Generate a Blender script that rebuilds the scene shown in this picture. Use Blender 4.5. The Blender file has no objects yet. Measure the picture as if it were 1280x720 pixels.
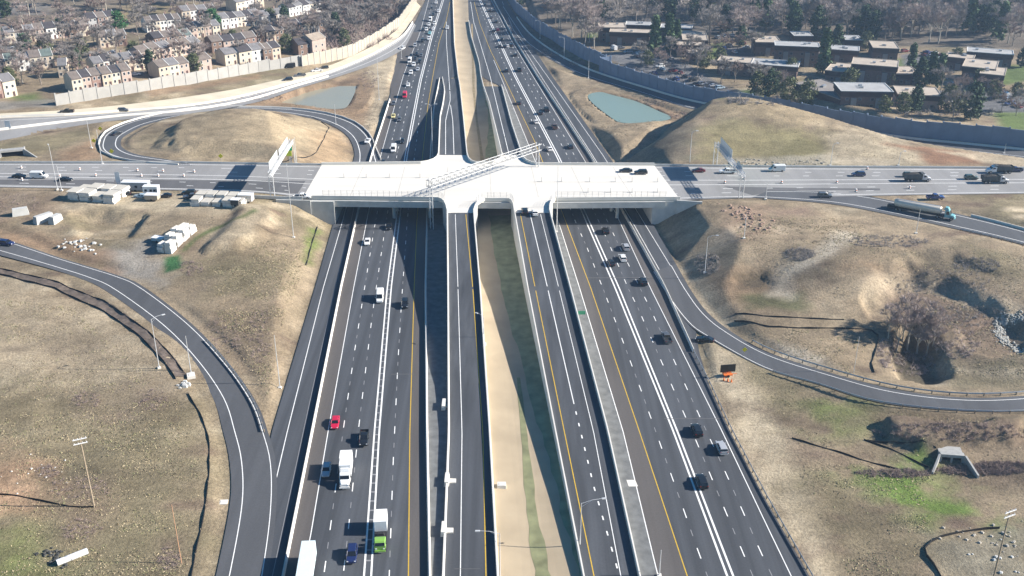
import bpy, math, random
import numpy as np
RD = random.Random(11)
NR = np.random.RandomState(5)
scene = bpy.context.scene
col = scene.collection
rad = math.radians
# ------------------------------------------------------------------ camera model (metres, camera looks along +Y)
F = 1300.0; PIT = rad(25.3); H = 130.0
cp, sp = math.cos(PIT), math.sin(PIT)
def P(px, py, z=0.0):
    a = (px-640)/F; b = -(py-360)/F
    dy = cp+b*sp; dz = -sp+b*cp
    t = (z-H)/dz
    return (a*t, dy*t, z)
cam = bpy.data.cameras.new('camera'); cam.lens = 36*F/1280; cam.clip_start = 1; cam.clip_end = 20000
co = bpy.data.objects.new('camera', cam); col.objects.link(co)
co.location = (0, 0, H); co.rotation_euler = (rad(90)-PIT, 0, 0)
scene.camera = co

# ------------------------------------------------------------------ materials
MATS = {}
def mat(name, rgb, rough=.8, metal=0., var=0., scale=1., spec=.3, bump=0., rgb2=None, stretch=(1, 1, 1), detail=6):
    if name in MATS: return MATS[name]
    m = bpy.data.materials.new(name); m.use_nodes = True
    n = m.node_tree.nodes; l = m.node_tree.links
    b = n['Principled BSDF']
    b.inputs['Roughness'].default_value = rough; b.inputs['Metallic'].default_value = metal
    b.inputs['Specular IOR Level'].default_value = spec
    if var or rgb2:
        tc = n.new('ShaderNodeTexCoord'); mp = n.new('ShaderNodeMapping'); mp.inputs['Scale'].default_value = stretch
        no = n.new('ShaderNodeTexNoise'); no.inputs['Scale'].default_value = scale; no.inputs['Detail'].default_value = detail
        rp = n.new('ShaderNodeValToRGB'); rp.color_ramp.elements[0].position = .3; rp.color_ramp.elements[1].position = .7
        c1 = [c*(1-var) for c in rgb]; c2 = list(rgb2) if rgb2 else [c*(1+var) for c in rgb]
        rp.color_ramp.elements[0].color = (*c1, 1); rp.color_ramp.elements[1].color = (*c2, 1)
        l.new(tc.outputs['Object'], mp.inputs['Vector']); l.new(mp.outputs['Vector'], no.inputs['Vector'])
        l.new(no.outputs['Fac'], rp.inputs['Fac']); l.new(rp.outputs['Color'], b.inputs['Base Color'])
        if bump:
            bp = n.new('ShaderNodeBump'); bp.inputs['Strength'].default_value = bump; bp.inputs['Distance'].default_value = .3
            l.new(no.outputs['Fac'], bp.inputs['Height']); l.new(bp.outputs['Normal'], b.inputs['Normal'])
    else:
        b.inputs['Base Color'].default_value = (*rgb, 1)
    MATS[name] = m
    return m

def asphalt(name, rgb, streak=.3, ang=4.3):
    m = bpy.data.materials.new(name); m.use_nodes = True
    n = m.node_tree.nodes; l = m.node_tree.links; b = n['Principled BSDF']
    b.inputs['Roughness'].default_value = .85; b.inputs['Specular IOR Level'].default_value = .25
    tc = n.new('ShaderNodeTexCoord')
    def noise(sc, stretch, det, rot=0):
        mp = n.new('ShaderNodeMapping'); mp.inputs['Scale'].default_value = stretch; mp.inputs['Rotation'].default_value = (0, 0, rot)
        no = n.new('ShaderNodeTexNoise'); no.inputs['Scale'].default_value = sc; no.inputs['Detail'].default_value = det
        l.new(tc.outputs['Object'], mp.inputs['Vector']); l.new(mp.outputs['Vector'], no.inputs['Vector']); return no.outputs['Fac']
    def mad(x, a, c):
        q = n.new('ShaderNodeMath'); q.operation = 'MULTIPLY_ADD'; l.new(x, q.inputs[0]); q.inputs[1].default_value = a; q.inputs[2].default_value = c; return q.outputs[0]
    def mul(x, y):
        q = n.new('ShaderNodeMath'); q.operation = 'MULTIPLY'; l.new(x, q.inputs[0]); l.new(y, q.inputs[1]); return q.outputs[0]
    a = mad(noise(1, (.55, .006, 1), 4, -rad(ang)), streak*4, 1-streak*2)
    c = mad(noise(.06, (1, .35, 1), 4), .7, .65)
    d = mad(noise(2.5, (1, 1, 1), 3), .36, .82)
    f = mul(mul(a, c), d)
    mx = n.new('ShaderNodeVectorMath'); mx.operation = 'SCALE'; mx.inputs[0].default_value = rgb; l.new(f, mx.inputs['Scale'])
    l.new(mx.outputs[0], b.inputs['Base Color'])
    MATS[name] = m
    return m

ASPH = asphalt('asphalt', (.066, .071, .080))
SHLD = asphalt('shoulder asphalt', (.098, .09, .086), .1)
OLDA = asphalt('weathered asphalt', (.25, .245, .24), .06, 90)
RAMPA = asphalt('ramp asphalt', (.085, .088, .095), .1)
GREYST = mat('grey gravel strip', (.145, .15, .15), .9, var=.25, scale=.5)
WPAINT = mat('white road paint', (.78, .78, .76), .6, var=.1, scale=1.5)
FPAINT = mat('worn road paint', (.25, .25, .26), .7)
YPAINT = mat('yellow road paint', (.58, .38, .04), .6, var=.12, scale=1.5)
CONC = mat('pale new concrete', (.66, .635, .58), .85, var=.05, scale=.25)
CONCD = mat('deck concrete', (.65, .62, .56), .85, var=.08, scale=.22, stretch=(.12, 1, 1))
CONCW = mat('grey concrete wall', (.48, .48, .46), .85, var=.1, scale=.5)
CONCT = mat('tan concrete strip', (.60, .53, .40), .9, var=.12, scale=.12)
STEEL = mat('galvanised steel', (.46, .47, .48), .45, .6, var=.1, scale=2)
LSTEEL = mat('light steel', (.62, .63, .64), .5, .3)
WOODP = mat('weathered wood pole', (.36, .29, .21), .9, var=.2, scale=4)
BLACKF = mat('black silt fabric', (.018, .016, .016), .9)
TYRE = mat('tyre rubber', (.015, .015, .016), .8)
RIM = mat('wheel rim', (.35, .35, .36), .4, .7)
GLASS = mat('dark vehicle glass', (.012, .015, .02), .08, spec=.6)
LAMP = mat('headlight lens', (.75, .76, .78), .15, spec=.6)
TAIL = mat('red tail lens', (.35, .015, .015), .25)
CHASS = mat('dark chassis', (.025, .025, .027), .7)
ORANGE = mat('orange plastic', (.72, .17, .03), .5)
YSIGN = mat('yellow sign face', (.80, .68, .02), .5)
GSIGN = mat('green sign face', (.02, .26, .10), .5)
WSIGN = mat('white sign back', (.72, .73, .74), .5)
DARKV = mat('dark void', (.01, .01, .01), 1)

# ------------------------------------------------------------------ mesh builder
class MB:
    def __init__(s): s.v = []; s.f = []; s.m = []
    def add(s, vs, fs, mi=0):
        o = len(s.v); s.v.extend(vs)
        for f in fs: s.f.append(tuple(i+o for i in f)); s.m.append(mi)
    def box(s, x0, x1, y0, y1, z0, z1, mi=0, tx=0, ty=0):
        s.add([(x0, y0, z0), (x1, y0, z0), (x1, y1, z0), (x0, y1, z0), (x0+tx, y0+ty, z1), (x1-tx, y0+ty, z1), (x1-tx, y1-ty, z1), (x0+tx, y1-ty, z1)],
              [(3, 2, 1, 0), (4, 5, 6, 7), (0, 1, 5, 4), (1, 2, 6, 5), (2, 3, 7, 6), (3, 0, 4, 7)], mi)
    def loft(s, rings, mi=0, caps=True, closed=True):
        n = len(rings[0]); vs = [p for r in rings for p in r]; fs = []
        for i in range(len(rings)-1):
            for j in range(n if closed else n-1):
                k = (j+1) % n
                fs.append((i*n+j, i*n+k, (i+1)*n+k, (i+1)*n+j))
        if caps and closed:
            fs.append(tuple(range(n-1, -1, -1))); b = (len(rings)-1)*n; fs.append(tuple(b+j for j in range(n)))
        s.add(vs, fs, mi)
    def tube(s, p, q, r0, r1=None, n=6, mi=0, caps=True):
        r1 = r0 if r1 is None else r1
        p = np.array(p, float); q = np.array(q, float); d = q-p; d /= (np.linalg.norm(d)+1e-9)
        u = np.cross(d, (0, 0, 1) if abs(d[2]) < .9 else (1, 0, 0)); u /= np.linalg.norm(u); w = np.cross(d, u)
        rr = []
        for c, r in ((p, r0), (q, r1)):
            rr.append([tuple(c+r*(math.cos(a)*u+math.sin(a)*w)) for a in [2*math.pi*k/n for k in range(n)]])
        s.loft(rr, mi, caps)
    def bar(s, p, q, w, h, mi=0):       # upright rectangular bar along p-q
        p = np.array(p, float); q = np.array(q, float); d = q-p; L = math.hypot(d[0], d[1])+1e-9
        nx, ny = -d[1]/L*w/2, d[0]/L*w/2
        vs = []
        for c in (p, q):
            vs += [(c[0]+nx, c[1]+ny, c[2]), (c[0]-nx, c[1]-ny, c[2]), (c[0]-nx, c[1]-ny, c[2]+h), (c[0]+nx, c[1]+ny, c[2]+h)]
        s.add(vs, [(0, 1, 2, 3), (7, 6, 5, 4), (0, 4, 5, 1), (1, 5, 6, 2), (2, 6, 7, 3), (3, 7, 4, 0)], mi)
    def sweep(s, pts, prof, mi=0, closed=True):   # profile (offset to the right, up)
        pts = np.array(pts, float); rings = []
        for i in range(len(pts)):
            a = pts[max(i-1, 0)]; b = pts[min(i+1, len(pts)-1)]
            t = (b-a)[:2]; t /= (np.linalg.norm(t)+1e-9); n_ = (t[1], -t[0])
            rings.append([(pts[i][0]+n_[0]*o, pts[i][1]+n_[1]*o, pts[i][2]+h) for o, h in prof])
        s.loft(rings, mi, closed, closed)
    def mesh(s, name, mats, smooth=False):
        me = bpy.data.meshes.new(name)
        me.from_pydata([tuple(map(float, v)) for v in s.v], [], s.f)
        for m in (mats if isinstance(mats, (list, tuple)) else [mats]): me.materials.append(m)
        if len(me.polygons) == len(s.m): me.polygons.foreach_set('material_index', s.m)
        if smooth: me.polygons.foreach_set('use_smooth', [True]*len(me.polygons))
        me.update(); return me

def ob(name, me, parent=None, loc=(0, 0, 0), rz=0, label=None):
    o = bpy.data.objects.new(name, me); col.objects.link(o)
    o.location = loc; o.rotation_euler = (0, 0, rz)
    if parent is not None: o.parent = parent
    if label: o['label'] = label
    return o
def tag(o, label=None, cat=None, group=None, kind=None):
    if label: o['label'] = label
    if cat: o['category'] = cat
    if group: o['group'] = group
    if kind: o['kind'] = kind
    return o
def thing(name, label, cat, loc=(0, 0, 0), rz=0, group=None, scale=None):
    o = bpy.data.objects.new(name, None); col.objects.link(o); o.empty_display_size = .5
    o.location = loc; o.rotation_euler = (0, 0, rz)
    if scale: o.scale = scale if isinstance(scale, tuple) else (scale,)*3
    return tag(o, label, cat, group)
def struct(name, mb, mats, label=None, cat=None):
    o = ob(name, mb.mesh(name, mats)); o['kind'] = 'structure'
    o['label'] = label or name.replace('_', ' '); o['category'] = cat or name.split('_')[-1]
    return o
def place(parts, name, label, cat, loc, rz=0, group=None, scale=None):
    """parts: list of (part name, mesh, location, [sub parts]); meshes are shared between copies"""
    t = thing(name, label, cat, loc, rz, group, scale)
    for p in parts:
        c = ob(p[0], p[1], t, p[2] if len(p) > 2 else (0, 0, 0))
        for q in (p[3] if len(p) > 3 else []): ob(q[0], q[1], c, q[2] if len(q) > 2 else (0, 0, 0))
    return t

# ------------------------------------------------------------------ traced lines of the motorway (pixel polylines on the road surface)
def LN(pts):
    pts = sorted(pts, key=lambda p: p[1]); ys = [p[1] for p in pts]; xs = [p[0] for p in pts]
    return lambda y: float(np.interp(y, ys, xs))
EL = LN([(285, 800), (318, 640), (341, 535), (395, 355), (416, 282), (438, 204), (452, 190), (470, 172), (495, 95), (501, 60), (518, 30), (532, 0), (548, -40)])
ER = LN([(1052, 800), (1012, 720), (957, 625), (913, 540), (886, 480), (874, 440), (868, 400), (862, 360), (812, 272), (762, 196), (690, 95), (660, 50), (640, 20), (630, 0), (613, -40)])
L_b4 = LN([(338, 800), (354, 720), (390, 540), (426, 360), (446, 271), (464, 196), (475.5, 162), (488, 123)])
L_3 = LN([(325, 790), (344, 704), (379, 540), (395, 467), (420, 355), (437, 285), (455, 200)])
L_2 = LN([(300, 790), (320, 707), (359, 540), (404, 360), (428, 277), (449, 200)])
L_5 = LN([(360, 790), (387, 677), (410, 540), (442, 360), (459, 273), (475.5, 196), (504, 95), (525, 41), (536, 0), (550, -40)])
D_A = LN([(393, 800), (406.7, 705.5), (413.7, 654), (430, 530.5), (443, 440.5), (453.7, 372.5), (467.5, 287), (486, 192), (499.7, 135), (510, 98), (530, 41), (542, 0)])
D_B = LN([(420, 800), (436.5, 652), (449, 529), (459.7, 440), (465.5, 392.5), (481, 287), (496.5, 192), (508.5, 135), (517, 99), (535, 41), (548, 0)])
W_L1 = LN([(448, 800), (455, 720), (468, 540), (484, 360), (497, 262), (506, 196), (524.3, 101), (538.3, 46), (552.8, 0), (568, -40)])
W_L2 = LN([(458.5, 800), (464, 720), (474, 540), (489, 360), (501, 262), (508.8, 196), (526.5, 101), (540.3, 46), (554.6, 0), (569.6, -40)])
D_C = LN([(483, 800), (486.7, 716), (491.5, 577), (497.7, 447), (502, 376), (507, 305), (509, 276), (518.5, 192), (525, 142), (533, 97), (545, 51), (552, 30)])
Y_L = LN([(509, 800), (510.5, 720), (512.3, 540), (516.5, 400), (517.7, 360), (521, 277), (528, 196), (534.6, 134), (540, 101), (548.6, 53.5), (558, 25), (563, 0)])
B_9 = LN([(540, 800), (537, 720), (533.5, 540), (532, 360), (534, 267), (538, 196), (542, 137), (550, 97)])
RL_l = LN([(549, 800), (554, 720), (561, 540), (560, 360), (559, 265)]); RL_r = LN([(626, 800), (622, 720), (612, 540), (600, 360), (592, 265)])
RL_w = LN([(573, 800), (575.5, 720), (577.5, 540), (572.5, 360), (569, 265)]); RL_y = LN([(609, 800), (607.5, 720), (603.5, 540), (591, 360), (582, 265)])
RR_l = LN([(745, 800), (729, 720), (694, 540), (659.5, 360), (643, 265)]); RR_r = LN([(817, 800), (799, 720), (759.5, 540), (712.5, 360), (687, 265)])
RR_y = LN([(758.5, 800), (742.5, 720), (705.5, 540), (669, 360), (650, 265)])
RR_d = LN([(792, 800), (771, 708), (742.5, 609), (717.5, 505), (684.5, 360), (662, 265)])
RR_w = LN([(792, 800), (776, 720), (742, 540), (698.5, 360), (675, 265)])
FL_l = LN([(548, 196), (550, 147), (554, 129), (556, 113), (553, 98)]); FL_r = LN([(584, 196), (579.5, 151), (575, 109), (572.5, 95), (568, 56), (566, 0), (572, -40)])
FL_w1 = LN([(557, 196), (557, 151), (563, 124), (561, 95), (558, 53), (558, 26)]); FL_w2 = LN([(567.6, 196), (566, 151), (563, 130)])
FR_l = LN([(628, 196), (624, 179), (612, 130), (604, 107.6), (601, 95), (599, 79), (589, 46), (586, 27), (585, 0), (580, -40)]); FR_r = LN([(653, 196), (640, 157), (627, 108)])
FR_w = LN([(637, 196), (612.5, 95), (605, 70), (592, 27), (588, 0)])
W_R = LN([(844, 800), (822.5, 720), (779, 540), (724.5, 360), (699, 280), (667, 196), (660, 179), (631, 108), (615, 70)])
Y_R = LN([(888, 800), (859, 720), (799.5, 540), (738.5, 360), (706, 274), (676, 196), (669, 178), (632, 101), (613, 63), (600, 30), (592, 0)])
D_D = LN([(914, 800), (872, 687), (854.5, 637), (824.5, 553), (801, 487), (771, 406), (755, 364), (734, 310), (721, 281), (685, 192), (638.7, 98), (615, 45), (596, 0)])
W_R1 = LN([(940, 800), (909, 720), (842, 540), (769, 360), (726, 262), (696, 196), (643, 95), (620, 45), (599, 0), (585, -40)])
W_R2 = LN([(949, 800), (916.5, 720), (847, 540), (774, 360), (730, 262), (698.8, 196), (645.2, 95), (622, 45), (600.8, 0), (586.6, -40)])
D_E = LN([(975, 800), (927, 687), (906, 637), (871, 553), (855, 517), (829, 457), (797, 384), (786, 362), (757, 295), (750, 280), (707, 190), (697, 172), (664, 112.6), (630, 50), (604, 0)])
D_F = LN([(1003, 800), (949.5, 687), (927.5, 637), (908, 593), (873, 517), (845.5, 457), (812, 384), (801, 362), (768, 295), (761, 280), (716, 190.6), (706, 172), (671, 113), (636, 50), (609, 0)])
E_G = LN([(1027, 800), (989, 720), (960, 660), (903, 540), (813, 360), (770, 267), (728, 196), (666, 95), (640, 52), (614, 0), (596, -40)])
B_R = LN([(867, 440), (831, 360), (779, 266), (738, 196), (671, 95), (643.6, 50.6), (617, 0), (600, -40)])
R_w1 = LN([(837, 360), (792, 280), (742, 196), (676, 95), (648, 50)]); R_w2 = LN([(855, 360), (806, 280), (755, 196), (684, 95), (656, 56), (642, 38), (627, 0)])
ZL = lambda y: float(np.interp(y, [196, 265, 300, 360, 420, 480, 540, 620], [8.5, 8.5, 6.7, 4.3, 2.6, .8, .2, .05]))
ZR = lambda y: float(np.interp(y, [196, 265, 300, 360, 420, 480, 540, 620, 720], [8.5, 8.5, 6.9, 4.6, 3.3, 2.3, 1.5, .7, .1]))
ZFL = lambda y: float(np.interp(y, [98, 112, 129, 150, 170, 196], [.04, .8, 2.4, 4.8, 6.9, 8.5]))
ZFR = lambda y: float(np.interp(y, [96, 112, 130, 150, 170, 196], [.04, .6, 2.2, 4.6, 6.8, 8.5]))
Z0 = lambda y: 0.0
def rows(y0, y1):     # pixel rows roughly every few metres
    out = []; y = y0
    while y < y1: out.append(y); y += max(2.5, 2.5+ (y+40)*.022)
    out.append(y1); return out
def W3(line, y0, y1, z=Z0, dz=0., n=None):
    return [P(line(y), y, z(y)) [:2] + (z(y)+dz,) for y in (rows(y0, y1) if n is None else np.linspace(y0, y1, n))]
ZC = 8.5      # cross street level
HAZE = 0.00017
# ------------------------------------------------------------------ curved roads as pairs of traced edges
def resample(A, B, Z, step=2.5):
    a = np.array([P(x, y, z) for (x, y), z in zip(A, Z)]); b = np.array([P(x, y, z) for (x, y), z in zip(B, Z)])
    def cr(c):      # Catmull-Rom
        out = []
        for i in range(len(c)-1):
            p0 = c[max(i-1, 0)]; p1 = c[i]; p2 = c[i+1]; p3 = c[min(i+2, len(c)-1)]
            L = max(np.linalg.norm((a[i+1]+b[i+1]-a[i]-b[i])/2), 1); k = max(2, int(L/step))
            for t in np.linspace(0, 1, k, endpoint=False):
                out.append(.5*((2*p1)+(-p0+p2)*t+(2*p0-5*p1+4*p2-p3)*t*t+(-p0+3*p1-3*p2+p3)*t**3))
        out.append(c[-1]); return np.array(out)
    return cr(a), cr(b)
ROADS = {}
def road(key, A, B, Z): ROADS[key] = resample(A, B, Z)
road('loop', [(-60, 283), (0, 297), (75, 322), (150, 345), (182, 360), (240, 405), (287, 455), (320, 502), (335, 540), (345, 580), (345, 640), (335, 720), (318, 800)],
     [(-60, 303), (0, 319), (60, 335), (100, 348), (130, 362), (190, 405), (232, 447), (265, 495), (279, 540), (287, 577), (288, 625), (272, 710), (250, 800)],
     [6, 5.5, 4.9, 4.3, 4, 3, 1.8, .9, .4, .1, .03, .03, .03])
road('exit', [(845, 330), (862, 360), (884, 390), (915, 415), (960, 440), (1035, 465), (1120, 487), (1210, 497), (1300, 493), (1400, 482)],
     [(815, 340), (832, 368), (858, 402), (882, 420), (955, 460), (1022, 480), (1100, 503), (1210, 514), (1300, 513), (1400, 503)],
     [.03, .03, .06, .25, .8, 1.4, 2, 2.4, 2.5, 2.5])
road('onramp', [(960, 238.5), (1030, 239), (1090, 246), (1150, 258), (1205, 269), (1280, 288), (1400, 322)],
     [(940, 247), (1010, 252), (1060, 258), (1130, 272), (1190, 285), (1280, 306), (1400, 342)], [8.52, 8.5, 8.4, 8.1, 7.6, 6.8, 5.8])
road('farloop', [(478, 204), (470, 185), (461, 167), (440, 151), (400, 140), (340, 134.5), (250, 135), (175, 148), (135, 163), (124, 178), (127, 190), (150, 199), (190, 204), (240, 207)],
     [(440, 208), (443, 190), (435, 171), (415, 157), (385, 147), (335, 140.5), (255, 142), (190, 154), (158, 169), (151, 178), (155, 186), (172, 193), (202, 198), (232, 203)],
     [.02, .1, .5, 1.2, 2.4, 3.6, 5, 6.2, 7.3, 7.9, 8.2, 8.4, 8.51, 8.51])
road('collector', [(-80, 157), (0, 148), (80, 145), (150, 140), (230, 134), (300, 122), (360, 106), (410, 92), (455, 74), (487, 57), (505, 44), (516, 28)],
     [(-80, 187), (0, 176), (80, 160), (150, 150), (240, 142), (320, 128), (375, 110), (425, 95), (468, 80), (497, 66), (507, 58), (520, 32)],
     [8, 8, 7.3, 6.5, 5.5, 4.5, 3.4, 2.3, 1.2, .4, .05, .03])
road('tanstrip', [(-80, 146), (0, 142), (90, 137), (180, 128), (260, 117), (320, 106), (400, 86), (455, 63), (490, 42), (508, 22), (520, 2)],
     [(-80, 157), (0, 148), (90, 144.5), (180, 138), (260, 129.5), (320, 117), (400, 95), (455, 74), (486, 57), (506, 38), (526, 8)],
     [8.05, 8.05, 7.2, 6.2, 5.2, 4.2, 2.6, 1.3, .5, .2, .1])
road('wallramp', [(632, 0), (650, 28), (668, 48), (700, 70), (740, 89), (802, 109), (870, 128), (960, 143), (1050, 160), (1130, 173), (1210, 181), (1300, 190)],
     [(628, 10), (645, 36), (660, 56), (698, 80), (735, 97), (800, 116), (868, 137), (958, 152), (1050, 168), (1130, 182), (1210, 190), (1300, 200)],
     [.03, .03, .05, .3, .8, 1.3, 2, 3, 4, 5, 5.5, 6])
road('crossleft', [(-420, 203), (0, 204), (225, 204), (402, 206.8)], [(-420, 229), (0, 234), (300, 240), (379, 248.3)], [ZC]*4)
road('crossright', [(817, 207.3), (960, 209), (1280, 211), (1700, 214)], [(849, 250), (940, 247.5), (1280, 242), (1700, 241)], [ZC]*4)

# ------------------------------------------------------------------ terrain heights
CTL = """-300 420 5,-200 600 2,-150 500 3,0 400 3.2,100 450 2.6,200 560 1.5,60 600 1.5,0 720 1,150 720 1,240 650 .5,-200 300 6.5,0 340 4.6
300 300 7.2,260 330 5.2,350 340 4.6,385 300 2.6,330 420 3,330 490 1,300 400 3.6,200 265 8.2,100 245 8.3,290 262 8.6,320 256 8.6
100 290 6.7,50 290 6.7,180 330 4.9,20 260 8,225 325 5,250 300 7.4,140 275 8
320 148 11.5,250 155 11,380 160 9,410 190 6,300 190 9.4,200 185 9,240 170 10.2,90 190 8.4,30 190 8.6,60 175 8.3,100 170 8
395 122 -1.2,445 150 1,480 90 .8,450 110 .8,360 130 2.8,300 130 4.6,350 112 2.5,490 75 .5
0 110 8.5,150 90 8.5,300 55 6,450 35 3.5,100 20 10,300 0 8,0 0 12,500 0 2,400 60 5,-200 100 9
780 135 -1.2,700 95 .6,730 170 1,770 200 .8,760 150 0,850 150 1.2
888 123 16,930 124 18,1000 137 16,1060 151 13,1120 172 10,1165 202 8.6,882 150 14,866 185 11,848 205 8.8,840 175 11,860 150 14,950 190 10,1050 195 9.4,900 203 8.8,1200 200 7.5
760 190 .8
790 80 3.5,1000 105 4.5,1200 130 6.5,1290 140 7,900 30 6,1200 20 10,720 20 3,1000 0 9,1400 60 10
900 264 8.3,1000 270 8.5,1100 292 8.6,1200 310 8,1280 345 7,950 290 7.8,1000 325 7.2,1060 340 8,905 325 7,885 300 7.4,866 318 3.6,890 350 3
1100 350 7,1200 350 6.2,940 352 2.2,985 345 5,950 385 2.8,1000 388 3.2,1090 392 3,1140 430 -.5,1150 455 -1.5,1200 410 3,1280 440 3,1240 380 5,1350 450 4
1000 450 1.2,1060 440 1.6,950 520 .3,1000 560 .3,1100 560 -.4,1190 590 -2,1190 561 1.4,1120 556 .8,1250 556 1.3,1150 594 -1.2,1240 598 -1.2,1100 620 0,1000 640 .1,1260 600 -1,1230 690 1.5,1290 650 .6,1100 700 0,1040 740 0,1230 545 1.2,1150 535 1,1400 600 1"""
cpts = np.array([P(*map(float, q.split())) for line in CTL.split('\n') for q in line.split(',')])
far = []
for a in np.linspace(0, 2*math.pi, 14, endpoint=False): far.append((700*math.cos(a), 420+700*math.sin(a), 8))
cpts = np.vstack([cpts, np.array(far)])
def tps_fit(p, lam=.15):
    n = len(p); X = p[:, :2]/100.
    r2 = ((X[:, None]-X[None])**2).sum(-1); K = .5*r2*np.log(r2+1e-9)+lam*np.eye(n)*.05
    Q = np.hstack([np.ones((n, 1)), X]); A = np.block([[K, Q], [Q.T, np.zeros((3, 3))]])
    return np.linalg.solve(A, np.concatenate([p[:, 2], np.zeros(3)]))
TW = tps_fit(cpts)
def tps(X, Y):
    sh = X.shape; x = X.ravel()/100.; y = Y.ravel()/100.; out = TW[len(cpts)]+TW[len(cpts)+1]*x+TW[len(cpts)+2]*y
    for i, c in enumerate(cpts):
        r2 = (x-c[0]/100.)**2+(y-c[1]/100.)**2; out += TW[i]*.5*r2*np.log(r2+1e-9)
    out = np.clip(out, -3.2, 18)
    R_ = np.hypot(x, y-4.2); w = np.clip((R_-5.2)/1.8, 0, 1); w = w*w*(3-2*w)
    return (out*(1-w)+9*w).reshape(sh)
def vnoise(X, Y, s, seed):
    r = np.random.RandomState(seed); T = r.rand(256, 256); x = X/s; y = Y/s
    xi = np.floor(x).astype(int); yi = np.floor(y).astype(int); fx = x-xi; fy = y-yi; fx = fx*fx*(3-2*fx); fy = fy*fy*(3-2*fy)
    g = lambda a, b: T[a % 256, b % 256]
    return (g(xi, yi)*(1-fx)+g(xi+1, yi)*fx)*(1-fy)+(g(xi, yi+1)*(1-fx)+g(xi+1, yi+1)*fx)*fy - .5
def fbm(X, Y, s, seed, o=4):
    t = 0; a = 1
    for k in range(o): t = t+a*vnoise(X, Y, s/2**k, seed+k); a *= .5
    return t
def grow(a, b, s0, k):
    out = [a]; s = s0
    while abs(out[-1]-a) < abs(b-a): out.append(out[-1]+math.copysign(s, b-a)); s *= k
    return out[1:]
xs = np.array(sorted(grow(-430, -6000, 6, 1.25))+list(np.arange(-430, -200, 2.5))+list(np.arange(-200, 200.1, 1.))+list(np.arange(202.5, 430, 2.5))+grow(430, 6000, 6, 1.25))
ys = np.array(sorted(grow(130, -1500, 4, 1.3))+list(np.arange(130, 440, 1.))+list(np.arange(440, 840, 2.5))+grow(840, 7000, 6, 1.2))
GX, GY = np.meshgrid(xs, ys)
GZ = tps(GX, GY)
GZ += .55*fbm(GX, GY, 26, 3)+.3*fbm(GX, GY, 7, 13, 3)
def inside(pts, X, Y):
    ins = np.zeros(X.shape, bool)
    for a in range(len(pts)):
        p = pts[a]; q = pts[(a+1) % len(pts)]
        ins ^= ((p[1] > Y) != (q[1] > Y)) & (X < (q[0]-p[0])*(Y-p[1])/(q[1]-p[1]+1e-12)+p[0])
    return ins
def segdist(pts, X, Y, closed=True):
    best = np.full(X.shape, 1e9); n = len(pts)
    for a in range(n if closed else n-1):
        p = pts[a]; q = pts[(a+1) % n]; d = (q[0]-p[0], q[1]-p[1]); t = np.clip(((X-p[0])*d[0]+(Y-p[1])*d[1])/(d[0]**2+d[1]**2+1e-9), 0, 1)
        best = np.minimum(best, np.hypot(X-p[0]-t*d[0], Y-p[1]-t*d[1]))
    return best
rag = 4.2*fbm(GX, GY, 13, 77)+1.2*fbm(GX, GY, 2.6, 78, 2)
def landform(pix, zref, kind, a, slope):
    pts = [P(x, y, zref)[:2] for x, y in pix]; c = np.array(pts); m = (GX > c[:, 0].min()) & (GX < c[:, 0].max()) & (GY > c[:, 1].min()) & (GY < c[:, 1].max())
    X = GX[m]; Y = GY[m]; ins = inside(pts, X, Y); d = np.maximum(segdist(pts, X, Y)+rag[m], 0)*ins; z = GZ[m]
    GZ[m] = np.where(ins, z+np.minimum(a, slope*d) if kind == 'mound' else np.maximum(np.minimum(z, a), z-slope*d), z)
def cutbank(pix, zb, slope, reach):      # bank rising to the right of a toe line
    pts = [P(x, y, zb)[:2] for x, y in pix]; c = np.array(pts); m = (GX > c[:, 0].min()-reach) & (GX < c[:, 0].max()+reach) & (GY > c[:, 1].min()) & (GY < c[:, 1].max())
    X = GX[m]; Y = GY[m]; o_ = np.argsort(c[:, 1]); xt = np.interp(Y, c[o_, 1], c[o_, 0]); d = segdist(pts, X, Y, False)+rag[m]*.4; z = GZ[m]
    GZ[m] = np.where(X > xt, np.minimum(z, zb+slope*np.maximum(d, 0)), np.minimum(z, zb+.35*np.minimum(d, 6)))
cutbank([(768, 207), (788, 198), (815, 180), (843, 152), (862, 134), (874, 121)], .8, .8, 30)
landform([(185, 184), (215, 160), (260, 149), (330, 142), (385, 151), (402, 172), (380, 200), (270, 201)], 9.5, 'mound', 3.2, .5)
landform([(250, 310), (296, 262), (346, 262), (338, 290), (302, 314)], 7.5, 'mound', 1.8, .45)
landform([(1085, 338), (1130, 329), (1190, 340), (1242, 366), (1290, 398), (1200, 428), (1110, 402), (1078, 370)], 6, 'pit', 2.2, .62)
landform([(1128, 308), (1200, 313), (1252, 338), (1228, 354), (1150, 338)], 8, 'pit', 6.2, .5)
landform([(1112, 425), (1140, 404), (1168, 418), (1194, 472), (1176, 480), (1122, 476)], 0, 'pit', -4, .9)
landform([(918, 346), (955, 338), (970, 352), (962, 368), (922, 366)], 4, 'pit', 2.8, .5)
landform([(85, 262), (140, 258), (185, 270), (165, 296), (98, 294)], 7.5, 'pit', 5.4, .4)
landform([(1185, 400), (1260, 385), (1300, 395), (1300, 445), (1240, 440), (1195, 425)], 3, 'pit', .8, .5)
landform([(1100, 532), (1280, 532), (1268, 563), (1225, 567), (1190, 568), (1152, 566), (1105, 558)], 0, 'mound', 2.4, 1.1)
ROADM = np.zeros(GX.shape, bool)
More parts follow.
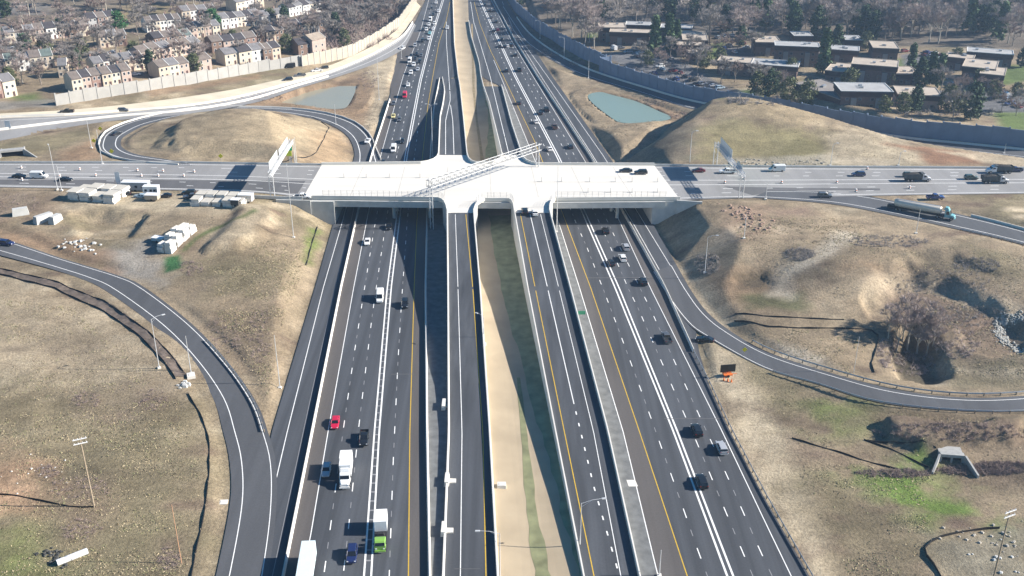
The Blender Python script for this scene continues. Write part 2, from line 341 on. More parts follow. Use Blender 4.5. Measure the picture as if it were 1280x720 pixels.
def carve(A, B, slope=.5, sh=1.2, drop=.16):
    global GZ
    C = (A+B)/2; hw = np.linalg.norm((A-B)[:, :2], axis=1)/2
    lo = C[:, :2].min(0)-45; hi = C[:, :2].max(0)+45
    m = (GX > lo[0]) & (GX < hi[0]) & (GY > lo[1]) & (GY < hi[1])
    x = GX[m]; y = GY[m]; best = np.full(x.shape, 1e9); bz = np.zeros_like(best)
    for i in range(len(C)-1):
        p = C[i]; q = C[i+1]; d = q-p; L2 = d[0]**2+d[1]**2+1e-9
        t = ((x-p[0])*d[0]+(y-p[1])*d[1])/L2
        over = np.abs(t-np.clip(t, 0, 1))*math.sqrt(L2)
        t = np.clip(t, 0, 1)
        dd = np.hypot(x-p[0]-t*d[0], y-p[1]-t*d[1])-(hw[i]*(1-t)+hw[i+1]*t)
        k = dd < best; best[k] = dd[k]; bz[k] = (p[2]+t*d[2])[k]
    ROADM[m] |= best < 1.6; z = GZ[m]; e = np.maximum(best-sh, 0)*slope
    z = np.clip(z, bz-drop-e, bz-drop+e); GZ[m] = z
for k in ('tanstrip', 'collector', 'wallramp', 'crossleft', 'crossright', 'onramp', 'farloop', 'loop', 'exit'):
    A, B = ROADS[k]
    if k == 'crossleft': A, B = A[:-5], B[:-5]
    if k == 'crossright': A, B = A[5:], B[5:]
    carve(A, B, .62 if k.startswith('cross') else .85 if k == 'wallramp' else .45)
# the motorway corridor is level
cy = np.linspace(800, -40, 160); cl = np.array([P(EL(y), y) for y in cy]); cr_ = np.array([P(ER(y), y) for y in cy])
XL = np.interp(GY, cl[:, 1], cl[:, 0]); XR = np.interp(GY, cr_[:, 1], cr_[:, 0])
dd = np.maximum(XL-GX, GX-XR); dn = np.maximum(dd-1.2, 0)
n_l = lambda y: RL_r(y) if y > 265 else (float(np.interp(y, [196, 265], [584, 592])) if y > 196 else FL_r(y))
n_r = lambda y: RR_l(y) if y > 265 else (float(np.interp(y, [196, 265], [628, 643])) if y > 196 else FR_l(y))
inm = (GX > np.interp(GY, cl[:, 1], [P(n_l(y), y)[0] for y in cy])-.8) & (GX < np.interp(GY, cl[:, 1], [P(n_r(y), y)[0] for y in cy])+.8) & (GY < 840) & (GY > 130)
yfade = np.clip((GY-760)/300, 0, 1)
zc_ = np.clip(GZ, -.2-.55*dn, -.2+.62*dn)
GZ = zc_*(1-yfade)+GZ*yfade
GZ[inm] = -1.1; ROADM |= dd < 2
def smooth_closed(pts, n=6):
    q = []; pts = [np.array(p) for p in pts]
    for i in range(len(pts)):
        a, b_ = pts[i], pts[(i+1) % len(pts)]; pr = pts[i-1]; nx_ = pts[(i+2) % len(pts)]
        for t in np.linspace(0, 1, n+1)[:-1]: q.append(.5*((2*a)+(-pr+b_)*t+(2*pr-5*a+4*b_-nx_)*t*t+(-pr+3*a-3*b_+nx_)*t**3))
    return q
PONDS = []
for pix, z, lb, rgb in (([(345, 131.5), (366, 121.5), (395, 112), (430, 107), (444, 107), (445, 112), (437, 129), (429, 135.5), (405, 136), (380, 134)], .4, 'grey green pond inside the far left ramps', (.30, .29, .22)),
                        ([(735, 119), (750, 115), (765, 118.5), (795, 126.5), (825, 139.5), (837, 145), (834, 150), (800, 154), (776, 153), (764, 147), (742, 130)], .3, 'teal pond between motorway and blue wall', (.21, .27, .22))):
    pts = smooth_closed([P(x, y, z) for x, y in pix]); PONDS.append((pts, z, lb, rgb))
    d_ = np.full(GX.shape, 1e9); c_ = np.mean(pts, 0); mm = (np.abs(GX-c_[0]) < 70) & (np.abs(GY-c_[1]) < 80)
    X = GX[mm]; Y = GY[mm]; ins = inside(pts, X, Y); dm = np.min([np.hypot(X-p[0], Y-p[1]) for p in pts], axis=0)
    z_ = GZ[mm]; z_ = np.where(ins, np.minimum(z_, z-.15-.12*dm), np.where(dm < 9, np.maximum(z_, z+.05), z_)); out_ = (X > XL[mm]-2) & (X < XR[mm]+2); z_ = np.where(out_ & ~ins, GZ[mm], z_); GZ[mm] = z_
def ground_z(x, y):
    i = int(np.clip(np.searchsorted(xs, x)-1, 0, len(xs)-2)); j = int(np.clip(np.searchsorted(ys, y)-1, 0, len(ys)-2))
    u = (x-xs[i])/(xs[i+1]-xs[i]); v = (y-ys[j])/(ys[j+1]-ys[j])
    return float((GZ[j, i]*(1-u)+GZ[j, i+1]*u)*(1-v)+(GZ[j+1, i]*(1-u)+GZ[j+1, i+1]*u)*v)
def G(px, py):
    """first ground point met by the sight line through a pixel"""
    z = 22.; prev = None
    x, y, _ = P(px, py, z); g = ground_z(x, y)
    while z > -5:
        x, y, _ = P(px, py, z); g = ground_z(x, y)
        if g >= z: break
        z -= .25
    a, b = z, z+.25
    for _ in range(10):
        m = (a+b)/2; x, y, _ = P(px, py, m); g = ground_z(x, y)
        if g >= m: a = m
        else: b = m
    x, y, _ = P(px, py, (a+b)/2); return (x, y, ground_z(x, y))

# ------------------------------------------------------------------ land cover: colour of each patch of ground, the far mound's shade included
C_TAN = (.31, .245, .165); C_PALE = (.45, .375, .265); C_DIRT = (.30, .20, .125); C_BROWN = (.165, .12, .09); C_GREEN = (.125, .165, .045)
C_OLIVE = (.20, .17, .105); C_DARK = (.075, .068, .05); C_WHITE = (.50, .46, .39); C_FOREST = (.17, .145, .12); C_GREY = (.27, .25, .22); C_LAWN = (.115, .17, .05)
CV = np.zeros(GX.shape+(3,)); CV[:] = C_TAN
n1 = fbm(GX, GY, 40, 31); n2 = fbm(GX*1., GY*1.8, 11, 41); n3 = fbm(GX, GY, 3.2, 51, 3)
def mixin(w, c):
    global CV
    w = np.clip(w, 0, 1)[..., None]; CV = CV*(1-w)+np.array(c)*w
mixin((n1-.05)*3, C_OLIVE); mixin((n2-.12)*2.2, C_PALE); mixin((-n2-.22)*2.2, C_BROWN)
mixin(np.where((GY > 560), .75, 0)*np.clip((GY-560)/60, 0, 1), C_FOREST)
def paint(pix, c, soft=3., k=1., rag=1.0, world=None):
    pts = np.array([G(x, y)[:2] for x, y in pix]) if world is None else np.array(world)
    lo = pts.min(0)-soft*3; hi = pts.max(0)+soft*3
    j0, j1 = np.searchsorted(ys, [lo[1], hi[1]]); i0, i1 = np.searchsorted(xs, [lo[0], hi[0]])
    if j1 <= j0 or i1 <= i0: return
    X = GX[j0:j1, i0:i1]; Y = GY[j0:j1, i0:i1]
    best = np.full(X.shape, 1e9); ins = np.zeros(X.shape, bool)
    for a in range(len(pts)):
        p = pts[a]; q = pts[(a+1) % len(pts)]; d = q-p
        t = np.clip(((X-p[0])*d[0]+(Y-p[1])*d[1])/(d@d+1e-9), 0, 1)
        best = np.minimum(best, np.hypot(X-p[0]-t*d[0], Y-p[1]-t*d[1]))
        c1 = (p[1] > Y) != (q[1] > Y); ins ^= c1 & (X < (q[0]-p[0])*(Y-p[1])/(q[1]-p[1]+1e-12)+p[0])
    sd = np.where(ins, best, -best)+(n2[j0:j1, i0:i1]*1.6+n3[j0:j1, i0:i1])*soft*rag
    w = (np.clip(sd/soft*.5+.5, 0, 1)*k)[..., None]
    CV[j0:j1, i0:i1] = CV[j0:j1, i0:i1]*(1-w)+np.array(c)*w
def line_paint(pix, width, c, soft=1., k=1.):
    pts = [np.array(G(x, y)[:2]) for x, y in pix]; L = []; R_ = []
    for i, p in enumerate(pts):
        t = pts[min(i+1, len(pts)-1)]-pts[max(i-1, 0)]; t = t/(np.linalg.norm(t)+1e-9); nrm = np.array((-t[1], t[0]))
        L.append(p+nrm*width/2); R_.append(p-nrm*width/2)
    paint(None, c, soft, k, .5, world=L+R_[::-1])
# near left infield
paint([(-80, 480), (0, 470), (120, 480), (220, 520), (262, 560), (250, 640), (230, 740), (-80, 740)], C_OLIVE, 8, .7)
paint([(-80, 350), (40, 365), (130, 400), (190, 450), (170, 490), (60, 480), (-80, 470)], C_PALE, 8, .55)
paint([(-60, 650), (60, 660), (70, 740), (-60, 740)], C_GREEN, 7, .6)
paint([(-60, 560), (40, 575), (62, 610), (40, 640), (-60, 650)], (.42, .28, .18), 4, .95)
paint([(60, 600), (130, 600), (140, 640), (100, 660), (60, 640)], C_BROWN, 4, .6)
paint([(75, 645), (125, 640), (130, 685), (70, 690)], C_BROWN, 3, .7)
paint([(95, 490), (130, 495), (130, 520), (95, 510)], C_BROWN, 4, .5)
paint([(165, 480), (210, 485), (210, 520), (170, 515)], C_BROWN, 5, .5)
paint([(195, 680), (230, 680), (230, 720), (195, 720)], C_BROWN, 4, .6)
paint([(210, 640), (60, 665), (130, 735), (215, 720)], C_OLIVE, 5, .6)
# left wedge between loop and motorway
paint([(190, 345), (250, 300), (330, 300), (395, 300), (390, 370), (350, 440), (335, 520), (300, 460), (240, 390)], C_TAN, 6, .8)
paint([(235, 330), (300, 310), (350, 330), (320, 370), (270, 370)], C_OLIVE, 5, .8)
paint([(262, 290), (300, 262), (345, 262), (330, 285), (285, 310), (262, 308)], C_PALE, 3, .9)
paint([(310, 400), (345, 380), (340, 440), (325, 460)], C_BROWN, 4, .4)
paint([(385, 285), (400, 288), (390, 330), (380, 328)], C_GREEN, 1.5, .9)
paint([(260, 390), (300, 385), (320, 420), (300, 450), (275, 430)], C_BROWN, 5, .45)
# construction yard
paint([(75, 240), (310, 240), (318, 262), (250, 268), (75, 262)], C_PALE, 3, .8)
paint([(80, 270), (130, 258), (180, 272), (160, 290), (100, 292), (78, 288)], C_OLIVE, 3, .8)
paint([(120, 265), (260, 265), (250, 290), (180, 300), (130, 295)], C_TAN, 5, .8)
paint([(130, 315), (190, 300), (200, 330), (190, 355), (150, 345), (135, 330)], C_GREY, 4, .9)
paint([(0, 280), (80, 300), (130, 315), (140, 340), (60, 318), (-40, 290)], C_DIRT, 3, .8)
paint([(100, 320), (140, 325), (150, 345), (110, 335)], C_BROWN, 2, .6)
paint([(-40, 240), (75, 242), (70, 268), (30, 275), (-40, 270)], C_BROWN, 4, .6)
paint([(206, 322), (225, 318), (226, 335), (206, 341)], (.05, .13, .05), .8, 1, .3)
line_paint([(320, 262), (300, 272), (270, 285), (245, 298), (228, 315)], 2.2, (.10, .13, .05), .8, .9)
line_paint([(85, 292), (140, 290), (180, 280)], 3, C_PALE, 1.5, .8)
paint([(60, 420), (120, 430), (110, 450), (60, 440)], C_BROWN, 5, .3)
# far left loop
paint([(180, 182), (230, 150), (320, 140), (400, 150), (436, 172), (430, 206), (260, 202)], (.40, .32, .21), 3, .9)
paint([(390, 170), (420, 160), (440, 180), (432, 205), (380, 205)], (.36, .25, .15), 3, .7)
paint([(168, 172), (200, 160), (230, 155), (210, 172), (180, 186)], C_OLIVE, 2.5, .5)
paint([(20, 175), (110, 160), (120, 172), (70, 190), (0, 200), (-40, 190)], C_OLIVE, 3, .9)
paint([(75, 190), (120, 175), (126, 200), (70, 204)], C_DIRT, 3, .8)
paint([(290, 135), (360, 112), (450, 92), (470, 110), (460, 170), (440, 150), (400, 138)], C_DIRT, 4, .7)
paint([(300, 130), (370, 112), (440, 100), (420, 108), (350, 125)], C_BROWN, 4, .6)
paint([(455, 80), (500, 72), (490, 100), (465, 180), (452, 170), (470, 110)], C_PALE, 2, .8)
paint([(180, 112), (250, 105), (325, 92), (325, 98), (260, 109), (190, 120)], C_DIRT, 1.5, .7)
paint([(150, 24), (190, 18), (200, 30), (170, 35)], C_PALE, 5, .6)
paint([(105, 25), (180, 5), (260, 6), (250, 16), (200, 20), (150, 30)], (.33, .27, .15), 8, .7)
paint([(14, 120), (50, 115), (55, 128), (14, 128)], C_LAWN, 3, .8)
paint([(-20, 128), (70, 124), (75, 134), (-20, 138)], C_GREY, 2, .8)
# far right
paint([(690, 85), (730, 110), (850, 130), (870, 140), (800, 195), (765, 200), (730, 160)], C_TAN, 3, .8)
paint([(740, 112), (830, 130), (850, 145), (835, 152), (790, 122)], C_DIRT, 3, .8)
paint([(880, 122), (930, 121), (1000, 135), (1080, 155), (1000, 160), (900, 145)], (.36, .285, .18), 4, .9)
paint([(870, 160), (900, 148), (1000, 160), (1030, 175), (1040, 203), (870, 200)], (.225, .20, .10), 4, .7)
paint([(900, 196), (1040, 194), (1160, 205), (900, 207)], (.40, .36, .30), 2, .6)
paint([(1030, 170), (1100, 165), (1150, 190), (1160, 207), (1050, 205)], C_PALE, 3, .7)
paint([(1110, 180), (1180, 186), (1240, 196), (1230, 206), (1160, 206), (1150, 190)], (.23, .13, .08), 2.5, .9)
paint([(1180, 190), (1300, 200), (1300, 208), (1240, 206)], C_PALE, 2, .8)
paint([(870, 150), (860, 205), (780, 205), (800, 190)], (.15, .13, .10), 2, .6)  # shade of the mound's left flank painted into the ground colour
# near right
paint([(880, 262), (1020, 262), (1100, 285), (1180, 300), (1000, 300), (960, 330), (900, 300)], (.37, .29, .195), 5, .9)
paint([(905, 258), (960, 256), (960, 290), (930, 300), (905, 280)], (.34, .24, .17), 3, .8)
paint([(960, 262), (1010, 258), (1020, 268), (970, 272)], (.30, .21, .16), 2, .7)
paint([(1020, 330), (1100, 310), (1180, 330), (1260, 350), (1280, 380), (1180, 360), (1060, 370)], C_TAN, 6, .8)
paint([(1090, 340), (1160, 335), (1230, 365), (1260, 395), (1190, 420), (1110, 390)], C_BROWN, 4, .8)
paint([(1130, 310), (1200, 315), (1250, 340), (1230, 352), (1150, 330)], C_DARK, 4, .55)
paint([(1200, 300), (1260, 320), (1280, 345), (1230, 345)], C_OLIVE, 4, .8)
paint([(1110, 430), (1140, 405), (1185, 460), (1180, 476), (1125, 474)], C_DARK, 2, .85)
paint([(1170, 385), (1300, 385), (1300, 450), (1200, 440)], C_BROWN, 5, .7)
paint([(1190, 450), (1300, 455), (1300, 480), (1200, 480)], C_OLIVE, 4, .8)
paint([(880, 345), (1000, 340), (1000, 380), (940, 392), (890, 370)], C_DIRT, 4, .6)
paint([(925, 368), (1000, 366), (1005, 388), (930, 386)], (.13, .14, .07), 2, .8)
paint([(922, 345), (955, 342), (965, 362), (925, 360)], C_DARK, 2, .7)
paint([(910, 405), (1090, 412), (1100, 465), (1010, 445), (940, 430)], C_TAN, 3, .8)
paint([(960, 425), (1020, 445), (1050, 462), (1000, 460)], C_WHITE, 2, .5)
paint([(850, 340), (880, 350), (925, 410), (900, 405), (875, 380)], C_PALE, 2, .8)
line_paint([(1060, 290), (1040, 310), (1010, 330), (985, 340), (978, 352), (976, 372)], 6, (.50, .43, .33), 2, .95)
line_paint([(905, 300), (925, 285), (950, 280), (985, 290)], 5, (.48, .38, .27), 2.5, .8)
line_paint([(1075, 372), (1110, 352), (1160, 352), (1230, 378), (1275, 395)], 5, (.40, .33, .235), 2, .8)
line_paint([(1170, 455), (1190, 462), (1230, 466), (1300, 466)], 3, C_PALE, 1.5, .8)
line_paint([(940, 455), (960, 500), (1000, 580), (1060, 700)], 3, C_BROWN, 2, .5)
paint([(1040, 330), (1090, 325), (1100, 335), (1050, 342)], C_DIRT, 3, .4)
# lower right
paint([(880, 430), (930, 440), (960, 500), (1010, 600), (1060, 740), (1015, 740), (960, 620), (905, 500)], C_PALE, 3, .95)
paint([(930, 445), (1010, 480), (1000, 540), (960, 520)], C_OLIVE, 4, .8)
paint([(960, 470), (1100, 500), (1200, 518), (1300, 520), (1300, 545), (1100, 535), (1000, 520)], C_OLIVE, 4, .8)
paint([(1010, 505), (1080, 510), (1090, 535), (1050, 548), (1015, 530)], C_GREEN, 5, .8)
paint([(1090, 520), (1290, 528), (1290, 568), (1200, 560), (1100, 548)], C_BROWN, 4, .8)
paint([(1100, 550), (1180, 560), (1175, 585), (1110, 575)], C_DARK, 3, .5)
paint([(990, 548), (1100, 590), (1180, 600), (1300, 590), (1300, 606), (1180, 610), (1080, 600)], C_BROWN, 2.5, .8)
paint([(1065, 600), (1110, 594), (1200, 608), (1240, 640), (1230, 658), (1180, 660), (1120, 640)], (.14, .215, .05), 5, .95, 1.8)
paint([(1180, 605), (1300, 605), (1300, 650), (1240, 640)], C_TAN, 4, .8)
paint([(985, 570), (1060, 600), (1120, 650), (1160, 680), (1150, 740), (1060, 740)], C_OLIVE, 5, .85)
paint([(1050, 640), (1150, 660), (1150, 720), (1060, 720)], C_BROWN, 7, .45)
paint([(1160, 672), (1250, 662), (1300, 660), (1300, 740), (1200, 740), (1165, 700)], (.24, .215, .16), 3, .85)
# suburbs: lawns, lots
paint([(640, -30), (1340, -30), (1340, 64), (1270, 62), (1190, 58), (1130, 56), (940, 42), (890, 44), (830, 30), (760, 28), (700, 40)], C_FOREST, 5, .9)
paint([(400, 66), (440, 60), (505, 20), (510, -20), (380, -20), (370, 30)], C_FOREST, 5, .9)
for q in ([(1228, 84), (1290, 80), (1290, 100), (1250, 108), (1236, 100)], [(1240, 140), (1290, 138), (1290, 165), (1250, 160)], [(893, 116), (950, 112), (955, 122), (900, 124)],
          [(1005, 104), (1030, 102), (1030, 115), (1008, 114)], [(890, 55), (905, 52), (900, 72), (885, 76)], [(735, 40), (748, 40), (746, 48), (732, 48)], [(1118, 74), (1135, 72), (1132, 84), (1118, 84)]):
    paint(q, C_LAWN, 2, .9, .4)
for q in ([(745, 68), (830, 62), (900, 105), (940, 118), (850, 112), (790, 88)], [(905, 60), (945, 58), (945, 80), (893, 80)], [(1125, 68), (1185, 66), (1190, 82), (1130, 82)],
          [(1150, 112), (1250, 112), (1290, 120), (1290, 140), (1220, 140)]):
    paint(q, (.16, .16, .165), 1.5, .95, .3)
paint([(-20, 56), (50, 60), (180, 68), (250, 60), (250, 66), (180, 74), (60, 66), (-20, 64)], (.17, .17, .18), 1.5, .8, .3)
paint([(110, 98), (180, 88), (182, 94), (112, 103)], (.17, .17, .18), 1.5, .8, .3)
paint([(-20, 5), (60, 2), (65, 18), (-20, 22)], (.2, .2, .2), 6, .6)
n5 = fbm(GX, GY*1.5, 17, 91, 5); mixin((n5-.18)*2.2, C_BROWN) if False else None
CV *= .86*(1+.22*n3+.18*n1+.34*n5)[..., None]; CV = np.clip(CV, .012, .8)

def terrain_mesh():
    ny, nx = GX.shape; me = bpy.data.meshes.new('ground')
    v = np.stack([GX, GY, GZ], -1).reshape(-1, 3)
    idx = np.arange(ny*nx).reshape(ny, nx)
    q = np.stack([idx[:-1, :-1], idx[:-1, 1:], idx[1:, 1:], idx[1:, :-1]], -1).reshape(-1, 4)
    me.vertices.add(len(v)); me.vertices.foreach_set('co', v.ravel())
    me.loops.add(q.size); me.loops.foreach_set('vertex_index', q.ravel())
    me.polygons.add(len(q)); me.polygons.foreach_set('loop_start', np.arange(0, q.size, 4)); me.polygons.foreach_set('loop_total', np.full(len(q), 4))
    me.polygons.foreach_set('use_smooth', np.ones(len(q), bool)); me.update(calc_edges=True)
    a = me.color_attributes.new('cover', 'FLOAT_COLOR', 'POINT')
    a.data.foreach_set('color', np.concatenate([CV.reshape(-1, 3), np.ones((ny*nx, 1))], 1).ravel())
    m = bpy.data.materials.new('ground cover'); m.use_nodes = True; n = m.node_tree.nodes; l = m.node_tree.links; b = n['Principled BSDF']
    b.inputs['Roughness'].default_value = .95; b.inputs['Specular IOR Level'].default_value = .1
    at = n.new('ShaderNodeAttribute'); at.attribute_name = 'cover'; tc = n.new('ShaderNodeTexCoord')
    def noise(sc, st, det, lo, hi):
        mp = n.new('ShaderNodeMapping'); mp.inputs['Scale'].default_value = st
        no = n.new('ShaderNodeTexNoise'); no.inputs['Scale'].default_value = sc; no.inputs['Detail'].default_value = det; no.inputs['Roughness'].default_value = .72
        l.new(tc.outputs['Object'], mp.inputs['Vector']); l.new(mp.outputs['Vector'], no.inputs['Vector'])
        mr = n.new('ShaderNodeMapRange'); mr.inputs['From Min'].default_value = .3; mr.inputs['From Max'].default_value = .7; mr.inputs['To Min'].default_value = lo; mr.inputs['To Max'].default_value = hi
        l.new(no.outputs['Fac'], mr.inputs['Value']); return mr.outputs['Result'], no.outputs['Fac']
    a1, f1 = noise(1.5, (1, 1, 1), 8, .62, 1.36); a2, f2 = noise(.13, (1, 1.6, 1), 6, .74, 1.24)
    mu = n.new('ShaderNodeMath'); mu.operation = 'MULTIPLY'; l.new(a1, mu.inputs[0]); l.new(a2, mu.inputs[1])
    mx = n.new('ShaderNodeVectorMath'); mx.operation = 'SCALE'; l.new(at.outputs['Color'], mx.inputs[0]); l.new(mu.outputs[0], mx.inputs['Scale'])
    l.new(mx.outputs[0], b.inputs['Base Color'])
    bp = n.new('ShaderNodeBump'); bp.inputs['Strength'].default_value = .7; bp.inputs['Distance'].default_value = .4
    l.new(f1, bp.inputs['Height']); l.new(bp.outputs['Normal'], b.inputs['Normal'])
    me.materials.append(m); return me
o = ob('ground', terrain_mesh()); tag(o, 'dry winter ground of tan and olive grass', 'ground', None, 'structure')

# ------------------------------------------------------------------ road sheets
def strip_rows(mb, la, lb, y0, y1, za=Z0, zb=Z0, dz=0., mi=0):
    ry = rows(y0, y1); vs = []; fs = []
    for y in ry: vs.append(P(la(y), y, za(y))[:2]+(za(y)+dz,)); vs.append(P(lb(y), y, zb(y))[:2]+(zb(y)+dz,))
    for i in range(len(ry)-1): fs.append((2*i, 2*i+2, 2*i+3, 2*i+1))
    mb.add(vs, fs, mi)
def strip_pair(mb, A, B, dz=0.):
    vs = []; fs = []
    for a, b in zip(A, B): vs += [(a[0], a[1], a[2]+dz), (b[0], b[1], b[2]+dz)]
    for i in range(len(A)-1): fs.append((2*i, 2*i+1, 2*i+3, 2*i+2))
    mb.add(vs, fs)
def off(f, d): return lambda y: f(y)+d
c0 = lambda y: RL_l(y) if y > 262 else float(np.interp(y, [196, 262], [548, 559]))
m_left = lambda y: c0(y) if y > 196 else (FL_l(y) if y > 98 else FL_r(y))
d0 = lambda y: RR_r(y) if y > 265 else float(np.interp(y, [196, 265], [653, 687]))
m_right = lambda y: d0(y) if y > 196 else (FR_r(y) if y > 108 else (float(np.interp(y, [96, 108], [FR_l(96), 627])) if y > 96 else FR_l(y)))
b = MB(); strip_rows(b, EL, m_left, -40, 800); struct('motorway_road', b, ASPH, 'dark asphalt carriageway left of the ramps', 'road')
b = MB(); strip_rows(b, m_right, ER, -40, 800); struct('motorway_road', b, ASPH, 'dark asphalt carriageway right of the ramps', 'road')
b = MB()
strip_rows(b, L_b4, L_5, 40, 800, dz=.006); strip_rows(b, Y_R, lambda y: min(D_D(y)-.4, Y_R(y)+2), 60, 800, dz=.006) if False else None
strip_rows(b, W_R, Y_R, 96, 800, dz=.006); strip_rows(b, Y_L, off(B_9, -1), 140, 800, dz=.006)
strip_rows(b, lambda y: E_G(y), lambda y: B_R(y), 30, 438, dz=.006)
struct('road_shoulder', b, SHLD, 'brownish asphalt shoulders', 'road')
b = MB(); strip_rows(b, off(B_9, 0), lambda y: m_left(y), 101, 800, dz=.005)
strip_rows(b, m_right, W_R, 108, 800, dz=.005); struct('gravel_strip', b, GREYST, 'grey strip beside the ramp walls', 'strip')
b = MB(); strip_pair(b, *ROADS['crossleft']); strip_pair(b, *ROADS['crossright']); struct('cross_road', b, OLDA, 'pale weathered asphalt of the crossing road', 'road')
for k, lb in (('loop', 'curving ramp on the near left'), ('exit', 'curving exit ramp on the near right'), ('onramp', 'ramp leaving the crossing road'), ('farloop', 'loop ramp around the far mound'), ('wallramp', 'ramp along the foot of the blue sound wall')):
    b = MB(); strip_pair(b, *ROADS[k], dz=.012); struct('ramp_road', b, RAMPA, lb, 'road')
b = MB(); strip_pair(b, *ROADS['collector'], dz=.012); struct('collector_road', b, OLDA, 'pale collector road on the far left', 'road')
b = MB(); strip_pair(b, *ROADS['tanstrip'], dz=.02); struct('concrete_strip', b, CONCT, 'tan unpaved strip under the pale sound wall', 'strip')
# tan and green median with a shallow swale
MEDM = mat('straw covered median', (.39, .315, .215), .95, var=.12, scale=.12)
MEDG = mat('green median ditch', (.21, .215, .115), .95, var=.3, scale=.3)
def med_z(x, wy, xa, xb): t = min(max((x-xa)/(xb-xa), 0), 1); return .06-.5*math.sin(math.pi*t)**1.3*min(1, (xb-xa)/12)
mb = MB(); ry = rows(-40, 800); K = 10; vs = []; fs = []
for y in ry:
    a = P(n_l(y), y); c = P(n_r(y), y)
    for k in range(K+1):
        x = a[0]+(c[0]-a[0])*k/K; vs.append((x, a[1], med_z(x, a[1], a[0], c[0])))
for i in range(len(ry)-1):
    for k in range(K): q = i*(K+1)+k; fs.append((q, q+K+1, q+K+2, q+1))
mb.add(vs, fs); struct('median_ground', mb, MEDM, 'tan straw covered median between the ramps', 'median')
def draped(mb, pts, hw0, hw1):
    f = LN(pts); y0 = pts[0][1]; y1 = pts[-1][1]; vs = []; ry = rows(y0, y1)
    for y in ry:
        a = P(n_l(y), y); c = P(n_r(y), y); p = P(f(y), y); w = np.interp(y, [y0, y1], [hw0, hw1])*RD.uniform(.75, 1.25)
        for k in range(5):
            x = p[0]+w*(k-2)/2; vs.append((x, p[1], med_z(x, p[1], a[0], c[0])+.03))
    mb.add(vs, [(i*5+k, i*5+5+k, i*5+6+k, i*5+1+k) for i in range(len(ry)-1) for k in range(4)])
mb = MB(); draped(mb, [(648, 470), (651, 500), (657, 560), (665, 640), (679, 720), (696, 800)], .4, 1.9)
struct('median_ditch', mb, MEDG, 'green grassy ditch line in the median', 'ditch')
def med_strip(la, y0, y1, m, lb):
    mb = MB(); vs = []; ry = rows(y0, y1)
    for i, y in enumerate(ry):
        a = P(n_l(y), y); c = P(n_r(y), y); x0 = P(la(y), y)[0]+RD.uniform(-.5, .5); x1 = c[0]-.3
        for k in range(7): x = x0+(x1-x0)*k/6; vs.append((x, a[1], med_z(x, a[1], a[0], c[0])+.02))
    mb.add(vs, [(i*7+k, i*7+7+k, i*7+8+k, i*7+1+k) for i in range(len(ry)-1) for k in range(6)]); struct('median_shade_grass', mb, m, lb, 'grass')
MEDSH = mat('shade tinted olive grass', (.24, .255, .15), .95, var=.25, scale=.35)  # olive imitates the green cast of the ramp shadows on the median
med_strip(LN([(612, 268), (626, 360), (650, 450), (682, 560), (723, 720), (741, 800)]), 268, 800, MEDSH, 'shade tinted olive grass along the left foot of the near right ramp')
med_strip(LN([(606, 196), (612, 160), (607, 125)]), 125, 196, MEDSH, 'shade tinted olive grass along the left foot of the far right ramp')
mb = MB(); draped(mb, [(590, 30), (592, 110), (596, 150), (603, 200)], .5, .6)
struct('median_ditch', mb, mat('brown ditch', (.24, .19, .11), .95, var=.2, scale=.4), 'brown ditch line in the far median', 'ditch')
# ------------------------------------------------------------------ elevated ramps: road deck + retaining walls with parapets
def ramp_deck(label, la, lb, y0, y1, zf):
    mb = MB(); ry = rows(y0, y1); rings = []
    for y in ry:
        a = P(la(y), y, zf(y)); c = P(lb(y), y, zf(y)); z = zf(y)
        rings.append([(a[0]+.25, a[1], z), (c[0]-.25, c[1], z), (c[0]-.25, c[1], -.7), (a[0]+.25, a[1], -.7)])
    mb.loft(rings); o = struct('ramp_road', mb, ASPH, label, 'road')
def ramp_wall(label, l, y0, y1, zf, side, h=.95):
    mb = MB(); ry = rows(y0, y1); rings = []
    for y in ry:
        p = P(l(y), y, zf(y)); z = zf(y)
        rings.append([(p[0]-.26, p[1], -.8), (p[0]+.26, p[1], -.8), (p[0]+.24, p[1], z+.1), (p[0]+.14, p[1], z+h), (p[0]-.14, p[1], z+h), (p[0]-.24, p[1], z+.1)])
    mb.loft(rings); o = ob('retaining_wall', mb.mesh('retaining_wall', CONC)); tag(o, label, 'retaining wall', 'ramp retaining walls')
ramp_deck('centre left ramp sloping down from the bridge towards the camera', RL_l, RL_r, 266, 800, ZL)
ramp_deck('centre right ramp sloping down from the bridge towards the camera', RR_l, RR_r, 266, 800, ZR)
ramp_deck('far left ramp climbing to the bridge from behind', FL_l, FL_r, 98, 194, ZFL)
ramp_deck('far right ramp climbing to the bridge from behind', FR_l, FR_r, 108, 194, ZFR)
ramp_wall('white parapet wall on the left edge of the near left ramp', RL_l, 264, 800, ZL, -1)
ramp_wall('white parapet wall between near left ramp and tan median', RL_r, 264, 800, ZL, 1)
ramp_wall('white parapet wall between green shaded median and near right ramp', RR_l, 264, 800, ZR, -1)
ramp_wall('white parapet wall on the right edge of the near right ramp', RR_r, 264, 800, ZR, 1)
ramp_wall('white curving wall on the left of the far left ramp beyond the bridge', FL_l, 98, 196, ZFL, -1)
ramp_wall('white wall between far left ramp and tan median beyond the bridge', FL_r, -30, 196, lambda y: ZFL(max(y, 98)), 1)
ramp_wall('white curving wall between tan median and far right ramp beyond the bridge', FR_l, 27, 196, lambda y: ZFR(max(y, 96)), -1)
ramp_wall('white wall on the right of the far right ramp beyond the bridge', FR_r, 108, 196, ZFR, 1)
JERSEY = [(-.3, 0), (.3, 0), (.27, .12), (.12, .35), (.08, .95), (-.08, .95), (-.12, .35), (-.27, .12)]
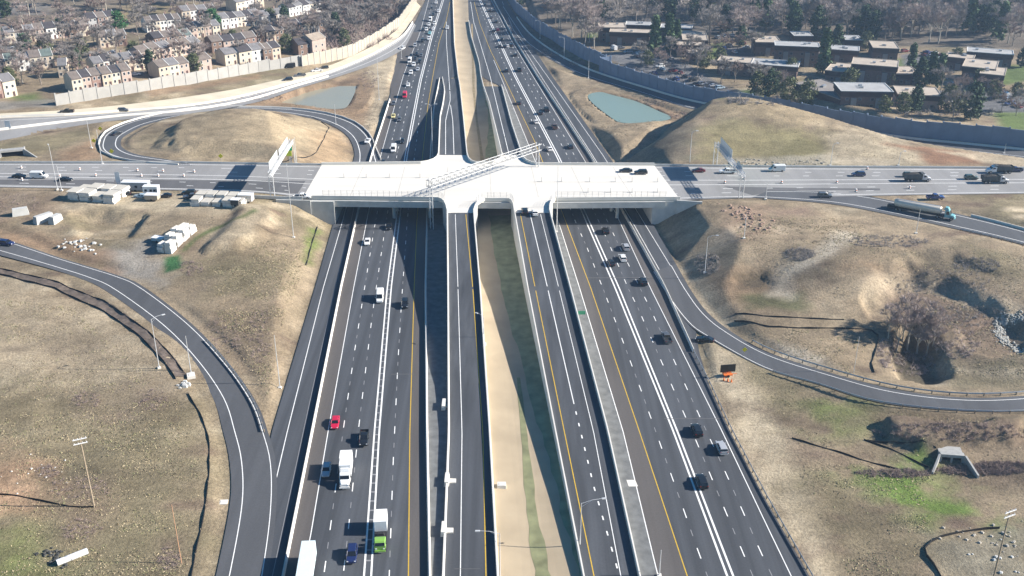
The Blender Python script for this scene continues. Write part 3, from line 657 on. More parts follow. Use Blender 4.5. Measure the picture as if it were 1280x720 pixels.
def barrier(label, pts, prof=JERSEY, m=CONC, name='concrete_barrier', cat='barrier', group='concrete road barriers'):
    mb = MB(); mb.sweep(pts, prof); o = ob(name, mb.mesh(name, m)); return tag(o, label, cat, group)
barrier('long white concrete barrier left of the left carriageway beside the merging ramp lane', W3(L_b4, 125, 800))
barrier('white concrete barrier beside the grey strip left of the centre left ramp', W3(B_9, 99, 800))
barrier('long white concrete barrier between right carriageway and its outer ramp lane', W3(B_R, -30, 440))

# ------------------------------------------------------------------ painted markings
def solid(mb, l, y0, y1, w, zf=Z0, dz=.016, mi=0):
    ry = rows(y0, y1); vs = []; fs = []
    for y in ry:
        p = P(l(y), y, zf(y)); vs += [(p[0]-w/2, p[1], p[2]+dz), (p[0]+w/2, p[1], p[2]+dz)]
    for i in range(len(ry)-1): fs.append((2*i, 2*i+2, 2*i+3, 2*i+1))
    mb.add(vs, fs, mi)
def dashed(mb, l, y0, y1, w, at=None, per=12.19, dash=3.4, zf=Z0, dz=.016, half=True, mi=0):
    ry = np.linspace(y0, y1, 400); pts = np.array([P(l(y), y, zf(y)) for y in ry]); o_ = np.argsort(pts[:, 1]); pts = pts[o_]
    Y0, Y1 = pts[0, 1], pts[-1, 1]; ref = P(0, at, 0)[1] if at else Y0
    Y = ref-math.floor((ref-Y0)/per)*per
    fx = lambda q: (float(np.interp(q, pts[:, 1], pts[:, 0])), float(np.interp(q, pts[:, 1], pts[:, 2])))
    def one(a, c, w, m):
        xa, za = fx(a); xc, zc = fx(c)
        mb.add([(xa-w/2, a, za+dz), (xa+w/2, a, za+dz), (xc+w/2, c, zc+dz), (xc-w/2, c, zc+dz)], [(0, 1, 2, 3)], m)
    while Y+dash/2 < Y1:
        one(Y-dash/2, Y+dash/2, w, mi)
        if half: one(Y+per/2-1., Y+per/2+.9, w*.8, 2)
        Y += per
mk = MB()
for l, y0, y1, w in ((L_2, 200, 790, .19), (L_5, -30, 790, .19), (W_L1, -30, 800, .36), (W_L2, -30, 800, .36), (W_R, 75, 800, .19), (W_R1, -30, 800, .4), (W_R2, -30, 800, .4), (E_G, -30, 800, .19), (R_w1, 52, 360, .18), (R_w2, 2, 360, .18)): solid(mk, l, y0, y1, w)
solid(mk, L_3, 205, 785, .13, mi=2); solid(mk, Y_L, 2, 800, .2, mi=1); solid(mk, Y_R, 2, 800, .2, mi=1)
solid(mk, RL_w, 268, 800, .17, ZL); solid(mk, RL_y, 268, 800, .2, ZL, mi=1); solid(mk, RR_y, 268, 800, .19, ZR, mi=1); solid(mk, RR_w, 268, 800, .16, ZR)
solid(mk, RR_d, 268, 505, .22, ZR); dashed(mk, RR_d, 508, 798, .28, None, 4.6, 1.3, ZR, half=False)
solid(mk, FL_w1, 27, 193, .24, ZFL); solid(mk, FL_w2, 131, 193, .24, ZFL); solid(mk, FR_w, 2, 193, .24, ZFR)
for l, at in ((D_A, 530), (D_B, 529), (D_D, 519), (D_E, 517.5), (D_F, 517)): dashed(mk, l, 3, 800, .2, at, dash=3.05)
dashed(mk, D_C, 32, 800, .2, 537.5, dash=3.05)
# rungs between the double white lines on the left carriageway
Y = 155.
wl1 = np.array(W3(W_L1, -30, 800, n=300)); wl2 = np.array(W3(W_L2, -30, 800, n=300)); wl1 = wl1[::-1] if wl1[0, 1] > wl1[-1, 1] else wl1; wl2 = wl2[::-1] if wl2[0, 1] > wl2[-1, 1] else wl2
while Y < 700:
    xa = float(np.interp(Y, wl1[:, 1], wl1[:, 0])); xb = float(np.interp(Y, wl2[:, 1], wl2[:, 0]))
    mk.add([(xa+.2, Y-.2, .014), (xb-.2, Y-.2, .014), (xb-.2, Y+.2, .014), (xa+.2, Y+.2, .014)], [(0, 1, 2, 3)], 2); Y += 3.05
def edge_line(pair, t, w, i0=0, i1=None, mi=0, dz=.024):
    A, B = pair; c = (A*(1-t)+B*t)[i0:i1]; vs = []
    for i, p in enumerate(c):
        d = c[min(i+1, len(c)-1)]-c[max(i-1, 0)]; d = d/(np.linalg.norm(d)+1e-9); n_ = np.array((-d[1], d[0]))*w/2
        vs += [(p[0]+n_[0], p[1]+n_[1], p[2]+dz), (p[0]-n_[0], p[1]-n_[1], p[2]+dz)]
    mk.add(vs, [(2*i, 2*i+1, 2*i+3, 2*i+2) for i in range(len(c)-1)], mi)
edge_line(ROADS['loop'], .74, .19); edge_line(ROADS['loop'], .12, .17); edge_line(ROADS['exit'], .2, .18); edge_line(ROADS['exit'], .93, .17)
edge_line(ROADS['onramp'], .82, .24); edge_line(ROADS['onramp'], .12, .22); edge_line(ROADS['farloop'], .2, .3); edge_line(ROADS['farloop'], .76, .3)
edge_line(ROADS['collector'], .12, .3); edge_line(ROADS['collector'], .55, .3); edge_line(ROADS['wallramp'], .8, .22)
for k in ('crossleft', 'crossright'):
    for t in (.05, .44, .58, .95): edge_line(ROADS[k], t, .3, dz=.012)
    A, B = ROADS[k]
    for t in (.17, .3, .7, .83):
        c = A*(1-t)+B*t
        for i in range(0, len(c)-2, 5): p, q = c[i], c[i+1]; mk.add([(p[0], p[1]-.14, ZC+.012), (q[0], q[1]-.14, ZC+.012), (q[0], q[1]+.14, ZC+.012), (p[0], p[1]+.14, ZC+.012)], [(0, 1, 2, 3)])
struct('lane_markings', mk, [WPAINT, YPAINT, FPAINT], 'painted white and yellow lane lines', 'markings')
# darker resurfaced lanes and patches on the crossing road
b = MB()
def patch(pix, z, dz, m): b.add([P(x, y, z)[:2]+(z+dz,) for x, y in pix], [tuple(range(len(pix)))], m)
patch([(-300, 224), (0, 224.5), (200, 225), (382, 226), (372, 242), (300, 237), (0, 230.5), (-300, 229)], ZC, .006, 0)
patch([(905, 233), (940, 244), (1000, 237.5), (1100, 238), (1100, 235.5), (1000, 235)], ZC, .006, 0)
for x0, x1, y in ((489, 517, 467.5), (574, 600, 455), (568, 600, 711), (830, 905, 523), (1028, 1060, 468), (275, 310, 487), (640, 660, 300), (735, 812, 347)): b.add([P(x, y+d_, 0)[:2]+((ZL(y) if 560 < x < 605 else 1.0 if x > 1000 else 1.4 if x < 320 else 0)+.024,) for x, d_ in ((x0, 0), (x0, .7), (x1, .5), (x1, -.2))], [(0, 1, 2, 3)], 0) if x0 not in (640, 275, 1028) else None
struct('road_patch', b, asphalt('dark patched asphalt', (.12, .118, .12), .08, 90), 'darker resurfaced lane on the crossing road', 'road')
b = MB(); patch([(783, 600), (794, 600), (797.5, 608), (786, 608)], 0, .02, 0)
patch([(262, 628)]*0+[(272, 624), (285, 624), (284, 632), (271, 632)], .6, .0, 0) if False else None
struct('drain_pad', b, CONC, 'white concrete pad in the grey strip beside the right ramp', 'pad')

# ------------------------------------------------------------------ the bridge
bridge = thing('overpass_bridge', 'wide white concrete bridge deck carrying the crossing road over the motorway', 'bridge', P(615, 230, ZC))
BO = np.array(bridge.location)
def bpart(name, mb, mats, label=None):
    mb.v = [(v[0]-BO[0], v[1]-BO[1], v[2]-BO[2]) for v in mb.v]
    return ob(name, mb.mesh(name, mats), bridge, label=label)
def arc(p, c, q, n=5):
    return [((1-t)**2*p[0]+2*t*(1-t)*c[0]+t*t*q[0], (1-t)**2*p[1]+2*t*(1-t)*c[1]+t*t*q[1]) for t in np.linspace(0, 1, n)]
f1 = [(378, 248), (548, 250)]; f1a = arc((548, 250), (557, 251), (559, 266))
f2 = arc((592, 266), (595, 252), (606, 251)); f2a = [(606, 251), (636, 251)]; f2b = arc((636, 251), (642, 252), (643, 266), 4)
f3 = arc((687, 266), (686, 252), (694, 250.5), 4); f3a = [(694, 250.5), (850, 249.5)]
k1 = [(818, 207), (672, 206.5)]; k1a = arc((672, 206.5), (655, 205), (652, 194)); k2 = arc((628, 194), (626, 204), (616, 204.5), 4)
k2a = [(616, 204.5), (595, 205)]; k2b = arc((595, 205), (585, 204), (584, 194), 4); k3 = arc((548, 194), (547, 203), (526, 205)); k3a = [(526, 205), (402, 206.5)]
outline = f1+f1a+f2+f2a+f2b+f3+f3a+k1+k1a+k2+k2a+k2b+k3+k3a
poly = [];
for p in outline:
    if not poly or abs(p[0]-poly[-1][0])+abs(p[1]-poly[-1][1]) > .3: poly.append(p)
import bmesh
def prism(name, pix, z0, z1, m):
    bm = bmesh.new(); up = [bm.verts.new(np.array(P(x, y, ZC)[:2]+(z1,))-BO) for x, y in pix]
    f = bm.faces.new(up); f.normal_update()
    if f.normal.z < 0: bmesh.ops.reverse_faces(bm, faces=[f])
    r = bmesh.ops.extrude_face_region(bm, geom=[f]); dn = [v for v in r['geom'] if isinstance(v, bmesh.types.BMVert)]
    for v in dn: v.co.z += z0-z1
    bmesh.ops.recalc_face_normals(bm, faces=bm.faces); bmesh.ops.triangulate(bm, faces=[f for f in bm.faces if len(f.verts) > 4])
    me = bpy.data.meshes.new(name); bm.to_mesh(me); bm.free(); me.materials.append(m); return ob(name, me, bridge)
prism('deck', poly, ZC-.45, ZC+.035, CONCD)
b = MB(); b.sweep([P(x, y, ZC) for x, y in [(400, 249.3), (548, 251.2), (640, 252.0), (694, 251.8), (832, 250.8)]], [(-.6, -2.5), (.05, -2.5), (.05, -.4), (-.6, -.4)])
b.sweep([P(x, y, ZC) for x, y in [(430, 207.5), (526, 205.6), (672, 207), (800, 207.6)]], [(-.3, -2.5), (.3, -2.5), (.3, -.46), (-.3, -.46)]); bpart('edge_girder', b, CONCW)
b = MB()
for t in np.linspace(.06, .94, 16):
    y = 249.8-(249.8-208)*t; b.sweep([P(x, y, ZC) for x in (415, 820)], [(-.25, -2.3), (.25, -2.3), (.25, -.45), (-.25, -.45)])
bpart('inner_girder', b, CONCW)
PPROF = [(-.22, 0.04), (.22, 0.04), (.2, .3), (.15, 1.05), (-.15, 1.05), (-.2, .3)]
for seg, lb in ((f1+f1a[1:], None), (f2+f2a[1:]+f2b[1:], None), (f3+f3a[1:], None), (k1+k1a[1:], None), (k2+k2a[1:]+k2b[1:], None), (k3+k3a[1:], None)):
    b = MB(); b.sweep([P(x, y, ZC) for x, y in seg], PPROF); bpart('parapet', b, CONC)
# protective fence on the near parapets
cnt = 0
for seg in ([(404, 248.3)]+f1[1:]+f1a[1:3], f2[1:]+f2a[1:]+f2b[1:3], f3[1:]+[(832, 249.6)]):
    pts = np.array([P(x, y, ZC) for x, y in seg]); L = np.concatenate([[0], np.cumsum(np.linalg.norm(np.diff(pts, axis=0), axis=1))])
    n = int(L[-1]/2.0); fp = [np.array([np.interp(s, L, pts[:, k]) for k in range(3)]) for s in np.linspace(0, L[-1], n+1)]
    b = MB()
    for h in (1.5, 2.0, 2.5, 3.0):
        for p, q in zip(fp[:-1], fp[1:]): b.tube(p+(0, 0, h), q+(0, 0, h), .028, n=4)
    bpart('fence_rail', b, STEEL)
    for p in fp:
        if cnt < 98: b = MB(); b.tube(p+(0, 0, 1.0), p+(0, 0, 3.05), .05, n=5); bpart('fence_post', b, STEEL); cnt += 1
# piers and abutments
for x0, x1 in ((489, 502), (536, 541), (694, 700), (778, 768)):
    for t in (.15, .35, .55, .75, .92):
        xx = x1 if t > .5 else x0; X = x0+(np.interp(t, [0, 1], [0, 1]))*0
        y = 249-(249-208)*t; px = np.interp(t, [0, 1], [x0, {489: 505, 536: 539, 694: 668, 778: 742}[x0]])
        p = P(px, y, ZC); b = MB(); b.tube((p[0], p[1], -.6), (p[0], p[1], ZC-2.3), .6, n=12); bpart('pier', b, CONCW)
def block(name, pix, z0, z1, m): return prism(name, pix, z0, z1, m)
block('abutment', [(388, 250.3), (417, 250.5), (437, 208), (412, 208)], -1.2, ZC-.46, CONCW)
for q in ([(559.5, 266.5), (591.5, 266.5), (597, 251.6), (553, 250.6)], [(643.5, 266.5), (686.5, 266.5), (691, 252), (639, 252.2)], [(548.5, 193.5), (583.5, 193.5), (590, 204), (538, 204)], [(628.5, 193.5), (652.5, 193.5), (662, 205.5), (622, 204)]): block('abutment', q, -1.0, ZC-.46, CONCW)
block('abutment', [(816, 250.3), (846, 250.0), (812, 208.5), (790, 208.5)], -1.2, ZC-.46, CONCW)
b = MB(); b.sweep([P(x, y, ZC) for x, y in [(345, 249.5), (388, 250.3)]], [(-.3, -9), (.3, -9), (.3, .02), (-.3, .02)]); bpart('wing_wall', b, CONCW)
b = MB(); b.sweep([P(x, y, ZC) for x, y in [(846, 250.2), (878, 252)]], [(-.3, -9), (.3, -9), (.3, .02), (-.3, .02)]); bpart('wing_wall', b, CONCW)
b = MB(); b.sweep([P(x, y, ZC) for x, y in [(300, 247), (345, 248.6), (378, 249.4)]], [(-.2, 0), (.2, 0), (.15, 1), (-.15, 1)]); bpart('approach_barrier', b, CONCW)
for y0, x0, x1 in ((222, 398, 545), (227.5, 660, 832)):
    b = MB(); b.sweep([P(x0, y0, ZC), P(x1, y0+.3, ZC)], [(-.08, .04), (.08, .04), (.08, .046), (-.08, .046)]); bpart('deck_joint_line', b, mat('faint deck line', (.42, .39, .34), .9))

for k in range(1, 8):
    t = k/8; xa, xb = 402+(818-402)*t, 378+(850-378)*t
    if 2 < k < 6: xa += 2
    b = MB(); b.sweep([P(xa, 208.5, ZC), P(xb, 246.5, ZC)], [(-.07, .04), (.07, .04), (.07, .044), (-.07, .044)]); bpart('expansion_joint', b, MATS['faint deck line'])
# ------------------------------------------------------------------ sound walls
SWL = mat('pale sound wall', (.38, .372, .35), .9, var=.08, scale=.3); SWB = mat('beige sound wall', (.42, .37, .30), .9, var=.1, scale=.3)
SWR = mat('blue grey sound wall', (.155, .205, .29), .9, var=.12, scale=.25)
def sound_wall(label, pix, h, m, mp, step, world=None):
    pts = np.array([G(x, y) for x, y in pix]) if world is None else np.array(world); L = np.concatenate([[0], np.cumsum(np.linalg.norm(np.diff(pts[:, :2], axis=0), axis=1))])
    n = max(2, min(90, int(L[-1]/step))); s = np.linspace(0, L[-1], n+1)
    q = [np.array([np.interp(v, L, pts[:, k]) for k in range(3)]) for v in s]
    zs = np.array([p[2] for p in q]); zs = np.convolve(np.pad(zs, 3, 'edge'), np.ones(7)/7, 'valid')
    t = thing('sound_wall', label, 'sound wall', tuple(q[0]), 0, 'roadside sound walls'); o_ = q[0]
    b = MB(); bp_ = []
    for i in range(n):
        a = q[i].copy(); c = q[i+1].copy(); a[2] = zs[i]; c[2] = zs[i]; d = c-a; hh = h+.25*((i*7) % 3-1)
        b.bar(a-o_-(0, 0, 1.6), c-o_-(0, 0, 1.6), .28, hh+1.6)
    ob('panel', b.mesh('panel', m), t)
    pm = MB(); pm.box(-.28, .28, -.3, .3, -1.6, h+.45); pme = pm.mesh('post', mp)
    for i in range(n+1):
        c = q[i]-o_; a = math.atan2(*(q[min(i+1, n)]-q[max(i-1, 0)])[[1, 0]]); ob('post', pme, t, (c[0], c[1], zs[i]-o_[2]), a)
sound_wall('pale concrete sound wall in front of the brick townhouses', [(71, 132), (120, 124), (180, 114), (250, 103), (320, 90.5), (378, 82)], 5.2, SWL, SWL, 6)
sound_wall('beige ribbed sound wall curving up to the motorway by the bare woods', [(378, 83), (400, 79.5), (440, 70), (470, 54), (500, 33), (513, 14), (523, -6)], 6, SWB, SWL, 4.6)
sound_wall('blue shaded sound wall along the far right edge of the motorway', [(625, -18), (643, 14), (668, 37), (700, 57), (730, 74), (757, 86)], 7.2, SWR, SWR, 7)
A, B = ROADS['wallramp']; v = A-B; v[:, 2] = 0; v /= np.linalg.norm(v, axis=1)[:, None]; wpx = [i for i in range(len(A)) if A[i][0] > P(746, 92, 1)[0]]
wl = [A[i]+v[i]*2.2 for i in wpx]; wl = [G(763, 85)]+wl; wl = [(p[0], p[1], ground_z(p[0], p[1])) for p in wl]
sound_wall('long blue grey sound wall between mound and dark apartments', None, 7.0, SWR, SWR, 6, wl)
barrier('thin bright barrier along the ramp at the foot of the blue wall', [tuple(p+(0, 0, .05)) for p in ROADS['wallramp'][0][24::3]], [(-.25, 0), (.25, 0), (.12, .85), (-.12, .85)])
barrier('pale barrier along the tan strip beside the collector road', [tuple(p+(0, .6, .05)) for p in ROADS['collector'][0][::3]], [(-.3, 0), (.3, 0), (.15, .95), (-.15, .95)])
barrier('low pale barrier on the near side of the collector road at left edge', [tuple(p) for p in (ROADS['collector'][0]*.45+ROADS['collector'][1]*.55)[:75:3]], [(-.3, 0), (.3, 0), (.15, .9), (-.15, .9)])
barrier('pale low barrier lining the outside of the far loop ramp', [tuple(p) for p in ROADS['farloop'][0][2:150:3]], [(-.25, 0), (.25, 0), (.12, .6), (-.12, .6)])
barrier('concrete barrier along the far edge of the crossing road left of the bridge', [P(x, y, ZC) for x, y in [(-60, 203), (0, 203.4), (225, 203.4), (402, 206.3)]], [(-.25, 0), (.25, 0), (.12, .6), (-.12, .6)], CONCW)
barrier('concrete barrier along the far edge of the crossing road right of the bridge', [P(x, y, ZC) for x, y in [(818, 206.8), (960, 208.4), (1280, 210.4), (1420, 211)]], [(-.25, 0), (.25, 0), (.12, .6), (-.12, .6)], CONCW)
barrier('white barrier on the upper edge of the ramp behind the tanker', [tuple(p+(0, .5, -.05)) for p in ROADS['onramp'][0][24:]], [(-.25, 0), (.25, 0), (.12, .85), (-.12, .85)])

# ------------------------------------------------------------------ guardrails, silt fences
def along(pts, step):
    pts = np.array(pts, float); L = np.concatenate([[0], np.cumsum(np.linalg.norm(np.diff(pts, axis=0), axis=1))]); n = max(1, int(L[-1]/step))
    return [np.array([np.interp(v, L, pts[:, k]) for k in range(3)]) for v in np.linspace(0, L[-1], n+1)]
def guardrail(label, pts, step=3.):
    L = np.linalg.norm(np.diff(np.array(pts), axis=0), axis=1).sum(); q = along(pts, max(step, L/95)); o_ = q[0]
    t = thing('guardrail', label, 'guardrail', tuple(o_), 0, 'steel guardrails'); b = MB()
    b.sweep([p-o_ for p in q], [(-.04, .42), (.03, .42), (.06, .52), (.01, .6), (.06, .68), (.03, .78), (-.04, .78)]); ob('rail', b.mesh('rail', STEEL), t)
    pm = MB(); pm.box(-.1, .1, -.12, .12, -.6, .74); me = pm.mesh('post', WOODP)
    for p in q: ob('post', me, t, tuple(p-o_-np.array((0, 0, 0))))
guardrail('steel guardrail along the right shoulder of the right carriageway', [P(x, y, 0) for x, y in [(867, 441), (886, 478), (914, 538), (958, 622), (1014, 720), (1050, 785)]])
A, B = ROADS['exit']
def offs(A, B, d, i0, i1): v = A-B; v = v/np.linalg.norm(v, axis=1)[:, None]; return [tuple(p) for p in (A+v*d)[i0:i1]]
guardrail('steel guardrail on the upper outside of the near right exit ramp', offs(A, B, 1., 20, None), 3.8)
guardrail('steel guardrail on the lower side of the near right exit ramp', offs(B, A, .6, 24, None), 3.8)
A, B = ROADS['loop']
guardrail('steel guardrail on the outside of the near left loop ramp', offs(A, B, -.9, 42, 60))
guardrail('steel guardrail beside the ramp with the tanker truck', offs(*ROADS['onramp'][::-1], .8, 24, None))
def silt(label, pix, h=.75, m=BLACKF, name='silt_fence', post=True):
    h *= .55; q = along([G(x, y) for x, y in pix], 2.5); q = [np.array((p[0], p[1], ground_z(p[0], p[1]))) for p in q]; o_ = q[0]
    t = thing(name, label, 'silt fence', tuple(o_), 0, 'black silt fences'); b = MB()
    b.sweep([p-o_+(0, 0, .12*math.sin(i*1.7)) for i, p in enumerate(q)], [(-.05, -.5), (.05, -.5), (.05, h), (-.05, h)]); ob('fabric', b.mesh('fabric', m), t)
    pm = MB(); pm.box(-.05, .05, -.05, .05, -.5, h+.25); me = pm.mesh('stake', WOODP)
    for p in q[::3][:95]: ob('stake', me, t, tuple(p-o_))
silt('black silt fence on the inner side of the dark ditch by the loop ramp', [(-30, 338), (0, 343), (70, 361), (130, 389), (175, 420), (205, 452), (220, 474)], .7)
silt('black silt fence on the ramp side of the dark ditch by the loop ramp', [(-30, 331), (0, 336), (70, 352), (130, 376), (185, 414), (215, 445), (230, 466)], .6)
silt('single black silt fence running down the infield to the bottom edge', [(235, 492), (252, 520), (262, 550), (262, 590), (256, 640), (245, 690), (236, 740)], .6)
silt('black silt fence by the utility pole at left edge', [(-10, 618), (25, 620), (60, 628), (95, 635), (120, 634)], .5)
silt('upper black silt fence beside the right exit ramp', [(918, 393), (960, 396), (1020, 399), (1055, 400)], .6)
silt('lower black silt fence beside the right exit ramp bending down to it', [(918, 402), (960, 409), (1020, 411), (1088, 412), (1098, 420), (1096, 435), (1089, 455), (1093, 466)], .7)
silt('black silt fence curling around the rubble at bottom right', [(1249, 661), (1230, 662), (1200, 666), (1172, 673), (1156, 683), (1156, 693), (1170, 710), (1185, 740)], .9)
silt('black silt fence crossing the grass above the bright green patch', [(990, 548), (1030, 560), (1080, 576), (1122, 587)], .5)
silt('short black silt fence leading to the culvert portal', [(1080, 550), (1110, 560), (1160, 585)], .5)
silt('short silt fence above the culvert portal', [(1080, 550), (1130, 554), (1170, 560)], .4)
silt('winding black silt fence on the far tan mound', [(388, 146), (402, 152), (412, 160), (405, 174), (396, 190), (384, 198), (352, 203)], .5)
silt('black silt fence at the foot of the bridge slope on the left', [(397, 284), (390, 305), (383, 332)], .7)
b = MB()
q1 = along([G(x, y) for x, y in [(-30, 334), (0, 339.5), (70, 356), (130, 382), (180, 417), (210, 448), (226, 471)]], 2.)
vs = []
for i, p in enumerate(q1):
    d = q1[min(i+1, len(q1)-1)]-q1[max(i-1, 0)]; d = d/np.linalg.norm(d); n_ = np.array((-d[1], d[0], 0))
    for k in (-1.6, -.6, .6, 1.6): r = p+n_*k; vs.append((r[0], r[1], ground_z(r[0], r[1])+.1+.1*math.sin(i*2.1+k)))
b.add(vs, [(i*4+k, i*4+4+k, i*4+5+k, i*4+1+k) for i in range(len(q1)-1) for k in range(3)])
struct('drainage_ditch', b, mat('dark ditch soil', (.12, .095, .078), .95, var=.4, scale=.7), 'dark brown drainage ditch beside the loop ramp', 'ditch')
# culvert portals
def portal(label, base, w, h, cells, rz, wing):
    t = thing('culvert_portal', label, 'culvert', base, rz, 'concrete culvert portals'); b = MB()
    b.box(-w/2-.4, w/2+.4, 0, 1.2, h, h+.7); b.box(-w/2-.4, w/2+.4, 1.21, 4, h+.02, h+.3); b.box(-w/2-.4, -w/2, 0, 6, -1, h); b.box(w/2, w/2+.4, 0, 6, -1, h)
    for k in range(1, cells): x = -w/2+w*k/cells; b.box(x-.2, x+.2, .05, 6, -1, h)
    ob('headwall', b.mesh('headwall', mat('weathered culvert concrete', (.34, .34, .33), .9, var=.15, scale=1)), t)
    for s in (-1, 1):
        b = MB(); b.add([(s*(w/2+.4), 0, -1), (s*(w/2+.4), 0, h+.7), (s*(w/2+wing), -4, .3), (s*(w/2+wing), -4, -1), (s*(w/2+.8), .1, -1), (s*(w/2+.8), .1, h+.7), (s*(w/2+wing+.4), -3.9, .3), (s*(w/2+wing+.4), -3.9, -1)],
                        [(0, 1, 2, 3), (4, 5, 6, 7), (1, 2, 6, 5), (2, 3, 7, 6)]); ob('wing_wall', b.mesh('wing_wall', MATS['weathered culvert concrete']), t)
    b = MB(); b.box(-w/2, w/2, .7, .8, -1, h); ob('dark_opening', b.mesh('dark_opening', DARKV), t)
g = G(1190, 581); portal('grey concrete culvert portal with two dark openings beside brown brush', (g[0], g[1]+.5, g[2]-.2), 4.2, 1.7, 2, rad(-8), 2.4)
g = G(16, 196); portal('small pale concrete headwall in the grass at left edge', (g[0], g[1], g[2]-.1), 7.5, 2.0, 1, rad(20), 4.5)
# ------------------------------------------------------------------ street lamps
def lamp_parts(h, arm, twin=False):
    b = MB(); b.tube((0, 0, .3), (0, 0, h), .12, .065, 8); pole = b.mesh('pole', LSTEEL)
    b = MB(); b.box(-.4, .4, -.4, .4, -.5, .3); base = b.mesh('base', CONC)
    parts = [('pole', pole), ('base', base)]
    for s in ((1, -1) if twin else (1,)):
        if arm:
            b = MB(); b.tube((0, 0, h-.1), (s*arm*.5, 0, h+.45), .05, .045, 6); b.tube((s*arm*.5, 0, h+.45), (s*arm, 0, h+.55), .045, .04, 6)
            b.tube((0, 0, h-.9), (s*arm*.5, 0, h+.4), .03, .03, 4); parts.append(('arm', b.mesh('arm', LSTEEL)))
            b = MB(); b.box(s*arm-.1, s*arm+.1, -.18, .18, h+.48, h+.6) ; b.box(min(s*arm, s*(arm+.8)), max(s*arm, s*(arm+.8)), -.2, .2, h+.45, h+.62, 0, .05, .04); parts.append(('lamp_head', b.mesh('lamp_head', LSTEEL)))
    return parts
LP = {}
def lamp(px, py, ytop, label, zroad=None, arm=2.6, rz=0., twin=False, pos=None):
    p = np.array(pos if pos else (P(px, py, zroad) if zroad is not None else G(px, py)))
    # height from the pixel row of its top
    u = -(ytop-360)/F; r_ = (cp+u*sp); s_ = (-sp+u*cp); h = H+s_*(p[1]/r_)-p[2]
    h = round(min(max(h, 4), 32)*2)/2
    k = (h, arm, twin)
    if k not in LP: LP[k] = lamp_parts(h, arm, twin)
    place(LP[k], 'street_lamp', label, 'street lamp', tuple(p), rz, 'street lamps and light masts')
lamp(199, 460, 400, 'lamp with short arm beside the dark ditch inside the near left loop ramp', rz=rad(30))
lamp(239, 467, 419, 'lamp on the ditch end by the white inlet inside the near left loop ramp', rz=rad(40), arm=0)
lamp(367, 297, 205, 'tall lone mast on the bare slope in front of the left sign gantry', arm=0)
lamp(696, 290, 203, 'tall mast rising past the bridge fence beside the right ramp', zroad=0, arm=0)
lamp(725, 682, 629, 'lamp on the median barrier near the bottom with its arm over the right ramp', zroad=0, arm=4, rz=rad(10))
lamp(824, 720, 688, 'slim pole in the grey strip right of the right ramp at the bottom', zroad=0, arm=0)
lamp(625, 727, 668, 'lamp on the left ramp wall at the bottom with its arm over the ramp', zroad=.1, arm=3.6, rz=rad(180))
lamp(605, 430, 395, 'small lamp on the left ramp wall beside the tan median', zroad=0.5, arm=1.8, rz=rad(150))
lamp(350, 485, 419, 'thin bare pole on the slope left of the merging ramp lane', arm=0)
lamp(881, 341, 296, 'lamp on the dirt edge right of the bridge', arm=2.4, rz=rad(0))
lamp(930, 298, 268, 'thin pole on the dirt below the right sign gantry', arm=0)
lamp(1145, 292, 262, 'thin pole in front of the tanker truck', arm=0)
lamp(862, 205, 166, 'lamp mast at the foot of the dark mound flank', zroad=ZC, arm=1.5)
lamp(1038, 207, 181, 'lamp mast at the roadside below the mound with the bare slope', zroad=ZC, arm=1.2)
lamp(1123, 207, 191, 'short lamp mast at the roadside near the red dirt bank', zroad=ZC, arm=1.2)
lamp(72, 237, 185, 'taller of two roadside masts near the left edge of the crossing road', zroad=ZC, arm=1.6, rz=rad(120))
lamp(77, 238, 206, 'shorter of two roadside masts near the left edge of the crossing road', zroad=ZC, arm=0)
lamp(371, 205, 172, 'mast behind the green exit sign at the far side of the left gantry', zroad=ZC, arm=0)
lamp(114.5, 185, 147, 'mast on the grassy bank just left of the far loop ramp warning signs', arm=0)
lamp(128, 205, 162, 'mast at the roadside in front of the bend of the far loop ramp', arm=0)
lamp(474, 125, 72, 'tall mast on the dirt bank between far pond and motorway', arm=0)
lamp(420, 156, 130, 'mast on the inner edge of the far loop ramp by the winding fence', arm=0)
lamp(675, 48, 27, 'lamp with curved arm in front of the far blue wall, farther one', arm=2.2, rz=rad(180))
lamp(705, 74, 48, 'lamp with curved arm in front of the far blue wall, nearer one', arm=2.2, rz=rad(180))
lamp(735.5, 98, 75, 'straight mast where the blue walls overlap', arm=0)
lamp(1255, 192, 180, 'short mast at the foot of the long blue wall by the right edge', arm=0)
lamp(541, 196, 132, 'tall twin armed mast in the shaded gore behind the bridge', zroad=0, arm=1.6, twin=True)
lamp(957, 249, 230, 'short roadside mast right of the right sign gantry base', zroad=ZC, arm=0)
lamp(176, 60, 46, 'pale bare pole among the townhouses', arm=0)
lamp(502, 74, 60, 'short mast on the shoulder where the collector road leaves the motorway', arm=0)
for px, py, lb in ((553, 508, 'upper'), (557, 602, 'middle'), (553, 664, 'lower')):
    p = P(px+4, py, .1); b = MB(); b.box(-.9, .1, -1.8, 1.8, 0, 1.15, 0, .1, .1); b.box(.1, 1.5, -.7, .7, 0, .3)
    tag(ob('lamp_pedestal', b.mesh('lamp_pedestal', CONC), None, p), 'white concrete pedestal on the left ramp wall, the %s of three' % lb, 'pedestal', 'pedestals on the left ramp wall')

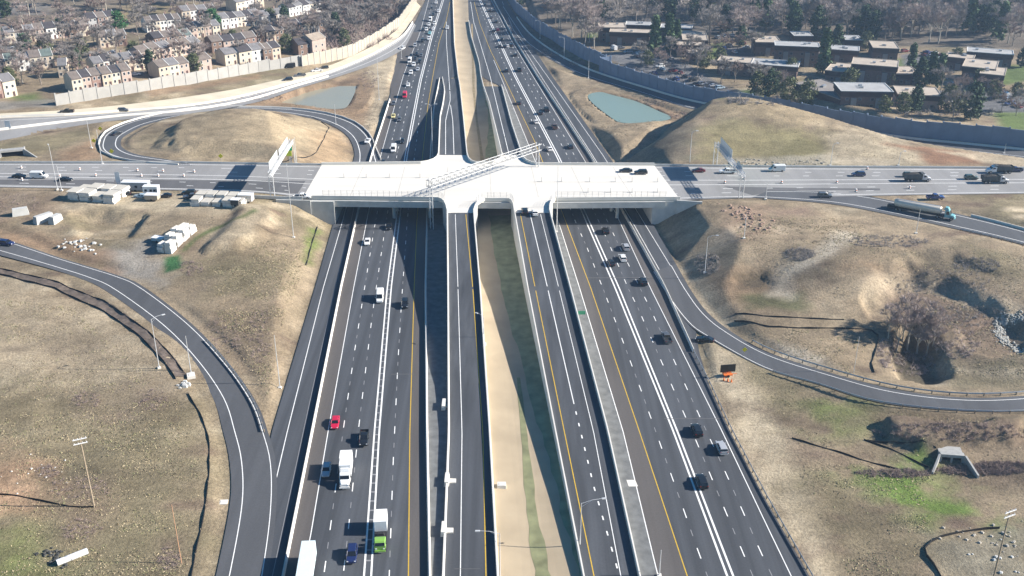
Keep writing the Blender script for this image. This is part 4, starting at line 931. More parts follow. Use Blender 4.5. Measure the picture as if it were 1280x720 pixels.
# ------------------------------------------------------------------ sign gantries
def truss(b, p, q, s, n, r=.09, mi=0):
    p = np.array(p, float); q = np.array(q, float); d = (q-p)/np.linalg.norm(q-p); u = np.cross(d, (0, 0, 1)); u /= np.linalg.norm(u); v = np.array((0, 0, 1.))
    C = [u*s/2*a+v*s/2*c for a, c in ((-1, -1), (1, -1), (1, 1), (-1, 1))]
    for c in C: b.tube(p+c, q+c, r, n=5, mi=mi)
    for i in range(n):
        a = p+(q-p)*i/n; e = p+(q-p)*(i+1)/n
        for k in range(4):
            c1 = C[k]; c2 = C[(k+1) % 4]
            b.tube(a+c1, e+c2, r*.6, n=4, mi=mi); b.tube(a+c1, a+c2, r*.6, n=4, mi=mi)
def gantry(label, pa, pb, h, panels, group, pcols, tower=False, size=1.3):
    A = np.array(pa); B = np.array(pb); t = thing('sign_gantry', label, 'sign gantry', tuple(A), 0, group); d = B-A; L = np.linalg.norm(d[:2]); B2 = np.array((d[0], d[1], d[2]))
    ux = d[:2]/L; nx = np.array((-ux[1], ux[0]))
    for q in (np.zeros(3), B2):
        b = MB()
        for s in (-.7, .7): b.tube((q[0]+nx[0]*s, q[1]+nx[1]*s, q[2]-2.), (q[0]+nx[0]*s, q[1]+nx[1]*s, h+size*.7), .17, .13, 8)
        zs = np.arange(max(q[2], 0)+1, h-1, 2.4)
        for i, z in enumerate(zs):
            s = -.7 if i % 2 else .7; b.tube((q[0]+nx[0]*s, q[1]+nx[1]*s, z), (q[0]-nx[0]*s, q[1]-nx[1]*s, z+2.4), .06, n=4)
        ob('support_tower', b.mesh('support_tower', LSTEEL), t)
    b = MB(); e = np.array((ux[0], ux[1], 0))*.8; truss(b, np.array((0, 0, h))-e, np.array((d[0], d[1], h))+e, size, max(8, int(L/(size*1.15))), .12 if size > 2 else .09); ob('truss', b.mesh('truss', LSTEEL if size < 2 else mat('truss steel', (.36, .37, .38), .55, .3)), t)
    for (s0, s1, z0, z1, side, front, back) in panels:
        b = MB(); o_ = nx*side
        a = ux*L*s0+o_; c = ux*L*s1+o_
        n2 = nx*.06*np.sign(side)
        b.add([(a[0], a[1], z0), (c[0], c[1], z0), (c[0], c[1], z1), (a[0], a[1], z1)], [(0, 1, 2, 3)], 0)
        b.add([(a[0]+n2[0], a[1]+n2[1], z0), (c[0]+n2[0], c[1]+n2[1], z0), (c[0]+n2[0], c[1]+n2[1], z1), (a[0]+n2[0], a[1]+n2[1], z1)], [(3, 2, 1, 0)], 1)
        for k in range(int((s1-s0)*L/1.2)+1):
            r_ = a+(c-a)*min(1, k*1.2/((s1-s0)*L)); b.tube((r_[0]-n2[0], r_[1]-n2[1], z0), (r_[0]-n2[0], r_[1]-n2[1], z1), .05, n=4, mi=0)
        ob('sign_panel', b.mesh('sign_panel', [back, front]), t)
BSIGN = mat('aluminium sign back', (.66, .68, .70), .5, .25, var=.04, scale=1)
a = P(341, 247.5, ZC); c = P(366.5, 204.5, ZC)
gantry('left overhead sign gantry with large pale panels across the crossing road', a, c, 8.4, [(.08, .46, 6.2, 11.6, .85, GSIGN, BSIGN), (.52, .95, 6.6, 10.8, .85, GSIGN, BSIGN)], 'sign gantries over the crossing road', None)
a = P(926, 247.5, ZC); c = P(893.5, 206.5, ZC)
gantry('right overhead sign gantry with bluish shaded panels across the crossing road', a, c, 8.0, [(.5, .95, 6.0, 11.2, -.85, GSIGN, BSIGN), (.12, .3, 6.8, 9.6, -.85, GSIGN, BSIGN)], 'sign gantries over the crossing road', None, size=1.2)
zt = 16.; A = P(538, 229, zt); B = P(672, 183.5, zt)
gantry('great white truss gantry running diagonally above the bridge deck', (A[0], A[1], 0), (B[0], B[1], 0), zt, [], 'diagonal truss gantry', None, size=2.2)
# small signs
def diamond(px, py, label, s=.9, h=2.2, m=YSIGN, pos=None):
    p = pos or G(px, py); t = thing('warning_sign', label, 'road sign', p, 0, 'yellow warning signs'); b = MB(); b.tube((0, 0, -.3), (0, 0, h+s*1.4), .05, n=5); ob('post', b.mesh('post', STEEL), t)
    b = MB(); b.add([(0, -.08, h), (s, -.08, h+s), (0, -.08, h+2*s), (-s, -.08, h+s), (0, -.05, h), (s, -.05, h+s), (0, -.05, h+2*s), (-s, -.05, h+s)], [(0, 1, 2, 3), (7, 6, 5, 4), (0, 4, 5, 1), (1, 5, 6, 2), (2, 6, 7, 3), (3, 7, 4, 0)]); ob('sign_plate', b.mesh('sign_plate', m), t)
diamond(127, 170, 'yellow diamond warning sign uppermost on the outside of the far loop bend')
diamond(119, 185.5, 'yellow diamond warning sign left of the far loop bend, the middle one')
diamond(141, 199, 'yellow diamond warning sign lowest by the far loop bend')
diamond(277, 205, 'yellow diamond warning sign by the crossing road below the tan mound')
diamond(930, 445, 'yellow diamond warning sign inside the near right exit ramp', .7, 1.2)
t = thing('exit_sign', 'small green over yellow sign on a post at the far end of the left gantry', 'road sign', P(362.5, 205.5, ZC)); b = MB(); b.tube((0, 0, -.3), (0, 0, 5), .09, n=6); ob('post', b.mesh('post', STEEL), t)
b = MB(); b.box(-1.3, 1.3, -.12, -.04, 5.3, 7.6); ob('green_panel', b.mesh('green_panel', mat('bright green panel', (.05, .55, .22), .5)), t)
b = MB(); b.box(-1.0, 1.0, -.12, -.04, 3.2, 5.26); ob('yellow_panel', b.mesh('yellow_panel', mat('yellow green panel', (.72, .75, .05), .5)), t)
def plate(px, py, label, w, h, m, hz=1.5, z=None, rz=0):
    p = G(px, py) if z is None else P(px, py, z); t = thing('road_sign', label, 'road sign', p, rz, None); b = MB(); b.tube((-w*.3, 0, -.3), (-w*.3, 0, hz+h), .05, n=5); b.tube((w*.3, 0, -.3), (w*.3, 0, hz+h), .05, n=5); ob('post', b.mesh('post', STEEL), t)
    b = MB(); b.box(-w/2, w/2, -.1, -.06, hz, hz+h); ob('sign_plate', b.mesh('sign_plate', m), t)
plate(11, 162, 'white sign plate on two posts beside the collector road at left', 2.2, 3.2, WSIGN, .6)
plate(149, 234, 'upright white sign plate between the stacked slabs and the office trailer', 1.6, 4.4, WSIGN, 1.2, ZC)
plate(727, 397, 'small green sign plate on the wall right of the right ramp', 2.0, 1.1, mat('dull green sign', (.05, .28, .16), .5), 1.0, 0)
# message board trailer on the right verge
t = thing('message_board', 'black message board on an orange trailer on the right verge', 'message board', G(909, 470), rad(8)); b = MB(); b.box(-1.9, 1.9, -.12, .12, 1.2, 3.2); ob('display_panel', b.mesh('display_panel', mat('black display', (.012, .012, .013), .4)), t)
b = MB(); b.box(-1.1, 1.1, -.8, .8, .5, .8); b.tube((1.1, 0, .6), (2.4, 0, .55), .06); b.tube((0, 0, .8), (0, 0, 1.4), .12); ob('trailer_frame', b.mesh('trailer_frame', ORANGE), t)
for s in (-1, 1): b = MB(); b.tube((0, s*.8-.1, .35), (0, s*.8+.1, .35), .35, n=10); ob('wheel', b.mesh('wheel', TYRE), t)
b = MB(); [b.tube((k*.9+.3*math.sin(k*3), .4*math.cos(k*5), 0), (k*.9+.3*math.sin(k*3), .4*math.cos(k*5), .9), .25, .1, 8) for k in range(3)]
tag(ob('traffic_cone', b.mesh('traffic_cone', ORANGE), None, G(905, 477)), 'cluster of orange cones below the message board', 'traffic cone')

# ------------------------------------------------------------------ utility poles
def upole(px, py, ytop, label, arms=True, r=.17, m=WOODP, lean=0):
    p = G(px, py); u = -(ytop-360)/F; h = H+(-sp+u*cp)*(p[1]/(cp+u*sp))-p[2]
    t = thing('utility_pole', label, 'utility pole', p, 0, 'utility poles'); t.rotation_euler = (0, rad(lean), 0)
    b = MB(); b.tube((0, 0, -.5), (0, 0, h), r, r*.7, 8); ob('pole', b.mesh('pole', m), t)
    if arms:
        for dz, rz in ((.5, 25), (1.5, 25)):
            b = MB(); c, s = math.cos(rad(rz)), math.sin(rad(rz)); b.bar((-1.3*c, -1.3*s-.2, h-dz), (1.3*c, 1.3*s-.2, h-dz), .14, .16); ob('crossarm', b.mesh('crossarm', WSIGN), t)
            for k in (-1.1, -.4, .4, 1.1): bb = MB(); bb.tube((k*c, k*s-.2, h-dz+.16), (k*c, k*s-.2, h-dz+.4), .06, n=5); ob('insulator', bb.mesh('insulator', WSIGN), t)
upole(118, 634, 546, 'weathered utility pole with white crossarms in the near left infield')
upole(227, 704, 631, 'thin orange brown pole without crossarms near the bottom left', False, .08, mat('rust brown pole', (.52, .30, .18), .8))
upole(1236, 745, 636, 'weathered utility pole with pale crossarms at the bottom right corner')
upole(1067, 466, 421, 'thin pale pole between silt fence and right exit ramp', False, .07, LSTEEL)

mat('dusty stones', (.36, .33, .28), .9)
# ------------------------------------------------------------------ things lying around
t = thing('pipe_section', 'white pipe section lying in the near left infield', 'pipe', G(91, 699), rad(38)); b = MB(); b.tube((-2.8, 0, .55), (2.8, 0, .55), .62, n=16, caps=False); ob('pipe_shell', b.mesh('pipe_shell', mat('white plastic pipe', (.72, .72, .72), .5), True), t)
b = MB(); b.tube((-2.7, 0, .55), (-2.6, 0, .55), .6, n=16); ob('pipe_bore', b.mesh('pipe_bore', mat('dark pipe bore', (.03, .035, .08), .7)), t)
def slab(px, py, sx, sy, sz, label, m=CONC, rz=0, z=None, name='drain_inlet', cat='drain inlet'):
    p = G(px, py) if z is None else P(px, py, z); b = MB(); b.box(-sx/2, sx/2, -sy/2, sy/2, -.4, sz, 0, .06, .06); b.box(-sx*.3, sx*.3, -sy*.3, sy*.3, sz, sz+.05, 0, .05, .05)
    return tag(ob(name, b.mesh(name, m), None, p, rz), label, cat)
slab(279, 628, 1.9, 1.6, .15, 'white concrete drain inlet cover beside the near left loop ramp', rz=rad(5))
slab(239, 471, 2.0, 2.2, .7, 'white concrete inlet box at the end of the dark ditch', rz=rad(20))
slab(627, 608, 1.9, 1.5, .7, 'white block with dark side standing on the tan median', z=0.)
b = MB()
for k in range(14):
    a = k*2.4; x, y = 1.6*math.cos(a)*RD.random(), 2.4*math.sin(a)*RD.random(); s = RD.uniform(.25, .6); b.box(x-s, x+s, y-s*.8, y+s*.8, -.2, s, 0, s*.3, s*.3)
tag(ob('riprap', b.mesh('riprap', CONCW), None, G(230, 482)), 'heap of pale riprap stones at the end of the dark ditch', 'stones', None, 'stuff')
# oval rock lined basin at right edge
def rocks(name, pix, n, s0, s1, m, label, cat='stones', spread=1.5):
    b = MB(); base = np.array(G(*pix[0]))
    P3 = along([G(x, y) for x, y in pix], .8)
    for k in range(n):
        p = P3[RD.randrange(len(P3))]; x = p[0]+RD.gauss(0, spread); y = p[1]+RD.gauss(0, spread); z = ground_z(x, y); s = RD.uniform(s0, s1)
        rr = []
        for zz, f in ((-.3, .8), (.25, 1), (.7, .6)): rr.append([(x-base[0]+s*f*math.cos(a+k)*RD.uniform(.7, 1.2), y-base[1]+s*f*math.sin(a+k)*RD.uniform(.7, 1.2), z-base[2]+zz*s) for a in np.linspace(0, 6.28, 6)[:-1]])
        b.loft(rr)
    return tag(ob(name, b.mesh(name, m), None, tuple(base)), label, cat, None, 'stuff')
rocks('riprap', [(1252, 402), (1249, 415), (1256, 428), (1268, 436), (1285, 440), (1300, 436)], 420, .15, .42, mat('grey riprap', (.40, .39, .35), .9, var=.25, scale=1), 'ring of pale riprap around the basin at right edge', spread=.8)
rocks('riprap', [(1250, 402), (1262, 397), (1290, 396), (1300, 400)], 260, .15, .4, MATS['grey riprap'], 'pale riprap along the upper rim of the basin at right edge', spread=.8)
rocks('rubble', [(1218, 668), (1240, 678), (1265, 672)], 40, .12, .5, MATS['dusty stones'], 'scattered pale rubble behind the curling silt fence', spread=3)
rocks('rubble', [(1235, 700), (1262, 705)], 12, .2, .5, CONCW, 'few white rubble blocks beside the bottom right pole', spread=2.5)
rocks('rubble', [(60, 690), (78, 702)], 30, .2, .5, mat('dark rubble', (.06, .06, .055), .9, var=.4, scale=2), 'dark rubble beside the white pipe', spread=1.2)
rocks('rubble', [(40, 585), (60, 600)], 16, .1, .3, CONC, 'small pale stones on the bare dirt at left', spread=3)
rocks('rubble', [(920, 260), (940, 275), (950, 285)], 70, .2, .7, mat('reddish rubble', (.32, .22, .17), .9, var=.3, scale=1), 'reddish dirt and rubble beside the right abutment', spread=2.5)
rocks('rubble', [(895, 210), (930, 203), (1030, 203)], 90, .15, .5, mat('dusty stones', (.36, .33, .28), .9), 'pale stones along the foot of the far right mound', spread=1.5)
rocks('rubble', [(80, 300), (120, 312)], 30, .25, .8, CONCW, 'pale broken concrete heap along the dirt bank', spread=2)
for px, py, s, lb in ((26, 268, 2.6, 'tilted grey concrete block on the dirt at left'), (55, 276, 3.2, 'dark sided stone wall remnant on the dirt at left'), (70, 277, 2.2, 'pale end block of the stone wall remnant at left')):
    p = G(px, py); b = MB(); b.box(-s, s, -1.2, 1.2, -.5, 2.2, 0, .4, .3); tag(ob('concrete_block', b.mesh('concrete_block', CONCW), None, p, rad(px)), lb, 'concrete block')

# ------------------------------------------------------------------ construction yard
WWRAP = mat('white wrapped slab', (.66, .645, .61), .8, var=.15, scale=.7)
GTOP = mat('dusty slab top', (.50, .47, .41), .9, var=.1, scale=.8)
def stack(px, py, rz, nx, ny, layers, sx, sy, sz, lb, gp, jitter=.25, top=None, name='slab_stack', cat='slab stack', z=None):
    p = np.array(G(px, py) if z is None else P(px, py, z)); c, s = math.cos(rz), math.sin(rz); k = 0
    for i in range(nx):
        for j in range(ny):
            b = MB(); zz = -.4
            for L in range(layers-(RD.random() < .25)):
                ox, oy = RD.uniform(-jitter, jitter), RD.uniform(-jitter, jitter); fx, fy = RD.uniform(.78, 1), RD.uniform(.8, 1); b.box(-sx/2*fx+ox, sx/2*fx+ox, -sy/2*fy+oy, sy/2*fy+oy, zz, zz+sz*.9, 0, .04, .04); b.box(-sx/2*fx+ox+.2, -sx/2*fx+ox+.5, -sy/2*fy+oy+.1, sy/2*fy+oy-.1, zz+sz*.9, zz+sz, 1); b.box(sx/2*fx+ox-.5, sx/2*fx+ox-.2, -sy/2*fy+oy+.1, sy/2*fy+oy-.1, zz+sz*.9, zz+sz, 1); zz += sz
            if top: b.box(-sx/2+.1, sx/2-.1, -sy/2+.1, sy/2-.1, zz-.06, zz+.05, 1)
            x = (i-(nx-1)/2)*sx*1.08; y = (j-(ny-1)/2)*sy*1.08; k += 1
            q = (p[0]+x*c-y*s, p[1]+x*s+y*c); q = q+(ground_z(*q),)
            tag(ob(name, b.mesh(name, [WWRAP, GTOP]), None, q, rz), lb % {'r': ['front', 'second', 'third', 'rear'][min(j, 3)], 'c': ['leftmost', 'second', 'third', 'fourth', 'fifth', 'sixth'][min(i, 5)]}, cat, gp)
stack(124, 246, rad(-12), 4, 2, 4, 4.1, 5.0, .85, 'white concrete slab stack, %(c)s from left in the %(r)s row beside the yard sign', 'stacked slabs in the left yard', .35, 1)
stack(276, 253, rad(-6), 5, 2, 3, 3.3, 4.2, .95, 'pale panel stack below the left gantry, %(c)s from left in the %(r)s row', 'stacked panels below the gantry', .2, 1)
stack(222, 301, rad(-18), 2, 4, 4, 2.4, 3.4, .95, 'white wrapped crate pile beside the green ditch, %(c)s column, %(r)s from camera', 'crate piles on the slope', .12)
def trailer(px, py, L, W, h, label, rz, m, name='office_trailer', cat='office trailer', win=True):
    p = G(px, py); t = thing(name, label, cat, p, rz); b = MB(); b.box(-L/2, L/2, -W/2, W/2, .5, h); ob('body', b.mesh('body', m), t)
    b = MB(); b.box(-L/2-.1, L/2+.1, -W/2-.1, W/2+.1, h+.003, h+.15); ob('roof', b.mesh('roof', WSIGN), t)
    if win:
        for k in (-.3, 0.05, .3): b = MB(); b.box(k*L-.45, k*L+.45, -W/2-.03, -W/2-.003, 1.4, 2.2); ob('window', b.mesh('window', GLASS), t)
        b = MB(); b.box(L*.42-.4, L*.42+.4, -W/2-.03, -W/2-.003, .6, 2.4); ob('door', b.mesh('door', CONCW), t)
    for s in (-1, 1): b = MB(); b.tube((0, s*W/2-.1*s-.1, .4), (0, s*W/2-.1*s+.1, .4), .4, n=10); ob('wheel', b.mesh('wheel', TYRE), t)
trailer(171, 238, 9, 2.8, 3.2, 'long white office trailer at the roadside in the left yard', rad(-2), mat('blue grey trailer wall', (.30, .33, .36), .6))
trailer(190, 243, 5, 2.4, 3.0, 'short white office trailer right of the long one', rad(-2), WSIGN)
trailer(191, 250, 4.4, 2.6, 2.0, 'low tan storage bin in front of the short office trailer', rad(-4), mat('tan bin', (.42, .36, .28), .8), 'storage_bin', 'storage bin', False)
trailer(308, 252, 4.6, 2.6, 2.6, 'white storage container at the right end of the panel stacks', rad(-6), WWRAP, 'storage_container', 'storage container', False)
trailer(295, 257, 2.6, 2.2, 2.2, 'dark open crate in front of the white storage container', rad(-6), mat('dark crate', (.08, .075, .07), .8), 'storage_crate', 'crate', False)
trailer(199, 302, 3.8, 2.2, 1.4, 'pale blue tank lying in the shade left of the crate piles', rad(-18), mat('pale blue tank', (.40, .52, .56), .5), 'storage_tank', 'tank', False)
# traffic drums on the crossing road, small posts on the bridge deck
b = MB(); b.tube((0, 0, 0), (0, 0, .14), .48, .48, 10); drum_base = b.mesh('base', TYRE)
b = MB(); b.tube((0, 0, .14), (0, 0, 1.15), .34, .26, 10); drum_body = b.mesh('body', WSIGN)
b = MB(); b.tube((0, 0, .55), (0, 0, .8), .315, .295, 10); drum_band = b.mesh('band', ORANGE)
DR = [('base', drum_base), ('body', drum_body), ('band', drum_band)]
for i, (px, py) in enumerate([(27, 211), (28, 226), (100, 213), (120, 220.5), (172, 214), (177, 221), (198, 221), (204, 215), (230, 221), (243, 216), (75, 221), (977, 229), (1046, 229), (1084, 212), (1137, 236), (930, 224), (906, 229), (1070, 240)]):
    side = 'left' if px < 600 else 'right'
    q = sorted([p for p in (27, 28, 75, 100, 120, 172, 177, 198, 204, 230, 243)] if side == 'left' else (906, 930, 977, 1046, 1070, 1084, 1137)).index(px)
    place(DR, 'traffic_drum', 'white and orange traffic drum %s of the bridge, %s from the left' % (side, ['first', 'second', 'third', 'fourth', 'fifth', 'sixth', 'seventh', 'eighth', 'ninth', 'tenth', 'eleventh'][q]), 'traffic drum', P(px, py, ZC), 0, 'traffic drums on the crossing road')
b = MB(); b.box(-1.6, .25, -.2, .2, 0, .09); pb = b.mesh('base', CONCW)  # foot stretched leftwards, the post's shadow built into its shape
b = MB(); b.tube((0, 0, .09), (0, 0, 1.6), .09, .07, 6); pp = b.mesh('post', mat('grey delineator', (.33, .32, .30), .7))
for i, (px, py) in enumerate([(430, 222), (458, 222), (487, 222), (525, 222.3), (677, 227), (702, 227), (737, 227.3), (769, 227.3), (790, 227.4), (822, 227.5), (735, 240.5), (763, 240.5), (790, 240.5), (822, 240.3)]):
    rw = 'left half' if i < 4 else ('upper row of the right half' if i < 10 else 'lower row of the right half'); k = i if i < 4 else (i-4 if i < 10 else i-10)
    place([('base', pb), ('post', pp)], 'delineator_post', 'small grey post on the bridge deck, %s in the %s' % (['first', 'second', 'third', 'fourth', 'fifth', 'sixth'][k], rw), 'delineator', P(px, py, ZC+.04), 0, 'posts on the bridge deck')

# ------------------------------------------------------------------ ponds
for pts, z, lb, rgb in PONDS:
    b = MB(); b.add([(p[0], p[1], z) for p in pts], [tuple(range(len(pts)))]); me = b.mesh('pond_water', mat(lb, rgb, .18, spec=.5))
    if me.polygons[0].normal.z < 0: me.flip_normals()
    tag(ob('pond_water', me), lb, 'pond', None, 'structure')
# ------------------------------------------------------------------ vehicles (front towards +Y)
def paint_mat(name, rgb):
    k = 'paint '+name
    if k in MATS: return MATS[k]
    m = mat(k, rgb, .32, .15 if name in ('silver', 'grey') else 0, spec=.5); m.node_tree.nodes['Principled BSDF'].inputs['Coat Weight'].default_value = .4; return m
COLS = {'white': (.72, .72, .71), 'black': (.012, .013, .015), 'grey': (.10, .105, .115), 'silver': (.42, .43, .45), 'red': (.50, .012, .05), 'darkred': (.16, .012, .015), 'blue': (.03, .06, .19), 'navy': (.015, .025, .09), 'green': (.22, .42, .08),
        'darkgreen': (.05, .07, .055), 'teal': (.18, .42, .45), 'beige': (.45, .40, .32), 'brown': (.10, .06, .045), 'paleblue': (.35, .45, .52), 'yellow': (.62, .55, .25)}
def octring(y, hw, z0, z1, c=.12, c2=None):
    c2 = c if c2 is None else c2
    return [(-hw+c2, y, z0), (hw-c2, y, z0), (hw, y, z0+c2), (hw, y, z1-c), (hw-c, y, z1), (-hw+c, y, z1), (-hw, y, z1-c), (-hw, y, z0+c2)]
def wheels(spots, r, w):
    b = MB(); b.tube((-w/2, 0, 0), (w/2, 0, 0), r, n=14); ty = b.mesh('tyre', TYRE)
    b = MB(); b.tube((-w/2-.01, 0, 0), (w/2+.01, 0, 0), r*.58, n=10); rm = b.mesh('rim', RIM)
    return [('wheel', None, (x, y, r), [('tyre', ty), ('rim', rm)]) for x, y in spots]
def place_v(parts, name, label, cat, loc, rz, group):
    t = thing(name, label, cat, loc, rz, group)
    for p in parts:
        if p[0] == 'wheel':
            c = ob('wheel', p[3][0][1], t, p[2]); ob('rim', p[3][1][1], c)
        else: ob(p[0], p[1], t, p[2] if len(p) > 2 else (0, 0, 0))
    return t
def lights(hw, yf, yr, zf, zr, w=.34, h=.16):
    out = []
    for s in (-1, 1):
        b = MB(); b.box(s*(hw-.28)-w/2, s*(hw-.28)+w/2, yf-.06, yf+.03, zf-h/2, zf+h/2, 0, .03); out.append(('headlight', b.mesh('headlight', LAMP)))
        b = MB(); b.box(s*(hw-.22)-.13, s*(hw-.22)+.13, yr-.03, yr+.06, zr-h/2, zr+h/2); out.append(('tail_light', b.mesh('tail_light', TAIL)))
    return out
def mirrors(hw, y, z, m):
    out = []
    for s in (-1, 1): b = MB(); b.box(s*hw-.02 if s > 0 else s*hw-.2, s*hw+.2 if s > 0 else s*hw+.02, y-.07, y+.07, z-.08, z+.08); out.append(('mirror', b.mesh('mirror', m)))
    return out
def car_parts(kind, colr):
    m = paint_mat(colr, COLS[colr])
    if kind == 'sedan':
        st = [(-2.4, .74, .42, .86), (-2.3, .86, .28, .98), (-1.4, .91, .2, 1.0), (.8, .91, .2, .98), (1.7, .89, .22, .86), (2.25, .8, .28, .72), (2.4, .66, .36, .6)]
        gh = [(-1.95, .82, .97), (-1.25, .68, 1.40), (.15, .68, 1.42), (1.05, .80, .95)]; wb = (-1.4, 1.45); r = .33; L = (2.36, -2.38, .64, .84)
    elif kind == 'suv':
        st = [(-2.35, .8, .5, 1.1), (-2.28, .93, .34, 1.12), (-1.3, .97, .25, 1.12), (.9, .97, .25, 1.12), (1.7, .95, .27, 1.04), (2.25, .88, .34, .92), (2.4, .74, .42, .76)]
        gh = [(-2.25, .88, 1.1), (-1.95, .76, 1.70), (.3, .76, 1.74), (1.15, .88, 1.1)]; wb = (-1.42, 1.45); r = .38; L = (2.36, -2.33, .84, 1.0)
    elif kind == 'pickup':
        st = [(-2.9, .9, .5, .72), (-2.85, .96, .42, .76), (-.9, .98, .36, .76), (-.86, .98, .36, 1.14), (1.1, .98, .36, 1.16), (2.3, .96, .38, 1.1), (2.8, .9, .44, 1.0), (2.9, .8, .5, .85)]
        gh = [(-.86, .88, 1.13), (-.7, .78, 1.80), (.45, .78, 1.84), (1.25, .88, 1.14)]; wb = (-1.85, 1.85); r = .42; L = (2.86, -2.88, .9, .95)
    elif kind == 'van':
        st = [(-2.9, .94, .5, 1.3), (-2.85, 1., .36, 1.3), (1.6, 1., .3, 1.3), (2.2, .97, .32, 1.18), (2.75, .9, .36, 1.0), (2.9, .8, .42, .8)]
        gh = None; wb = (-1.7, 1.8); r = .36; L = (2.86, -2.88, .85, 1.1)
    b = MB(); b.loft([octring(*s) for s in st])
    if kind == 'pickup':
        for s in (-1, 1): b.box(s*.94-.04, s*.94+.04, -2.88, -.88, .75, 1.15)
        b.box(-.9, .9, -2.9, -2.82, .75, 1.15)
    parts = []
    if gh:
        (ya, wa, za), (yb, wb_, zb), (yc, wc, zc), (yd, wd, zd) = gh
        g = MB(); g.add([(-wa, ya, za), (wa, ya, za), (wb_, yb, zb-.05), (-wb_, yb, zb-.05), (-wc, yc, zc-.05), (wc, yc, zc-.05), (wd, yd, zd), (-wd, yd, zd)],
                        [(0, 1, 2, 3), (3, 2, 5, 4), (4, 5, 6, 7), (1, 6, 5, 2), (0, 3, 4, 7)])
        glass = g.mesh('window_glass', GLASS)
        b.box(-wb_-.02, wb_+.02, yb-.08, yc+.1, zb-.06, zb+.02, 0, .1, .12)
        for s in (-1, 1):
            for t in ((.0,), (.5,)):
                y0 = ya+(yd-ya)*(.1 if t[0] == 0 else .5); y1 = yb+(yc-yb)*(.05 if t[0] == 0 else .5)
                b.tube((s*(wa+.01), y0, za), (s*(wb_+.02), y1, zb-.04), .05, n=4)
            b.tube((s*(wd+.0), yd-.04, zd), (s*(wc+.015), yc, zc-.04), .045, n=4)
        parts.append(('window_glass', glass))
        if kind == 'pickup':
            q = MB(); q.box(-.9, .9, -2.8, -.9, .765, .8); parts.append(('bed_liner', q.mesh('bed_liner', CHASS)))
    else:
        b.loft([octring(-2.88, .97, 1.25, 2.42, .18, .02), octring(-2.7, .985, 1.25, 2.5, .2, .02), octring(1.0, .985, 1.25, 2.5, .2, .02), octring(1.35, .94, 1.25, 2.38, .2, .02), octring(2.05, .88, 1.15, 1.35, .06, .02)])
        g = MB(); g.add([(-.78, 1.42, 2.27), (.78, 1.42, 2.27), (.86, 2.06, 1.33), (-.86, 2.06, 1.33)], [(3, 2, 1, 0)])
        for v in range(4): g.v[v] = (g.v[v][0], g.v[v][1]+.05, g.v[v][2]+.04)
        parts.append(('windshield', g.mesh('windshield', GLASS)))
        for s in (-1, 1): g = MB(); g.box(s*1.0-.012, s*1.0+.012, .55, 1.4, 1.42, 2.0); parts.append(('side_window', g.mesh('side_window', GLASS)))
    b.box(-.8, .8, st[0][0]-.02, st[0][0]+.1, .34, .5)
    parts.insert(0, ('body', b.mesh('body', m)))
    hw = st[2][1]; parts += lights(hw, *L); parts += mirrors(hw, gh[3][0]-.25 if gh else 1.5, st[3][3]+.12, m)
    parts += wheels([(s*(hw-.11), y) for s in (-1, 1) for y in wb], r, .24)
    return parts
def cab_parts(m, y0, zt=2.7, hood=True, W=1.15):
    """truck cab whose back is at y0"""
    b = MB(); L = 1.5
    b.loft([octring(y0, W, .7, zt-.1, .12), octring(y0+L*.5, W, .7, zt, .15), octring(y0+L*.85, W*.97, .7, zt-.12, .15), octring(y0+L+.35, W*.93, .7, 1.75, .1)])
    out = []
    if hood:
        b.loft([octring(y0+L+.3, W*.9, .65, 1.78, .12), octring(y0+L+1.3, W*.82, .65, 1.6, .2), octring(y0+L+1.6, W*.74, .7, 1.35, .2)]); yf = y0+L+1.6
    else: yf = y0+L+.4
    b.box(-W*.95, W*.95, yf-.1, yf+.15, .45, .8, 0, .04, .04)
    out.append(('cab', b.mesh('cab', m)))
    g = MB(); g.add([(-W*.84, y0+L*.88+.06, zt-.28), (W*.84, y0+L*.88+.06, zt-.28), (W*.86, y0+L+.35+.04, 1.8), (-W*.86, y0+L+.35+.04, 1.8)], [(3, 2, 1, 0)]); out.append(('windshield', g.mesh('windshield', GLASS)))
    for s in (-1, 1): g = MB(); g.box(s*W-.015, s*W+.015, y0+.45, y0+1.3, 1.75, zt-.4); out.append(('side_window', g.mesh('side_window', GLASS)))
    for s in (-1, 1): q = MB(); q.box(s*W*.68-.16, s*W*.68+.16, yf-.12, yf+.03, 1.0, 1.22); out.append(('headlight', q.mesh('headlight', LAMP)))
    out += mirrors(W, y0+1.45, 2.0, CHASS)
    return out, yf
WBOX = mat('white cargo box', (.78, .79, .79), .5, var=.03, scale=1)
